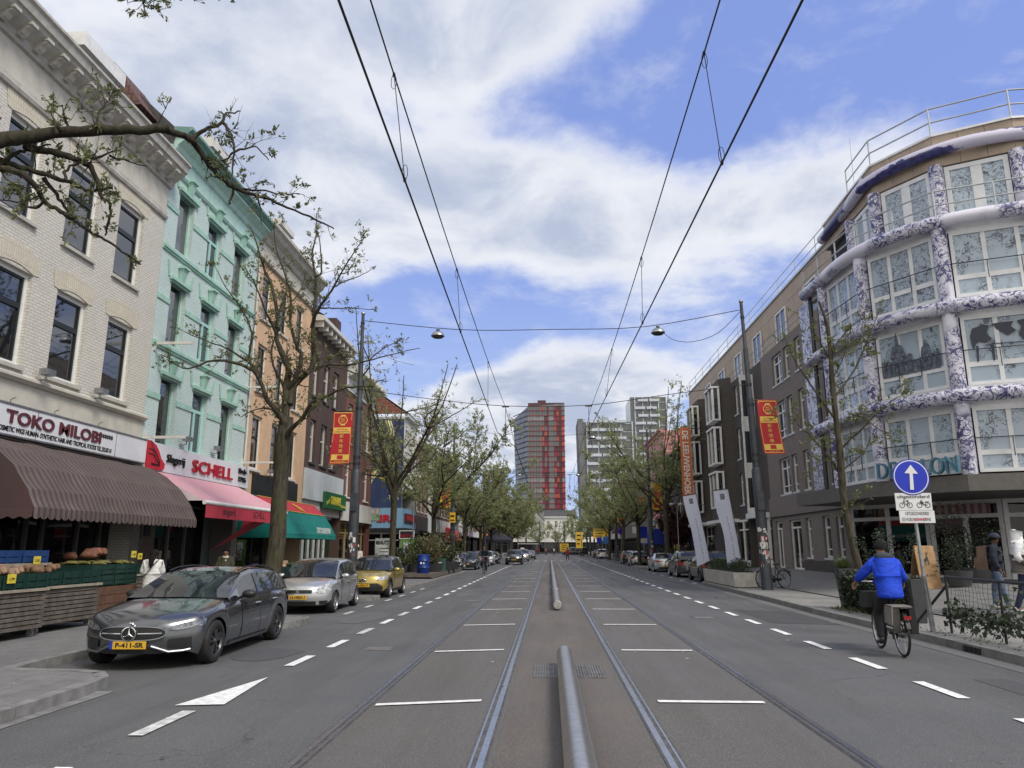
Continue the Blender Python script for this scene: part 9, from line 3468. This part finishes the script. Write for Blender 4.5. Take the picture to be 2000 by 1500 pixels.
for i in range(6):
	a = math.pi / 2 * i / 5
	rows.append([hd + Vector((math.sin(a) * .125 * math.cos(q), math.sin(a) * .115 * math.sin(q), .03 + math.cos(a) * .11)) for q in [2 * math.pi * j / 14 for j in range(14)]])
mb.grid(rows, 0, True)
mb.build('cap', cloth('navy_cap', (.02, .025, .045)), b2, 60, local=True)
bp = thing('backpack', 'brown backpack worn by the boy in the dark cap', 'bag', (10.15, 17.9, zR(10.15)), R(-35))
mb = MB()
mb.hexa([(-.37, -.15, .86), (-.14, -.17, .86), (-.14, .17, .86), (-.37, .15, .86), (-.33, -.12, 1.38), (-.15, -.15, 1.40), (-.15, .15, 1.40), (-.33, .12, 1.38)])
mb.hexa([(-.42, -.11, .90), (-.36, -.12, .90), (-.36, .12, .90), (-.42, .11, .90), (-.41, -.1, 1.12), (-.35, -.11, 1.14), (-.35, .11, 1.14), (-.41, .1, 1.12)])
mb.build('pack', mat('brown_backpack', (.12, .075, .055), .8, var=.2, sc=5), bp, 60, local=True)
mb = MB()
for s in (-1, 1):
	mb.tube([(-.14, s * .12, 1.36), (.0, s * .14, 1.42), (.13, s * .13, 1.25), (-.12, s * .17, .98)], .02, 6)
mb.build('strap', M_BLACK, bp, local=True)

# distant people
def walker(lab, x, y, z, rz, top, tr, scale=1.0, skin=M_SKIN1, step=.15, hem=None, **kw):
	return person(lab, (x, y, z), rz, standing(1.72, step=step), cloth(*top), tr, skin, M_HAIR, scale=scale, hem=hem, **kw)[0]
w = walker('person in a pale coat with a furry hood behind the gold car', -8.7, 34.0, .12, R(95), ('pale_coat', (.52, .48, .42)), M_BTRS, .95, hem=-.3, puff=1.25)
skinmesh('fur_collar', {'a': ((.02, .13, 1.43), .07), 'b': ((-.12, 0, 1.43), .09), 'c': ((.02, -.13, 1.43), .07)}, [('a', 'b'), ('b', 'c')], w, mat('brown_fur', (.10, .06, .04), .95, var=.5, sc=30, bump=1), 'b')
mb = MB()
mb.ball((.02, 0, 1.67), .12, .115, .11, 12, 8)
mb.ball((.0, 0, 1.80), .05, .05, .05, 8, 6)
mb.build('hat', cloth('cream_hat', (.5, .45, .38)), w, 60, local=True)
fcb = bicycle('dark bicycle ridden towards us on the left lane', (-4.22, 49.2, 0), R(-90), M_BLACK, 0, (.3, 1.08))
J2 = dict(pel=(-.2, 0, 1.0), ch=(-.1, 0, 1.34), nk=(-.04, 0, 1.53), hd=(-.01, 0, 1.65), shL=(-.08, .18, 1.44), shR=(-.08, -.18, 1.44), elL=(.06, .3, 1.2), elR=(.06, -.3, 1.2), haL=(.2, .30, 1.09), haR=(.2, -.30, 1.09),
		hpL=(-.17, .1, .96), hpR=(-.17, -.1, .96), knL=(.12, .13, .58), knR=(.26, -.12, .76), anL=(-.04, .15, .20), anR=(.06, -.15, .47), toL=(.1, .16, .155), toR=(.2, -.16, .43), curl=.9)
person('cyclist in dark clothes riding towards us on the left', (-4.22, 49.2, 0), R(-90), J2, cloth('dark_navy_jacket', (.012, .016, .028)), M_JEAN, M_SKIN1, M_HAIR, puff=1.1)
walker('person in a red jacket crossing the tracks far away', 2.45, 104, 0, R(-60), ('red_jacket', (.35, .03, .05)), M_BTRS, .97)
for lab, x, y, z, rz, top, tr in [('person in black standing behind the sticker post on the far right pavement', 10.3, 58, .3, 1.5, ('black_jacket', (.015, .015, .018)), M_BTRS), ('person in dark coat near the second right post', 11.2, 62, .4, -1.5, ('dark_grey_coat', (.03, .03, .034)), M_JEAN),
								('person in a brown jacket by the slim lamp on the right', 9.9, 64, .27, 1.4, ('brown_jacket', (.14, .10, .07)), M_JEAN), ('person in black near the orange awning', 11.6, 55, .45, 1.2, ('black_jacket', (.015, .015, .018)), M_BTRS),
								('person in dark clothes sitting by the scooters on the left', -7.9, 60.5, .12, -1.4, ('black_jacket', (.015, .015, .018)), M_BTRS), ('person in a yellow vest behind the parked scooters', -8.6, 62, .12, -1.6, ('yellow_vest', (.5, .45, .1)), M_JEAN),
								('person under the dark market tent', -6.8, 101, .12, -1.4, ('dark_grey_coat', (.03, .03, .034)), M_BTRS), ('person in pink near the junction crossing', -.8, 168, 0, .3, ('pink_top', (.5, .2, .25)), M_JEAN),
								('person in white near the junction crossing', 1.0, 170, 0, 2.8, ('pale_top', (.55, .55, .55)), M_BTRS), ('person in red beside the junction masts', -2.6, 166, 0, 1.0, ('red_jacket', (.35, .03, .05)), M_BTRS), ('person in black waiting at the tram shelter', -4.0, 176, 0, 1.4, ('black_jacket', (.015, .015, .018)), M_BTRS)]:
	walker(lab, x, y, z, rz, top, tr)

# parked two-wheelers further along
for i, (x, y, z, a, col, lab) in enumerate([(-6.6, 55.6, .13, 250, M_WHITE, 'white bicycle leaning among the scooters'), (-6.25, 57.0, .13, 262, M_BLACK, 'black bicycle at the kerb right of the scooters'), (8.75, 53.2, .13, 200, M_BLACK, 'black bicycle leaning by the silver coupe'),
											(8.0, 88.6, .13, 100, M_BLACK, 'black bicycle at the third right post'), (8.3, 90.0, .13, 80, M_GALV, 'grey bicycle at the third right post'), (8.1, 93.5, .13, 95, M_BLACK, 'black bicycle behind the third right post'), (8.2, 95.4, .13, 88, M_GALV, 'grey bicycle farther behind the third right post'), (8.2, 98.0, .13, 100, M_BLACK, 'dark bicycle before the far blue signs')]):
	bicycle(lab, (x, y, z), R(a), col, .12)
def scooter(lab, x, y, rz, m, z=.13):
	t = thing('scooter', lab, 'scooter', (x, y, z), rz, 'parked scooters and mopeds')
	for cx in (-.6, .6):
		mb = MB()
		mb.lathe([(.14, -.05), (.23, -.05), (.25, -.02), (.25, .02), (.23, .05), (.14, .05)], (cx, 0, .25), 'y', 20, cap=False)
		mb.lathe([(.001, .02), (.15, .02)], (cx, 0, .25), 'y', 16, cap=False)
		mb.lathe([(.001, -.02), (.15, -.02)], (cx, 0, .25), 'y', 16, cap=False)
		mb.build('wheel', M_RUBBER, t, 40, local=True)
	mb = MB()
	mb.prism([(-.85, -.14, .55), (-.8, -.14, .72), (-.1, -.14, .70), (-.05, -.14, .35), (.25, -.14, .28), (.42, -.14, .55), (.36, -.14, .95), (.44, -.14, .98), (.58, -.14, .5), (.5, -.14, .22), (-.2, -.14, .2), (-.4, -.14, .35)], (0, .28, 0))
	mb.prism([(.38, -.1, .42), (.62, -.1, .52), (.84, -.1, .44), (.62, -.1, .57)], (0, .2, 0))
	mb.build('bodywork', m, t, 30, local=True)
	mb = MB()
	mb.prism([(-.8, -.13, .72), (-.78, -.13, .80), (-.2, -.13, .80), (-.1, -.13, .71)], (0, .26, 0))
	mb.build('seat', M_BLACK, t, local=True)
	mb = MB()
	mb.tube([(.4, 0, .95), (.36, 0, 1.08)], .03, 8)
	mb.tube([(.3, -.32, 1.08), (.37, 0, 1.09), (.3, .32, 1.08)], .016, 6)
	mb.ball((.43, 0, 1.0), .07, .1, .09, 10, 7)
	mb.build('handlebar', M_TRIM, t, 50, local=True)
	return t
scooter('blue scooter parked beside the second left lamp post', -6.55, 57.6, R(-75), mat('navy_scooter_paint', (.012, .03, .12), .3, var=.1, coat=.8))
scooter('white scooter parked behind the blue one', -7.0, 58.9, R(-80), mat('white_scooter_paint', (.6, .6, .6), .3, var=.05, coat=.8))
scooter('black moped parked between the silver cars on the right', 8.7, 61.8, R(170), mat('black_scooter_paint', (.015, .015, .016), .3, var=.05, coat=.8))
# litter on the road and pavement
mb = MB()
rg = random.Random(77)
for _ in range(46):
	x, y = (rg.uniform(-8, -5.2), rg.uniform(6, 14)) if rg.random() < .4 else (rg.uniform(-4, 6.5), rg.uniform(5.5, 22))
	z = .127 if x < -5.6 and y < 9.6 else .016
	s = rg.uniform(.008, .03)
	mb.poly([(x - s, y, z), (x, y - s * rg.uniform(.3, 1), z + rg.uniform(0, .008)), (x + s * rg.uniform(.5, 1.3), y, z), (x, y + s * .6, z + .004)], rg.choice((0, 0, 1)))
tag(mb.build('litter', [mat('litter_white', (.55, .55, .52), .8), mat('litter_dark', (.03, .03, .03), .9)]), 'scraps of litter scattered over the road and pavement', 'litter', kind='stuff')
# ---------------------------------------------------------------- separate pieces become separate parts
def split_islands(o):
	me = o.data
	n = len(me.vertices)
	par = list(range(n))
	def find(a):
		while par[a] != a:
			par[a] = par[par[a]]
			a = par[a]
		return a
	for e in me.edges:
		a, b = (find(q) for q in e.vertices)
		par[a] = b
	groups = {}
	for f in me.polygons:
		groups.setdefault(find(f.vertices[0]), []).append(f)
	if len(groups) < 2:
		return
	out = []
	for fs in groups.values():
		mb = MB()
		ids, vs, qs = {}, [], []
		for f in fs:
			for v in f.vertices:
				if v not in ids:
					ids[v] = len(vs)
					vs.append(me.vertices[v].co.copy())
			qs.append(tuple(ids[v] for v in f.vertices))
		mb.add(vs, qs)
		mb.m = [f.material_index for f in fs]
		out.append(mb.mesh(o.name.split('.')[0], [m for m in me.materials], 45 if fs[0].use_smooth else 0))
	o.data = out[0]
	for m2 in out[1:]:
		c = o.copy()
		c.data = m2
		COL.objects.link(c)
for o in list(S.objects):
	if o.type == 'MESH' and o.parent and o.name.split('.')[0] in ('support', 'end_post', 'clamp', 'grip', 'strap', 'pedals', 'roof_rail', 'mudguard', 'pier', 'bar', 'side_window', 'side_sill', 'sticker', 'lens', 'zip'):
		split_islands(o)
